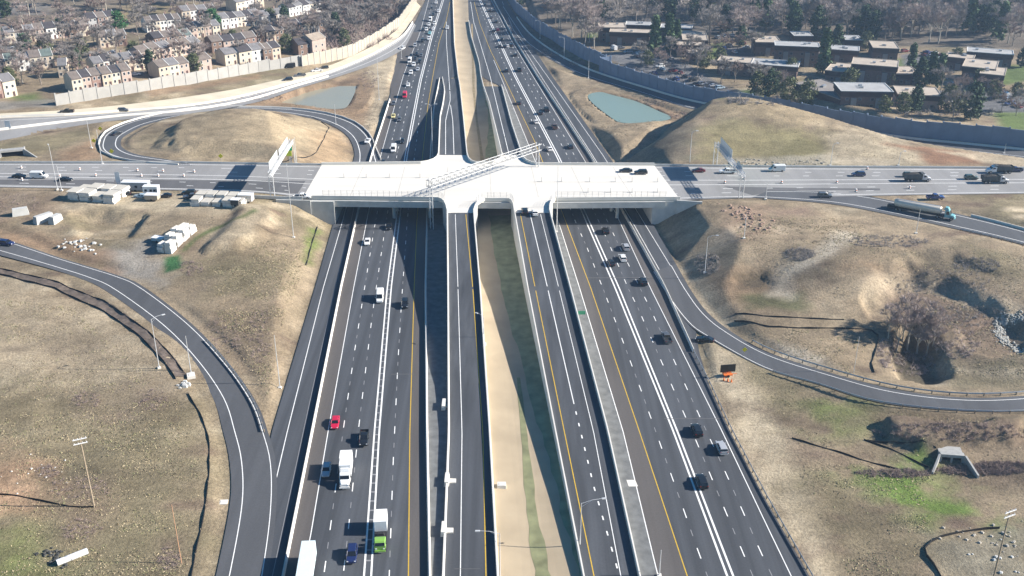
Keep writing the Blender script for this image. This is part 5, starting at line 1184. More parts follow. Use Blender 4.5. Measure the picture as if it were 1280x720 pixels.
def truck_parts(kind):
    W = 1.22
    if kind == 'box':
        out, yf = cab_parts(paint_mat('white', COLS['white']), 1.3); b = MB(); b.box(-W, W, -4.7, 1.0, 1.0, 3.75, 0, .02, .02); out.append(('cargo_box', b.mesh('cargo_box', WBOX)))
        b = MB(); b.box(-.95, .95, 1.04, 1.9, 2.75, 3.35, 0, .1, .25); out.append(('roof_fairing', b.mesh('roof_fairing', WBOX)))
        b = MB(); b.box(-.45, .45, -4.6, yf-.4, .55, .98); out.append(('chassis', b.mesh('chassis', CHASS)))
        out += wheels([(s*1.0, y) for s in (-1, 1) for y in (-3.0, 3.5)], .5, .32)
    elif kind == 'greentruck':
        out, yf = cab_parts(paint_mat('green', COLS['green']), 3.3, 2.6, False, 1.1); b = MB(); b.box(-W, W, -4.2, -.2, 1.0, 3.3, 0, .02, .02); out.append(('cargo_box', b.mesh('cargo_box', WBOX)))
        b = MB(); b.box(-1.15, 1.15, -4.2, 3.2, .75, .98); b.box(-.8, .8, .6, 1.6, .98, 1.7, 0, .2, .1); b.box(-.9, .9, 2.2, 3.1, .98, 1.9, 0, .2, .1); out.append(('flat_deck', b.mesh('flat_deck', CHASS)))
        out += wheels([(s*.98, y) for s in (-1, 1) for y in (-2.6, 4.1)], .48, .3)
    elif kind in ('dump', 'dumpwhite'):
        m = paint_mat('grey', COLS['grey']) if kind == 'dump' else paint_mat('white', COLS['white']); out, yf = cab_parts(paint_mat('silver', COLS['silver']) if kind == 'dump' else m, 1.6)
        BED = mat('dark dump bed', (.07, .075, .075), .6, var=.2, scale=1); b = MB(); o8 = [(-W, -4.3, 1.25), (W, -4.3, 1.25), (W, 1.2, 1.25), (-W, 1.2, 1.25), (-W, -4.5, 2.7), (W, -4.5, 2.7), (W, 1.4, 2.9), (-W, 1.4, 2.9)]
        b.add(o8, [(3, 2, 1, 0), (0, 1, 5, 4), (1, 2, 6, 5), (2, 3, 7, 6), (3, 0, 4, 7)])
        i8 = [(x*.93, y*.98, z) for x, y, z in o8]; b.add(i8, [(0, 1, 2, 3), (4, 5, 1, 0), (5, 6, 2, 1), (6, 7, 3, 2), (7, 4, 0, 3)])
        b.box(-W, W, 1.2, 2.3, 2.9, 3.02); [b.box(s*(W+.05)-.06, s*(W+.05)+.06, y-.07, y+.07, 1.3, 2.7) for s in (-1, 1) for y in (-3.4, -2.2, -1., .2)]
        out.append(('dump_bed', b.mesh('dump_bed', BED))); b = MB(); b.add([(-1.1, -4.1, 2.4), (1.1, -4.1, 2.4), (1.1, 1.1, 2.6), (-1.1, 1.1, 2.6), (0, -1.5, 3.2)], [(0, 1, 4), (1, 2, 4), (2, 3, 4), (3, 0, 4)]); out.append(('load', b.mesh('load', mat('dark load', (.05, .045, .04), .95))))
        b = MB(); b.box(-.45, .45, -4.2, yf-.4, .55, 1.2); out.append(('chassis', b.mesh('chassis', CHASS)))
        out += wheels([(s*1.0, y) for s in (-1, 1) for y in (-3.2, -1.9, 3.6)], .52, .34)
    elif kind == 'tanker':
        out, yf = cab_parts(paint_mat('teal', COLS['teal']), 6.2, 3.2); TK = mat('pale tank shell', (.68, .62, .53), .4, .1, var=.05, scale=.6)
        def ring(y, r, zc, sq=1): return [(r*math.cos(a), y, zc+r*sq*math.sin(a)) for a in np.linspace(0, 2*math.pi, 21)[:-1]]
        b = MB(); b.loft([ring(-9.6, .75, 2.75), ring(-9.3, 1.1, 2.6), ring(-8.0, 1.25, 2.5), ring(4.4, 1.28, 2.5), ring(4.9, 1.1, 2.5), ring(5.1, .7, 2.5)]); out.append(('tank', b.mesh('tank', TK, True)))
        b = MB(); b.box(-.25, .25, -9, 4.6, 3.72, 3.82); out.append(('walkway', b.mesh('walkway', STEEL)))
        b = MB(); b.box(-.9, .9, -9.5, -4.5, .7, 1.3); b.box(-.5, .5, -4.5, 8, .6, 1.15); b.box(-1.1, 1.1, 5.1, 6.2, .6, 1.05); b.box(-1.0, 1.0, -11.6, -9.5, .8, 1.6, 0, .1, .1); out.append(('chassis', b.mesh('chassis', CHASS)))
        b = MB(); b.box(-.9, .9, 5.6, 7.4, 3.1, 3.9, 0, .15, .5); out.append(('roof_fairing', b.mesh('roof_fairing', paint_mat('teal', COLS['teal']))))
        out += wheels([(s*1.0, y) for s in (-1, 1) for y in (-8.6, -7.3, 4.2, 5.4, 8.4)], .52, .36)
    elif kind == 'semi':
        out, yf = cab_parts(paint_mat('white', COLS['white']), 8.6, 3.3); b = MB(); b.box(-1.28, 1.28, -8, 8, 1.15, 4.1, 0, .02, .02); out.append(('trailer_box', b.mesh('trailer_box', mat('pale blue trailer', (.60, .72, .76), .5, var=.03, scale=1))))
        b = MB(); b.box(-.55, .55, -7.8, 10.6, .6, 1.12); out.append(('chassis', b.mesh('chassis', CHASS)))
        out += wheels([(s*1.0, y) for s in (-1, 1) for y in (-6.9, -5.6, 6.6, 7.8, 10.9)], .52, .36)
    return out
VP_ = {}
def vehicle(kind, colr, px, py, label, z=0., rz=0., group=None, hc=.6):
    k = (kind, colr)
    if k not in VP_: VP_[k] = truck_parts(kind) if kind in ('box', 'greentruck', 'dump', 'dumpwhite', 'tanker', 'semi') else car_parts(kind, colr)
    p = P(px, py, z+hc); nm = {'sedan': 'sedan_car', 'suv': 'suv_car', 'pickup': 'pickup_truck', 'van': 'cargo_van', 'box': 'box_truck', 'greentruck': 'flatbed_truck', 'dump': 'dump_truck', 'dumpwhite': 'dump_truck', 'tanker': 'tanker_truck', 'semi': 'semi_truck'}[kind]
    cat = {'sedan': 'car', 'suv': 'car', 'pickup': 'pickup truck', 'van': 'van'}.get(kind, 'truck')
    return place_v(VP_[k], nm, label, cat, (p[0], p[1], z+.02), rz, group)
def hd(line, y, away):   # heading along a traced lane line
    a = P(line(y+3), y+3); c = P(line(y-3), y-3); d = (c[0]-a[0], c[1]-a[1]) if away else (a[0]-c[0], a[1]-c[1])
    return math.atan2(-d[0], d[1])
GL = 'vehicles driving towards the camera on the left carriageway'; GR = 'vehicles driving away on the right carriageway'
for k, c, x, y, lb in [
    ('van', 'white', 475, 372, 'white cargo van beside the double white line below the bridge'),
    ('suv', 'black', 506, 380, 'black car in the lane beside the yellow line right of the white van'),
    ('sedan', 'red', 419, 528, 'bright red car in the left lane of the left carriageway'),
    ('pickup', 'black', 455, 548, 'dark pickup just behind the white box truck'),
    ('sedan', 'silver', 408, 587, 'silver car in the left lane next to the white box truck'),
    ('suv', 'navy', 440, 693, 'dark blue car next to the green cabbed truck at the bottom'),
    ('sedan', 'white', 459, 302, 'small white car just out of the bridge shade on the left carriageway'),
    ('sedan', 'black', 486, 283, 'dark car at the edge of the bridge shade on the left carriageway'),
    ('van', 'white', 492, 187, 'white van just behind the bridge on the left carriageway'),
    ('sedan', 'black', 503, 176, 'dark car close to the double white line just behind the bridge'),
    ('sedan', 'black', 479, 203, 'dark car half hidden by the far edge of the bridge'),
    ('sedan', 'grey', 499, 149, 'grey car right of the cream car beyond the bridge'),
    ('sedan', 'yellow', 491.5, 145, 'cream yellow car in the left lane beyond the bridge'),
    ('sedan', 'grey', 492, 129, 'dark grey car at the left edge line beyond the bridge below the red van'),
    ('van', 'red', 506, 120, 'tall pink red van in the far left carriageway'),
    ('sedan', 'white', 510, 106, 'white car right behind the red van'),
    ('suv', 'white', 513.5, 91, 'white car two behind the red van in the left lane'),
    ('sedan', 'silver', 522, 86.5, 'silver car near the double white line in the far queue'),
    ('van', 'white', 512, 76.5, 'large white van leading the far queue on the left'),
    ('suv', 'white', 517, 81, 'white car close to the right of the large white van'),
    ('suv', 'black', 524.5, 77, 'black car beside the double line level with the large white van'),
    ('sedan', 'black', 519, 73, 'black car just behind the white car in the far queue'),
    ('sedan', 'black', 521, 67, 'black car in the middle lane of the far queue'),
    ('sedan', 'grey', 526.5, 69, 'grey car beside the double line of the far queue'),
    ('sedan', 'black', 514, 69.5, 'black car in the left lane of the far queue'),
    ('suv', 'silver', 518.5, 57, 'silver car by the edge line where the collector road leaves'),
    ('suv', 'black', 528, 51, 'black car above the far queue in the middle lane'),
    ('suv', 'white', 536, 48.5, 'white car above the far queue beside the double line'),
    ('suv', 'white', 533, 37, 'white car right of the black car near the collector junction'),
    ('sedan', 'black', 528.5, 37, 'black car left of a white car near the collector junction'),
    ('sedan', 'teal', 537, 41, 'pale teal car beside the double line near the collector junction'),
    ('suv', 'white', 536, 31, 'white car in the middle lane high in the picture'),
    ('sedan', 'white', 541.5, 36, 'small white car hugging the double line high in the picture'),
    ('suv', 'white', 543, 29.5, 'white car hugging the double line above the small white one'),
    ('van', 'white', 538, 25, 'white van in the left group high in the picture'),
    ('sedan', 'black', 541.5, 18, 'black car above the white van high in the picture'),
    ('suv', 'white', 548, 14, 'white car near the top edge beside the double line'),
    ('sedan', 'black', 539.5, 10, 'black car near the top edge in the left lane'),
    ('suv', 'white', 545, 3.5, 'white car at the very top edge of the left carriageway'),
    ('suv', 'white', 559, 35, 'white car alone in the lanes left of the straw median')]:
    vehicle(k, c, x, y, lb, 0., hd(W_L1, y, False) if y < 560 else hd(D_A, y, False), GL)
vehicle('box', '', 432, 588, 'white box truck in the middle lane of the left carriageway', 0, hd(D_B, 600, False), GL, 1.8)
vehicle('greentruck', '', 476, 664, 'flatbed truck with white box and bright green cab beside the double white line', 0, hd(D_C, 660, False), GL, 1.2)
vehicle('semi', '', 381, 723, 'pale blue semi trailer entering at the bottom edge in the left lane', 0, hd(D_A, 700, False), GL, 2.)
for k, c, x, y, lb in [
    ('suv', 'black', 757, 288.5, 'black car just out of the bridge shade on the right carriageway'),
    ('suv', 'silver', 782, 309, 'silver car behind a white one near the outer right lane'),
    ('suv', 'white', 778, 322.5, 'white car with a black car on its left below the bridge'),
    ('sedan', 'black', 764, 328, 'black car left of a white car below the bridge'),
    ('suv', 'black', 804, 352, 'black car in the outer lane below the bridge on the right'),
    ('pickup', 'grey', 833, 422, 'dark grey pickup with a large shadow near the outer edge line'),
    ('suv', 'black', 871, 538, 'black car in the outer lanes level with the message board verge'),
    ('suv', 'silver', 902, 560, 'silver car by the outer edge line low on the right carriageway'),
    ('suv', 'black', 877, 602, 'black car lowest on the right carriageway with shadow over the double line'),
    ('sedan', 'white', 687, 186, 'white car just behind the bridge beside the truss gantry leg'),
    ('sedan', 'black', 713, 183, 'black car in the outer lane just behind the bridge'),
    ('pickup', 'brown', 693, 158.5, 'dark brown pickup beyond the bridge in the outer lanes'),
    ('sedan', 'white', 670, 152, 'white car left of the double white line beyond the bridge'),
    ('pickup', 'black', 683, 137, 'black pickup with a long shadow beyond the bridge'),
    ('sedan', 'black', 675, 141, 'dark shadow by the double white line beyond the bridge, made as a black car'),  # dark shadow left of the pickup, added as a car
    ('sedan', 'black', 648, 128.5, 'black car near the yellow line beyond the bridge'),
    ('sedan', 'black', 633, 88, 'black car left of the double line, far right carriageway'),
    ('pickup', 'black', 649, 87.5, 'black pickup right of the double line, far right carriageway'),
    ('sedan', 'black', 644, 68.5, 'lone black car in the outer lane, far right carriageway'),
    ('sedan', 'black', 625, 57.5, 'black car on the double line in the row of four far away'),
    ('sedan', 'black', 630.5, 58, 'second black car in the row of four far away'),
    ('sedan', 'white', 634.5, 57.5, 'white car in the row of four far away'),
    ('suv', 'black', 638.5, 56.5, 'black suv at the right end of the row of four far away'),
    ('sedan', 'black', 627, 48.5, 'black car above the row of four far away'),
    ('sedan', 'darkred', 622, 37, 'dark red car far up the right carriageway'),
    ('sedan', 'black', 617, 38.5, 'black car left of the dark red one far up the right carriageway'),
    ('sedan', 'grey', 614, 21.5, 'grey car near the top of the right carriageway'),
    ('sedan', 'black', 620, 27, 'black car just below the grey one near the top of the right carriageway'),
    ('sedan', 'black', 612, 13, 'left one of two black cars at the top of the right carriageway'),
    ('sedan', 'black', 617, 13.5, 'right one of two black cars at the top of the right carriageway'),
    ('sedan', 'grey', 606, 6, 'grey car at the very top edge of the right carriageway')]:
    vehicle(k, c, x, y, lb, 0., hd(W_R1, y, True), GR)
vehicle('suv', 'black', 656, 264, 'black car at the bridge joint of the near right ramp', 8.4, hd(RR_w, 275, True), 'vehicles on the near right ramp')
vehicle('sedan', 'white', 668.5, 265.5, 'white car beside the black one at the bridge joint of the right ramp', 8.4, hd(RR_w, 275, True), 'vehicles on the near right ramp')
g = G(880, 425); vehicle('sedan', 'black', 881, 424, 'black car standing on the tan gore beside the exit ramp', g[2], rad(70), None)
E, W_ = rad(-90), rad(90); GCR = 'vehicles on the crossing road'
for k, c, x, y, lb, rz, z in [
    ('pickup', 'white', 378, 246, 'white pickup at the left end of the bridge deck', E, ZC), ('sedan', 'black', 24, 220, 'dark car near the left end of the crossing road', E, ZC), ('van', 'white', 49, 220.5, 'white van on the crossing road beside the twin masts', E, ZC), ('sedan', 'black', 82, 224, 'dark car right of the white van on the left crossing road', E, ZC),
    ('sedan', 'black', 782, 213, 'black car on the bridge deck, the left of two', W_, ZC+.03), ('suv', 'black', 801, 215.5, 'black suv on the bridge deck, the right of two', W_, ZC+.03), ('sedan', 'darkred', 873, 213, 'dark red car left of the right sign gantry', W_, ZC), ('pickup', 'white', 909, 214.5, 'white pickup passing below the right sign gantry', W_, ZC),
    ('van', 'white', 971, 212, 'white van on the crossing road right of the right sign gantry', W_, ZC), ('suv', 'navy', 1073, 218, 'navy blue car on the crossing road between van and dump trucks', W_, ZC), ('suv', 'darkgreen', 1137, 219, 'dark green car just behind the first dump truck', E, ZC), ('suv', 'darkgreen', 1214, 222, 'dark green car between the two dump trucks', E, ZC),
    ('pickup', 'navy', 1268, 212.5, 'navy pickup at the right edge behind the white cabbed dump truck', W_, ZC), ('suv', 'grey', 1031, 244.5, 'grey car entering the ramp ahead of the tanker', E+rad(-4), 8.5), ('pickup', 'blue', 1169, 246.5, 'blue pickup parked on dirt above the tanker', E, ZC)]:
    vehicle(k, c, x, y, lb, z, rz, GCR)
vehicle('dump', '', 1146, 221.5, 'dark dump truck with silver cab, left one on the crossing road', ZC, E, GCR, 1.4)
vehicle('dump', '', 1243, 224, 'dark dump truck with silver cab, right one near the right edge', ZC, E, GCR, 1.4)
vehicle('dumpwhite', '', 1250, 211.5, 'dump truck with white cab facing left near the right edge', ZC, W_, GCR, 1.4)
A, B = ROADS['onramp']; c = (A+B)/2
i = int(np.argmin(np.abs(c[:, 0]-P(1158, 266, 8.1)[0]))); d = c[i+3]-c[i-3]
vehicle('tanker', '', 1156, 263, 'long pale tanker truck with teal cab on the ramp at right', c[i][2], math.atan2(-d[0], d[1]), GCR, 1.5)
A, B = ROADS['loop']; g = P(8, 305, 5.5); vehicle('suv', 'navy', 8, 304, 'dark blue car on the near left loop ramp at the left edge', 5.46, rad(-102), 'vehicles on the loop ramps')
vehicle('sedan', 'black', 146, 167, 'black car rounding the bend of the far loop ramp', 7.2, rad(-28), 'vehicles on the loop ramps')
vehicle('sedan', 'white', 459.5, 176, 'white car on the far loop ramp near the motorway', .6, rad(172), 'vehicles on the loop ramps')
for k, c, x, y, lb, rz in [('pickup', 'black', 84, 140, 'black pickup with pale gear on the tan strip at left', 95), ('suv', 'grey', 154, 138.5, 'grey car on the tan strip below the pale wall', -80), ('pickup', 'grey', 375, 95, 'grey pickup on the tan strip below the ribbed wall', 120), ('pickup', 'white', 396, 89, 'white pickup on the tan strip below the ribbed wall', 120), ('suv', 'black', 405, 85.5, 'black suv on the tan strip below the ribbed wall', 120), ('suv', 'black', 360, 100, 'black suv on the tan strip left of the grey pickup', 120), ('van', 'black', 362, 84, 'black machine parked against the pale sound wall', 110), ('suv', 'white', 503, 61, 'white roller parked on the shoulder at the collector junction', 160),
    ('sedan', 'black', 155, 243, 'black car left of the blue grey office trailer in the yard', 95), ('sedan', 'paleblue', 176, 246, 'pale blue car in front of the long office trailer', 80), ('sedan', 'black', 206, 245.5, 'black car right of the low tan bin in the yard', 100), ('pickup', 'grey', 240, 247, 'grey pickup left of the panel stacks in the yard', 100), ('suv', 'black', 236, 242, 'black car behind the grey pickup in the yard', 90)]:
    g = G(x, y+1); vehicle(k, c, x, y, lb, g[2]+.05, rad(rz), 'parked works vehicles', .3)
# parked cars of the apartments
lots = {'lot behind the blue wall bend': [(767, 62), (776, 61), (793, 62), (800, 67), (785, 66), (808, 63), (796, 71), (829, 72), (838, 75), (825, 84), (828, 87), (841, 90), (850, 92), (858, 96), (868, 99), (818, 92), (845, 100), (870, 106), (866, 101), (878, 106), (892, 108), (900, 111), (886, 114)],
        'lot between the two left apartment groups': [(897, 48), (905, 46), (915, 45), (924, 47), (905, 62), (911, 58), (918, 66), (928, 55), (933, 60)],
        'lot among the trees on the right': [(1131, 65), (1155, 70), (1162, 72), (1170, 73), (1176, 70), (1168, 67), (1180, 74), (1158, 66)],
        'lot at the right edge': [(1250, 118), (1254, 121), (1258, 127), (1262, 131), (1272, 134), (1190, 106), (1198, 109), (1178, 100)]}
for lot, pts in lots.items():
    for i, (x, y) in enumerate(pts):
        c = RD.choice(['white', 'white', 'silver', 'silver', 'black', 'grey', 'blue', 'darkred', 'paleblue']); k = RD.choice(['sedan', 'sedan', 'suv', 'suv', 'van' if c == 'white' else 'suv'])
        g = G(x, y); vehicle(k, c, x, y, 'parked %s %s in the %s' % ({'darkred': 'dark red', 'paleblue': 'pale blue'}.get(c, c), {'sedan': 'sedan', 'suv': 'suv', 'van': 'van'}[k], lot), g[2]+.05, rad(RD.choice([20, -70, 15, 110])), 'parked cars in the apartment lots', g[2]*0)
for i, (x, y) in enumerate([(60, 62), (88, 64), (140, 66), (172, 70), (20, 60), (205, 68), (150, 96), (170, 94), (120, 28), (128, 32), (135, 34), (20, 6), (35, 9)]):
    c = RD.choice(['white', 'silver', 'black', 'grey']); g = G(x, y); vehicle('sedan', c, x, y, 'parked %s sedan on the street among the townhouses' % c, g[2]+.05, rad(RD.choice([80, 100, -80])), 'parked cars among the townhouses', 0)
# ------------------------------------------------------------------ townhouses
HW = {'cream': (.56, .50, .40), 'pink': (.43, .335, .285), 'brick': (.27, .18, .15), 'white': (.66, .65, .62), 'beige': (.50, .42, .33), 'brown': (.19, .13, .10), 'grey': (.36, .36, .36)}
HR = {'grey roof': (.17, .165, .17), 'dark roof': (.06, .055, .06), 'brown roof': (.16, .135, .12), 'green grey roof': (.12, .15, .14), 'tan roof': (.30, .25, .20)}
def wallmat(k): return mat('wall '+k, HW[k], .9, var=.12, scale=.8)
def roofmat(k): return mat('house '+k, HR[k], .9, var=.2, scale=.8, stretch=(1, .3, 1))
PANE = mat('window pane', (.03, .035, .045), .15, spec=.6); TRIM = mat('white trim', (.72, .71, .68), .7)
ORD = ['leftmost', 'second', 'third', 'fourth', 'fifth', 'sixth', 'seventh']
def townhouse(A, d, w, dep, h, wall, roof, label, group, ridge=2.4, chim=True):
    rz = math.atan2(d[1], d[0]); z0 = min(ground_z(A[0], A[1]), ground_z(A[0]+d[0]*w, A[1]+d[1]*w))
    t = thing('townhouse', label, 'house', (A[0], A[1], z0), rz, group); WM = wallmat(wall)
    b = MB(); b.add([(0, 0, -1.5), (w, 0, -1.5), (w, dep, -1.5), (0, dep, -1.5), (0, 0, h), (w, 0, h), (w, dep, h), (0, dep, h), (0, dep/2, h+ridge), (w, dep/2, h+ridge)],
                    [(0, 1, 5, 4), (1, 2, 6, 9, 5), (2, 3, 7, 6), (3, 0, 4, 8, 7)]); ob('wall', b.mesh('wall', WM), t)
    b = MB(); e = .35; k = ridge/(dep/2)
    for s, y0, y1 in ((1, -e, dep/2), (-1, dep+e, dep/2)):
        za = h-k*e; b.add([(-.0, y0, za+.05), (w, y0, za+.05), (w, y1, h+ridge+.05), (0, y1, h+ridge+.05), (0, y0, za+.22), (w, y0, za+.22), (w, y1, h+ridge+.22), (0, y1, h+ridge+.22)],
              [(0, 1, 2, 3), (4, 5, 6, 7), (0, 4, 5, 1), (1, 5, 6, 2), (3, 2, 6, 7), (0, 3, 7, 4)])
    rf = ob('roof', b.mesh('roof', roofmat(roof)), t)
    b = MB()                                         # raised party wall edges on the roof
    for y0, y1 in ((-e, dep/2), (dep+e, dep/2)): b.bar((w-.12, y0, h-k*e+.2), (w-.12, y1, h+ridge+.2), .2, .2)
    ob('party_wall', b.mesh('party_wall', TRIM), rf)
    if chim and RD.random() < .6: b = MB(); b.box(w*.15, w*.15+.8, dep*.55, dep*.55+.9, h+ridge*.5, h+ridge+1.1); ob('chimney', b.mesh('chimney', wallmat('brick')), rf)
    for y in (-.04, dep+.0):
        for zz in (1.0, 3.9) if h > 5 else (1.0,):
            for fx in (.27, .73):
                if y < 0 and zz < 2 and fx > .5: b = MB(); b.box(w*fx-.55, w*fx+.55, y, y+.03, .05, 2.2); ob('door', b.mesh('door', mat('dark door', (.09, .05, .045), .6)), t); continue
                b = MB(); b.box(w*fx-.62, w*fx+.62, y, y+.03, zz, zz+1.5); f = ob('window', b.mesh('window', TRIM), t)
                b = MB(); yy = y-.012 if y < 0 else y+.032; b.box(w*fx-.5, w*fx+.5, yy, yy+.01, zz+.12, zz+1.38); ob('pane', b.mesh('pane', PANE), f)
def hrow(desc, a, b_, n, walls, roofs, dep=9.5, h=6.0, ridge=2.4):
    A = np.array(G(*a)); B = np.array(G(*b_)); d = (B-A)[:2]; L = np.linalg.norm(d); d = d/L; w = L/n
    for i in range(n):
        wl = walls[i % len(walls)]; rf = roofs[i % len(roofs)]; st = RD.uniform(-.6, .6)
        q = A[:2]+d*w*i+np.array((-d[1], d[0]))*st
        townhouse(q, d, w-.02, dep, h+RD.uniform(-.3, .3), wl, rf, '%s townhouse, %s, %s%s' % (wl, rf, ('' if n == 1 else ORD[i]+' in row '), desc), 'townhouses in rows', ridge)
hrow('directly behind the pale sound wall', (92, 116), (166, 103), 6, ['cream', 'pink', 'brick', 'beige', 'cream', 'pink'], ['brown roof', 'dark roof', 'brown roof'])
hrow('one row further from the pale wall', (119, 95), (181, 86), 5, ['cream', 'white', 'cream', 'beige', 'cream'], ['grey roof', 'dark roof', 'grey roof'])
hrow('at the left edge behind green trees', (-6, 93), (69, 84), 5, ['pink', 'cream', 'white', 'cream', 'beige'], ['brown roof', 'green grey roof', 'grey roof'])
hrow('at the left edge beside the wall end', (-10, 126), (22, 119), 2, ['brick', 'cream'], ['brown roof', 'grey roof'], h=7.5)
hrow('pinkish and long in mid estate', (177, 80), (252, 66), 6, ['pink', 'beige', 'pink', 'cream', 'pink', 'beige'], ['brown roof', 'brown roof', 'grey roof'])
hrow('behind the middle of the pale wall', (200, 99), (238, 93), 3, ['beige', 'cream', 'pink'], ['brown roof', 'grey roof'])
hrow('standing alone right of a bare tree behind the pale wall', (249, 90), (266, 87), 1, ['pink'], ['brown roof'])
hrow('behind the right end of pale wall', (283, 83), (332, 75), 3, ['cream', 'cream', 'white'], ['grey roof', 'dark roof'])
hrow('above the long pinkish row', (194, 62), (242, 56), 4, ['brown', 'brick', 'brown', 'grey'], ['dark roof', 'brown roof', 'dark roof', 'green grey roof'])
hrow('right of the long pinkish row', (266, 67), (322, 60), 4, ['brown', 'pink', 'brown', 'brick'], ['brown roof', 'dark roof', 'dark roof'])
hrow('white fronted right of a bright evergreen', (278, 37), (326, 30), 5, ['white', 'white', 'cream', 'white', 'white'], ['grey roof', 'dark roof'])
hrow('white fronted left of a bright evergreen', (184, 41), (228, 37), 5, ['white', 'cream', 'white', 'white', 'grey'], ['brown roof', 'dark roof'])
hrow('near the upper left corner', (60, 50), (112, 44), 4, ['white', 'pink', 'brown', 'cream'], ['dark roof', 'brown roof'])
hrow('tall pink end house beside the beige wall', (392, 69), (409, 66), 1, ['pink'], ['tan roof'], h=8)
hrow('dark roofed neighbour left of the tall pink end house', (374, 70), (391, 67.5), 1, ['brown'], ['dark roof'])
hrow('nearest the motorway at top', (362, 21), (404, 14), 5, ['white', 'white', 'white', 'cream', 'white'], ['dark roof', 'grey roof'])
hrow('above the tall pink end house', (366, 45), (410, 40), 4, ['brown', 'white', 'grey', 'brown'], ['dark roof'])
hrow('left of the dark roofed row', (322, 54), (356, 50), 3, ['brown', 'beige', 'brown'], ['brown roof', 'dark roof'])
hrow('near the top edge left of the pine', (296, 15), (330, 9), 3, ['cream', 'white', 'beige'], ['grey roof', 'brown roof'])
hrow('just below the upper left lawn', (112, 36), (146, 32), 3, ['grey', 'brick', 'beige'], ['dark roof', 'brown roof'])
hrow('half hidden by trees, middle left', (126, 60), (160, 57), 3, ['beige', 'cream', 'brown'], ['brown roof', 'grey roof'])
hrow('among trees left of ribbed wall', (330, 76), (352, 73), 2, ['brown', 'beige'], ['brown roof', 'dark roof'])
hrow('below the big bright evergreen', (238, 48), (276, 44), 4, ['pink', 'beige', 'pink', 'cream'], ['brown roof', 'grey roof'])
hrow('between two bright evergreens near the top', (228, 27), (270, 22), 4, ['beige', 'white', 'brown', 'cream'], ['grey roof', 'brown roof'])
hrow('left of the white row nearest motorway', (328, 33), (358, 29), 3, ['grey', 'beige', 'white'], ['grey roof', 'dark roof'])
hrow('above the left edge row', (8, 55), (58, 50), 4, ['cream', 'grey', 'beige', 'pink'], ['grey roof', 'brown roof'])
hrow('right of the left edge row', (74, 98), (86, 97), 1, ['beige'], ['grey roof'])
# ------------------------------------------------------------------ flat roofed apartment blocks
ROOFT = mat('flat tan roof', (.42, .36, .295), .9, var=.12, scale=.25); ROOFG = mat('flat pale grey roof', (.36, .36, .355), .9, var=.12, scale=.25); ROOFD = mat('flat brown grey roof', (.24, .215, .195), .9, var=.12, scale=.3)
BRK = mat('brown apartment brick', (.15, .10, .088), .9, var=.2, scale=1.2); BRP = mat('pink apartment brick', (.47, .31, .25), .9, var=.15, scale=1.2); BAND = mat('dark mansard band', (.055, .035, .035), .85)
PANEL = mat('grey balcony panel', (.22, .22, .22), .8)
def apartment(a, b_, dep, rooftop, label, roof, wall):
    A = np.array(G(*a)); B = np.array(G(*b_)); d = (B-A)[:2]; L = np.linalg.norm(d); rz = math.atan2(d[1], d[0]); z0 = min(A[2], B[2])
    # roof height from the pixel row of the front roof edge
    u = -(rooftop-360)/F; h = H+(-sp+u*cp)*(A[1]/(cp+u*sp))-z0; h = min(max(h, 5), 13)
    t = thing('apartment_building', label, 'apartment building', (A[0], A[1], z0), rz, 'flat roofed brick apartment blocks')
    b = MB(); b.box(0, L, 0, dep, -3, h-2.2); ob('wall', b.mesh('wall', wall), t)
    b = MB(); b.box(-.35, L+.35, -.35, dep+.35, h-2.2, h-.02, 0, -.12, -.12); ob('mansard_band', b.mesh('mansard_band', BAND), t)
    b = MB(); b.box(-.5, L+.5, -.5, dep+.5, h-.02, h+.12); rf = ob('roof', b.mesh('roof', roof), t)
    b = MB()
    for e in ((-.5, -.5, L+.5, -.25), (-.5, dep+.25, L+.5, dep+.5)): b.box(e[0], e[2], e[1], e[3], h+.122, h+.34)
    for e in ((-.5, -.249, -.25, dep+.249), (L+.25, -.249, L+.5, dep+.249)): b.box(e[0], e[2], e[1], e[3], h+.122, h+.34)
    ob('roof_edge', b.mesh('roof_edge', TRIM if roof is ROOFG else roof), rf)
    for k in range(2): x, y = RD.uniform(.2, .8)*L, RD.uniform(.3, .7)*dep; b = MB(); b.box(x-.7, x+.7, y-.6, y+.6, h+.125, h+.9); ob('roof_vent', b.mesh('roof_vent', STEEL), rf)
    n = max(2, int(L/4.5)); fl = max(1, int((h-2.2)/2.7))
    for f in range(fl+1):
        zz = .9+f*2.7 if f < fl else h-1.75
        if f < fl and zz+1.4 > h-2.3: continue
        for i in range(n):
            x = L*(i+.5)/n; y = -.05 if f < fl else -.36
            b = MB(); b.box(x-.75, x+.75, y, y+.04, zz, zz+1.3); w = ob('window', b.mesh('window', PANEL), t)
            b = MB(); b.box(x-.6, x+.6, y-.02, y-.002, zz+.12, zz+1.18); ob('pane', b.mesh('pane', PANE), w)
    for i in range(n//2):
        x = L*(2*i+1)/n; b = MB(); b.box(x-1.2, x+1.2, -.9, -.06, .2, h-2.8); ob('balcony_bay', b.mesh('balcony_bay', PANEL), t)
    for f in range(fl):
        for j in range(max(1, int(dep/4))):
            y = dep*(j+.5)/max(1, int(dep/4)); b = MB(); b.box(L+.004, L+.05, y-.6, y+.6, .9+f*2.7, 2.1+f*2.7)
            if .9+f*2.7+1.3 < h-2.2: ob('window', b.mesh('window', PANE), t)
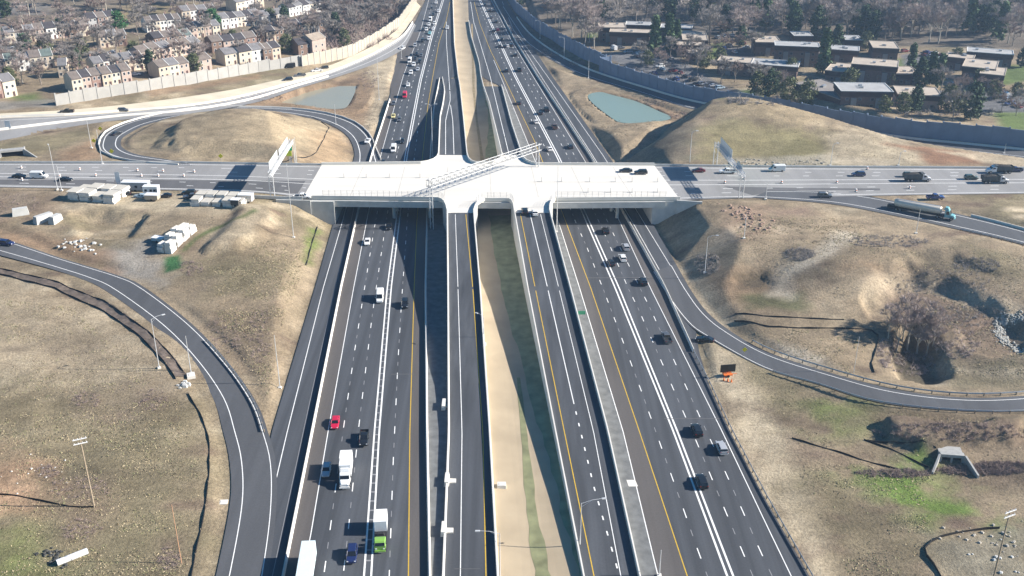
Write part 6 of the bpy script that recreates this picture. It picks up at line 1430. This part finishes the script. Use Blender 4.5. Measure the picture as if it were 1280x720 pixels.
for a in [((749, 53), (781, 52), 13, 34.6, 'leftmost apartment block with tan roof behind the lower front block', ROOFT, BRK),
          ((782, 46), (816, 46), 9, 31, 'apartment block with narrow pale roof at the back of the left group', ROOFG, BRK),
          ((762, 57), (811, 57), 9, 40, 'apartment block with tan roof in front of the left group', ROOFT, BRK),
          ((825, 50), (863, 50), 10, 34.5, 'apartment block with grey roof behind the big evergreen', ROOFG, BRK),
          ((853, 66), (883, 66), 24, 50, 'apartment block with large tan roof and sunlit pink side', ROOFT, BRP),
          ((846, 71), (877, 71), 9, 56.5, 'apartment block with low tan roof left below the large one', ROOFT, BRP),
          ((861, 79), (883, 79), 8, 68, 'small low apartment annex with tan roof at the foot of the sunlit block', ROOFT, BRK),
          ((944, 70), (974, 70), 16, 53, 'apartment block with tan roof at the left end of the middle group', ROOFT, BRK),
          ((967, 83), (1021, 84), 10, 57, 'tall dark apartment block with grey roof and pale bays in the middle group', ROOFG, BRK),
          ((992, 58), (1014, 58), 11, 45, 'apartment block with pale roof at the back left of the tall pine', ROOFG, BRK),
          ((1033, 77), (1071, 78), 10, 61.5, 'apartment block with pale roof right of the tall pine', ROOFG, BRK),
          ((1056, 63), (1076, 63), 11, 50, 'small apartment block with pale roof behind the tall pine', ROOFG, BRK),
          ((896, 93), (937, 96), 11, 76, 'apartment block with long tan roof by the lawn with the path', ROOFT, BRK),
          ((938, 97), (995, 99), 12, 80, 'apartment block with long white edged roof right of the tan one', ROOFG, BRK),
          ((1031, 101), (1064, 103), 18, 88, 'apartment block with square tan roof beside the bright lawn patch', ROOFT, BRK),
          ((1062, 104), (1118, 107), 14, 80, 'tallest dark apartment block with pale tan roof in the centre', ROOFT, BRK),
          ((1090, 75), (1121, 76), 17, 60, 'apartment block with tan roof by the upper parking lot', ROOFT, BRK),
          ((992, 119), (1049, 131), 15, 104, 'long low apartment block with brown grey roof behind the blue wall', ROOFD, BRK),
          ((1050, 132), (1112, 137), 14, 114, 'low apartment block with pale grey roof behind the blue wall', ROOFG, BRK),
          ((1118, 106), (1149, 106), 15, 93.5, 'apartment block with orange tan roof left of green trees', ROOFT, BRK),
          ((1121, 133), (1173, 138), 14, 118, 'pinkish apartment block with sunlit side behind the blue wall', ROOFT, BRP),
          ((1207, 81), (1263, 84), 10, 64.5, 'long apartment block with narrow pale roof at the upper right', ROOFG, BRK),
          ((1180, 86), (1213, 88), 12, 71, 'apartment block with tan roof left behind at the upper right', ROOFT, BRK),
          ((1200, 104), (1240, 107), 18, 83, 'apartment block with big tan roof in the right group', ROOFT, BRK),
          ((1222, 111), (1251, 113), 16, 92, 'apartment block with tan roof nearest the right lawn', ROOFT, BRK)]:
    apartment(*a)

# ------------------------------------------------------------------ trees
BARK = mat('grey brown bark', (.25, .215, .185), .95, var=.2, scale=2); BARKP = mat('pale bark', (.40, .36, .30), .95, var=.15, scale=2); TWIG = mat('bare twigs', (.31, .28, .26), .95); TWIGR = mat('reddish bare twigs', (.30, .235, .21), .95); TWIGP = mat('pale bare twigs', (.38, .315, .29), .95)
def blade(b, p, q, w, mi=0):
    p = np.array(p); q = np.array(q); d = q-p; u = np.cross(d, NR.randn(3)); u /= (np.linalg.norm(u)+1e-9); b.add([tuple(p-u*w/2), tuple(p+u*w/2), tuple(q)], [(0, 1, 2)], mi)
def bare_tree(seed, h, spread, ntw, bark, tw):
    r = random.Random(seed); tb = MB(); cb = MB()
    th = h*.38; lean = (r.uniform(-.4, .4), r.uniform(-.4, .4))
    tb.tube((0, 0, -.6), (lean[0], lean[1], th), .022*h, .015*h, 7); tips = []
    def grow_(p, d, L, rr, lev):
        q = [p[i]+d[i]*L for i in range(3)]; tb.tube(p, q, rr, rr*.55, 5 if lev < 2 else 4, caps=False)
        if lev >= 3: tips.append((p, q, L)); return
        for k in range(3 if lev < 2 else 3):
            a = r.uniform(0, 6.28); s = r.uniform(.45, .8); nd = np.array(d)+s*np.array((math.cos(a), math.sin(a), r.uniform(-.15, .3))); nd[2] = max(nd[2], .12); nd /= np.linalg.norm(nd)
            t = r.uniform(.55, 1); grow_([p[i]+d[i]*L*t for i in range(3)], tuple(nd), L*r.uniform(.55, .75), rr*.5, lev+1)
    for k in range(4):
        a = 6.28*k/4+r.uniform(-.5, .5); d = np.array((math.cos(a)*spread, math.sin(a)*spread, 1.)); d /= np.linalg.norm(d)
        t = r.uniform(.6, 1); grow_((lean[0]*t, lean[1]*t, th*t), tuple(d), h*.30*r.uniform(.8, 1.1), .009*h, 0)
    d = np.array((r.uniform(-.15, .15), r.uniform(-.15, .15), 1)); grow_((lean[0], lean[1], th), tuple(d/np.linalg.norm(d)), h*.32, .011*h, 0)
    for k in range(ntw):
        p, q, L = tips[k % len(tips)]; t = r.uniform(.1, 1); s = [p[i]+(q[i]-p[i])*t for i in range(3)]
        d = np.array([q[i]-p[i] for i in range(3)])/L+np.array((r.uniform(-1, 1), r.uniform(-1, 1), r.uniform(-.4, .9)))*.8; d /= np.linalg.norm(d)
        blade(cb, s, np.array(s)+d*r.uniform(.06, .15)*h, .0085*h)
    return [('trunk', tb.mesh('trunk', bark)), ('crown', cb.mesh('crown', tw))]
BT = [bare_tree(1, 15, .55, 2600, BARK, TWIG), bare_tree(2, 17, .45, 2700, BARK, TWIG), bare_tree(3, 13, .75, 2600, BARK, TWIGR), bare_tree(4, 18, .5, 2200, BARKP, TWIGP), bare_tree(5, 12, .8, 2400, BARK, TWIGR), bare_tree(6, 16, .6, 2800, BARK, TWIG)]
LEAFD = mat('dark evergreen foliage', (.05, .08, .042), .9, var=.35, scale=.6); LEAFM = mat('mid evergreen foliage', (.075, .12, .055), .9, var=.3, scale=.6); LEAFO = mat('olive evergreen foliage', (.12, .135, .065), .9, var=.3, scale=.6); LEAFB = mat('bright evergreen foliage', (.05, .14, .05), .9, var=.3, scale=.6)
def evergreen(seed, h, w, cone, leaf, n=1500):
    r = np.random.RandomState(seed); tb = MB(); tb.tube((0, 0, -.6), (0, 0, h*.9), .02*h, .004*h, 7); cb = MB()
    cl_ = [(r.uniform(.12, .98), r.uniform(0, 6.28), r.uniform(.45, 1)) for k in range(60)]
    for tt, a, q in cl_[:26]:
        R_ = (1-tt)**.8 if cone else math.sin(math.pi*min(1, tt*.9+.08))**.6; R_ *= w*q; tb.tube((0, 0, tt*h*.93), (R_*math.cos(a)*.9, R_*math.sin(a)*.9, tt*h*.96), .006*h, .002*h, 4, caps=False)
    for k in range(n):
        tt, a, q = cl_[k % len(cl_)]; R_ = (1-tt)**.8 if cone else math.sin(math.pi*min(1, tt*.9+.08))**.6
        c = np.array((w*R_*q*math.cos(a), w*R_*q*math.sin(a), tt*h))+r.randn(3)*np.array((.15*w, .15*w, .04*h)); s = r.uniform(.35, .75)*h/14
        n_ = r.randn(3); u = np.cross(n_, r.randn(3)); u /= np.linalg.norm(u); v = np.cross(n_/np.linalg.norm(n_), u)
        cb.add([tuple(c-u*s-v*s*.4), tuple(c+u*s-v*s*.4), tuple(c+u*s*.6+v*s*.5), tuple(c-u*s*.6+v*s*.5)], [(0, 1, 2, 3)])
    return [('trunk', tb.mesh('trunk', BARK)), ('crown', cb.mesh('crown', leaf))]
EV = {'pine': evergreen(21, 17, 3.6, True, LEAFM), 'round': evergreen(22, 11, 4.2, False, LEAFO), 'bright': evergreen(23, 11, 4.4, False, LEAFB), 'dark': evergreen(24, 14, 3.6, False, LEAFD), 'olive': evergreen(25, 9, 3.6, False, LEAFO, 1200)}
def ev(kind, px, py, label, s=1., group='evergreen trees'):
    p = G(px, py); place(EV[kind], 'evergreen_tree', label, 'evergreen tree', p, RD.uniform(0, 6), group, s*RD.uniform(.95, 1.05))
for k, x, y, s, lb in [('bright', 150, 38, 1., 'bright green tree above the lawn strip in the upper left'), ('bright', 266, 38, 1.05, 'bright green tree between white townhouse rows'), ('bright', 32, 68, 1., 'green tree behind the left edge row, left one of a pair'), ('round', 57, 69, 1., 'yellowish green tree behind the left edge row, right one of a pair'),
    ('dark', 8, 22, .9, 'dark green tree at the upper left corner'), ('dark', 420, 45, .9, 'dark evergreen right of the dark roofed row'), ('round', 104, 68, .8, 'olive tree left of the middle rows'), ('dark', 190, 92, .8, 'dark round tree behind the pale wall between rows'), ('round', 244, 90, .8, 'slim olive tree beside the single pink house'), ('round', 358, 66, .9, 'olive evergreen left of the tall pink end house'), ('olive', 304, 77, .6, 'small dark bush behind the right end of the pale wall'),
    ('pine', 818, 66, 1.2, 'large spreading evergreen in front of the grey roofed block, left one'), ('pine', 835, 64, 1.15, 'large spreading evergreen in front of the grey roofed block, right one'), ('pine', 845, 62, .9, 'smaller evergreen at the edge of the left apartment group'), ('pine', 1028, 92, 1.35, 'tallest slender pine between the middle apartment blocks'), ('dark', 1046, 62, .9, 'dark evergreen behind the tallest pine'), ('olive', 948, 62, 1., 'olive tree beside the tan roofed middle block'), ('round', 1082, 62, .9, 'olive tree by the upper parking lot'),
    ('round', 945, 118, 1., 'olive tree left of the dark clump behind the blue wall'), ('dark', 962, 122, .9, 'dark tree in the clump behind the blue wall'), ('olive', 985, 128, 1.3, 'olive tree behind the blue wall below the long low block'), ('olive', 1008, 131, 1.2, 'olive tree right end of the clump behind the blue wall'), ('round', 970, 116, .9, 'olive green tree right of the lawn path'), ('dark', 1150, 110, 1.0, 'dark green tree left of the right parking lot'), ('pine', 1162, 106, .95, 'pine with broad crown left of the right parking lot'), ('pine', 1172, 110, .9, 'pine nearest the right parking lot'),
    ('olive', 1128, 142, 1., 'olive tree in front of the pinkish block'), ('olive', 1112, 106, .8, 'olive tree beside the tallest dark block'), ('dark', 1143, 140, .8, 'dark tree in front of the pinkish block'), ('round', 1185, 140, 1.1, 'olive tree right of the pinkish block'), ('dark', 1213, 150, 1.1, 'dark evergreen behind the blue wall at right'), ('olive', 1202, 140, 1., 'olive tree between dark evergreen and pinkish block'), ('olive', 1105, 141, .8, 'olive tree left of the pinkish block behind the blue wall'), ('olive', 1270, 122, .8, 'dark brown bush by the right parking lot'), ('olive', 1195, 80, .9, 'olive tree over the upper right roofs'),
    ('olive', 1222, 108, .9, 'olive tree in front of the right group of blocks'), ('dark', 1276, 84, .7, 'small dark evergreen on the right lawn'), ('round', 900, 80, .8, 'green tree at the end of the lawn path'), ('olive', 988, 95, 1., 'olive tree beside the white edged roof')] + [('round', 1060, 116, 1., 'olive tree in front of the tallest dark block'), ('olive', 880, 86, 1., 'olive tree right of the small low annex'), ('pine', 1138, 90, .8, 'pine left of the orange tan roof'), ('olive', 1240, 124, 1., 'olive tree beside the right edge lot'), ('dark', 925, 58, .8, 'dark tree at the lot between the left groups'), ('olive', 810, 82, .9, 'olive tree in the lot behind the wall bend'), ('round', 338, 30, .8, 'olive tree below the white row nearest the motorway'), ('olive', 292, 56, .9, 'olive tree above the row right of the pinkish one'), ('bright', 78, 42, .8, 'bright green tree at the small upper left row'), ('round', 168, 74, .8, 'olive tree between the second row and the pinkish row'), ('dark', 96, 84, .7, 'dark tree left of the second row'), ('round', 14, 108, .8, 'olive tree above the left edge end house'), ('olive', 225, 52, .9, 'olive tree among the dark roofed row'), ('dark', 356, 32, .8, 'dark tree left of the top white row'), ('round', 430, 58, .9, 'olive evergreen in the woods by the beige wall')]:
    ev(k, x, y, lb, s)
boxes = [(746, 29, 885, 72), (940, 50, 1150, 108), (893, 70, 1000, 100), (1178, 66, 1266, 114), (990, 100, 1175, 140)]
def blocked(x, y): return any(a < x < c and b < y < d for a, b, c, d in boxes)
cnt = {}
def bare(px, py, k, label, group, s=1.):
    p = G(px, py); place(BT[k], 'bare_tree', label, 'bare tree', p, RD.uniform(0, 6.28), group, (s*RD.uniform(.85, 1.1), s*RD.uniform(.85, 1.1), s*RD.uniform(.8, 1.12)))
def scatter(n, x0, x1, y0, y1, label, group, s, kinds=(0, 1, 2, 3, 4, 5), test=None, md=4.5):
    pts = []; tries = 0
    while len(pts) < n and tries < n*60:
        tries += 1; x = RD.uniform(x0, x1); y = y0+(y1-y0)*RD.random()**.85
        if blocked(x, y) or (test and not test(x, y)): continue
        if any(abs(x-a) < md and abs(y-b) < md*.4 for a, b in pts): continue
        pts.append((x, y)); bare(x, y, RD.choice(kinds), label, group, s)
scatter(100, 690, 1290, 10, 58, 'bare grey tree in the woods behind the apartments', 'bare woods behind the apartments', 1.05, (0, 1, 3, 5, 2))
for i in range(34):
    x = RD.uniform(740, 1290); y = RD.uniform(14, 54)
    if not blocked(x, y): p = G(x, y); place(EV[RD.choice(['dark', 'dark', 'pine'])], 'evergreen_tree', 'dark evergreen among the bare woods behind the apartments', 'evergreen tree', p, RD.uniform(0, 6), 'evergreens in the woods', RD.uniform(.9, 1.3))
scatter(14, 665, 745, 12, 62, 'bare tree behind the far blue sound wall', 'bare trees behind the far blue wall', 1., (0, 2, 3, 5), lambda x, y: y < 10+(x-655)*.62)
scatter(20, 765, 1000, 60, 118, 'bare tree in the apartment parking lots', 'bare trees among the apartments', .8, (2, 4, 5, 0), lambda x, y: y < 72+(x-765)*.24, 7)
scatter(10, 1130, 1290, 100, 160, 'bare tree among the right apartment blocks', 'bare trees among the right blocks', .75, (2, 4, 5), lambda x, y: y < 148+(x-1130)*.1, 7)
scatter(48, 405, 512, -4, 64, 'bare reddish tree in the woods left of the motorway', 'bare woods left of the motorway', 1., (0, 1, 2, 4, 5), lambda x, y: y < 68-(x-440)*.72 and x < 520-y*.5, 5)
scatter(88, -5, 400, 4, 112, 'bare tree among the townhouses', 'bare trees among the townhouses', .8, (0, 2, 4, 5, 3), lambda x, y: y < 120-x*.13, 5)
scatter(20, 30, 300, -2, 22, 'pale bare tree in the woods at the upper left', 'bare woods at the upper left', 1., (3, 1, 0), None, 5)
for x, y, k, s in ((1120, 440, 3, .6), (1134, 436, 3, .7), (1146, 442, 3, .65), (1158, 444, 3, .55), (1128, 426, 3, .6), (1150, 428, 3, .6), (1110, 424, 3, .5), (1166, 432, 3, .5)): bare(x, y, k, 'pale bare tree in the thicket of the right ravine', 'thicket in the right ravine', s)
# the far wood beyond the apartments reads as one mass
def wood(name, label, spots, protos, s0):
    vs = []; fs = []; mi = []; n = 0; mats = [BARK, TWIG, LEAFD]
    for px, py in spots:
        p = G(px, py); parts = protos[RD.randrange(len(protos))]; a = RD.uniform(0, 6.28); s = s0*RD.uniform(.85, 1.2); c, t = math.cos(a)*s, math.sin(a)*s
        for k, part in enumerate(parts):
            me = part[1]; v = np.empty(len(me.vertices)*3); me.vertices.foreach_get('co', v); v = v.reshape(-1, 3)
            q = np.stack([v[:, 0]*c-v[:, 1]*t+p[0], v[:, 0]*t+v[:, 1]*c+p[1], v[:, 2]*s+p[2]], 1); vs.append(q)
            for pl in me.polygons: fs.append(tuple(i+n for i in pl.vertices)); mi.append(0 if k == 0 else (2 if me.materials[0] is LEAFD else 1))
            n += len(v)
    me = bpy.data.meshes.new(name); me.from_pydata(np.concatenate(vs).tolist(), [], fs)
    for m in mats: me.materials.append(m)
    me.polygons.foreach_set('material_index', mi); me.update(); tag(ob(name, me), label, 'wood', None, 'stuff')
FT = [bare_tree(31, 15, .55, 1300, BARK, TWIG), bare_tree(32, 17, .45, 1300, BARK, TWIG), bare_tree(33, 14, .7, 1300, BARK, TWIG)]
wood('distant_woods', 'grey bare far wood at the top edge behind the apartments', [(RD.uniform(650, 1300), RD.uniform(-45, 26)) for k in range(190)], FT+FT+[evergreen(34, 14, 3.6, False, LEAFD, 700)], 1.2)
wood('distant_woods', 'grey bare far wood along the top left edge', [(RD.uniform(-20, 500), RD.uniform(-45, 2)) for k in range(70)], FT, 1.1)
# tufts of dry grass give the fields their rough nap
def tufts(label, areas, m, n, hh, w):
    A_ = [np.array([G(*q) for q in a]) for a in areas]; wt = np.array([np.linalg.norm(a[1]-a[0])*np.linalg.norm(a[2]-a[1]) for a in A_]); wt = wt/wt.sum()
    k_ = NR.choice(len(A_), p=wt, size=n*3); u, v = NR.rand(2, n*3, 1); Q = np.array(A_)[k_]; p = Q[:, 0]*(1-u)*(1-v)+Q[:, 1]*u*(1-v)+Q[:, 2]*u*v+Q[:, 3]*(1-u)*v
    ii = np.clip(np.searchsorted(xs, p[:, 0])-1, 0, len(xs)-2); jj = np.clip(np.searchsorted(ys, p[:, 1])-1, 0, len(ys)-2)
    ok = ~ROADM[jj, ii] & (n2[jj, ii]*1.5+n3[jj, ii]+NR.randn(n*3)*.25 > 0); p = p[ok][:n]; ii = ii[ok][:n]; jj = jj[ok][:n]; n = len(p); p[:, 2] = GZ[jj, ii]
    c = np.repeat(p, 4, 0)+NR.randn(n*4, 3)*(.4, .4, 0); s = hh*(.5+NR.rand(n*4)); a_ = NR.rand(n*4)*6.28; d = np.stack([np.cos(a_), np.sin(a_), 0*a_], 1)*(w*s)[:, None]
    tip = NR.randn(n*4, 3)*s[:, None]*.9; tip[:, 2] = s*.7; vs = np.stack([c-d, c+d, c+tip], 1).reshape(-1, 3)
    me = bpy.data.meshes.new('dry_grass'); me.vertices.add(len(vs)); me.vertices.foreach_set('co', vs.ravel()); nt = len(vs)//3
    me.loops.add(nt*3); me.loops.foreach_set('vertex_index', np.arange(nt*3)); me.polygons.add(nt); me.polygons.foreach_set('loop_start', np.arange(0, nt*3, 3)); me.polygons.foreach_set('loop_total', np.full(nt, 3)); me.update(calc_edges=True)
    me.materials.append(m); tag(ob('dry_grass', me), label, 'grass', None, 'stuff')
TA = mat('straw tufts', (.40, .33, .21), .95); TB = mat('olive tufts', (.24, .23, .12), .95); TC = mat('brown tufts', (.21, .165, .11), .95)
LEFTF = [[(-20, 370), (90, 385), (200, 480), (-20, 520)], [(-20, 520), (225, 500), (255, 600), (-20, 610)], [(-20, 610), (252, 610), (228, 735), (-20, 735)]]
WEDGE = [[(250, 320), (390, 300), (350, 420), (290, 420)], [(260, 380), (350, 400), (335, 510), (300, 450)]]
RIGHTH = [[(900, 270), (1080, 275), (1060, 380), (960, 340)], [(1060, 290), (1280, 320), (1285, 470), (1190, 470)], [(920, 415), (1090, 420), (1060, 470), (960, 440)]]
RIGHTL = [[(930, 450), (1290, 525), (1290, 600), (1000, 560)], [(985, 560), (1170, 600), (1150, 740), (1070, 740)]]
tufts('straw coloured grass tufts on the near left field', LEFTF+WEDGE, TA, 3500, .17, .75)
tufts('olive grass tufts on the near left field', LEFTF+WEDGE, TB, 2600, .17, .75)
tufts('brown weed tufts on the near left field', LEFTF+WEDGE, TC, 1400, .2, .65)
tufts('straw coloured grass tufts on the right slopes', RIGHTH+RIGHTL, TA, 3500, .17, .75)
tufts('olive grass tufts on the right slopes', RIGHTH+RIGHTL, TB, 2600, .17, .75)
tufts('brown weed tufts on the right slopes', RIGHTH+RIGHTL, TC, 1400, .2, .65)
tufts('weeds around the far mounds and ponds', [[(860, 150), (1100, 160), (1150, 200), (870, 203)], [(690, 95), (850, 150), (790, 195), (740, 165)], [(190, 185), (300, 140), (410, 160), (270, 203)], [(300, 130), (480, 90), (465, 165), (400, 138)], [(85, 262), (300, 265), (240, 300), (90, 300)]], TC, 1200, .25, .6)
# dry brush
def brush(label, areas, tw, n, hh, per=16):
    b = MB(); o_ = np.array(G(*areas[0][:2]))
    for k in range(n):
        ax, ay, rx, ry = areas[RD.randrange(len(areas))]; a = RD.uniform(0, 6.28); q = math.sqrt(RD.random())
        p = np.array(G(ax+rx*q*math.cos(a), ay+ry*q*math.sin(a)))-o_; s = RD.uniform(.5, 1.2)*hh
        for j in range(per): d = NR.randn(3)*np.array((.7, .7, .5)); d[2] = abs(d[2])+.35; blade(b, p+NR.randn(3)*np.array((.3, .3, 0))*s, p+d*s*.9, .09*s)
    return tag(ob('dry_brush', b.mesh('dry_brush', tw), None, tuple(o_)), label, 'brush', None, 'stuff')
brush('grey undergrowth of the woods behind the apartments', [(800, 10, 120, 20), (980, 12, 120, 22), (1180, 16, 120, 26), (1080, 10, 140, 20)], TWIG, 900, 4.2, 26)
brush('reddish undergrowth of the woods left of the motorway', [(440, 20, 50, 22), (460, 40, 34, 20), (480, 10, 34, 14), (420, 48, 20, 12)], TWIGR, 420, 3.4, 26)
brush('brown undergrowth among the townhouses', [(100, 78, 120, 20), (280, 60, 110, 26), (200, 30, 160, 18), (40, 40, 60, 30)], TWIGR, 380, 2.2, 22)
brush('brown undergrowth among the apartments', [(830, 92, 60, 14), (960, 126, 60, 6), (1190, 140, 70, 8), (1010, 70, 60, 10)], TWIG, 260, 2.0, 22)
brush('brown brush around the culvert portal', [(1220, 588, 50, 6), (1190, 540, 100, 12), (1250, 585, 40, 8), (1120, 592, 50, 5)], TWIGR, 800, .8, 20)
brush('dark brush on the hillside right of the bridge', [(1110, 302, 50, 8), (1170, 355, 70, 16), (1200, 395, 60, 14), (1000, 318, 20, 8), (885, 330, 16, 14), (1220, 332, 30, 10)], TWIG, 1100, .75)
brush('brush at the ravine edges on the right', [(1140, 455, 30, 16), (1110, 440, 14, 20), (1195, 430, 30, 20)], TWIGP, 260, 1.0)
brush('brown brush in the near left infield', [(100, 610, 40, 14), (110, 500, 20, 10), (190, 500, 22, 14), (100, 662, 28, 14), (212, 698, 14, 14), (60, 590, 14, 8)], TWIGR, 420, .55)
brush('brown brush on the slope left of the motorway', [(325, 420, 14, 36), (280, 420, 28, 24), (240, 335, 14, 10), (20, 255, 36, 12)], TWIGR, 380, .6)
brush('reddish brush at the foot of the far blue wall', [(690, 66, 16, 5), (722, 80, 10, 3)], TWIGR, 130, 1.6)
brush('brown brush around the far ponds', [(800, 128, 40, 4), (460, 100, 12, 12), (330, 122, 30, 5), (850, 145, 14, 5)], TWIGR, 260, .9)
# ------------------------------------------------------------------ daylight
SUN_EL, SUN_AZ = 28.5, 0.0           # azimuth: 0 = straight from +X, positive turns towards +Y
s = bpy.data.lights.new('sun', 'SUN'); s.energy = 5.0; s.angle = rad(.5); s.color = (1., .94, .86)
so = bpy.data.objects.new('sun', s); col.objects.link(so)
from mathutils import Vector
d = Vector((math.cos(rad(SUN_EL))*math.cos(rad(SUN_AZ)), math.cos(rad(SUN_EL))*math.sin(rad(SUN_AZ)), math.sin(rad(SUN_EL))))
so.rotation_euler = d.to_track_quat('Z', 'Y').to_euler(); so.location = (300, 300, 300)
w = bpy.data.worlds.new('World'); scene.world = w; w.use_nodes = True
n = w.node_tree.nodes; l = w.node_tree.links
sky = n.new('ShaderNodeTexSky'); sky.sky_type = 'NISHITA'; sky.sun_disc = False
sky.sun_elevation = rad(SUN_EL); sky.sun_rotation = rad(90-SUN_AZ)
hs = n.new('ShaderNodeHueSaturation'); hs.inputs['Saturation'].default_value = 2.2; l.new(sky.outputs['Color'], hs.inputs['Color'])
l.new(hs.outputs['Color'], n['Background'].inputs['Color']); n['Background'].inputs['Strength'].default_value = .056
scene.view_settings.view_transform = 'Standard'; scene.view_settings.look = 'None'; scene.view_settings.gamma = 1; scene.view_settings.use_curve_mapping = False
scene.view_settings.exposure = 1.15
if HAZE:
    hb = MB(); hb.box(-900, 900, -60, 1300, -6, 150); hm = bpy.data.materials.new('haze air'); hm.use_nodes = True
    nn = hm.node_tree.nodes; nn.remove(nn['Principled BSDF']); pv = nn.new('ShaderNodeVolumePrincipled'); pv.inputs['Color'].default_value = (.48, .70, 1., 1); pv.inputs['Density'].default_value = HAZE; pv.inputs['Anisotropy'].default_value = .3
    hm.node_tree.links.new(pv.outputs[0], nn['Material Output'].inputs['Volume'])
    tag(ob('haze', hb.mesh('haze', hm)), 'thin bluish daylight haze', 'haze', None, 'stuff')
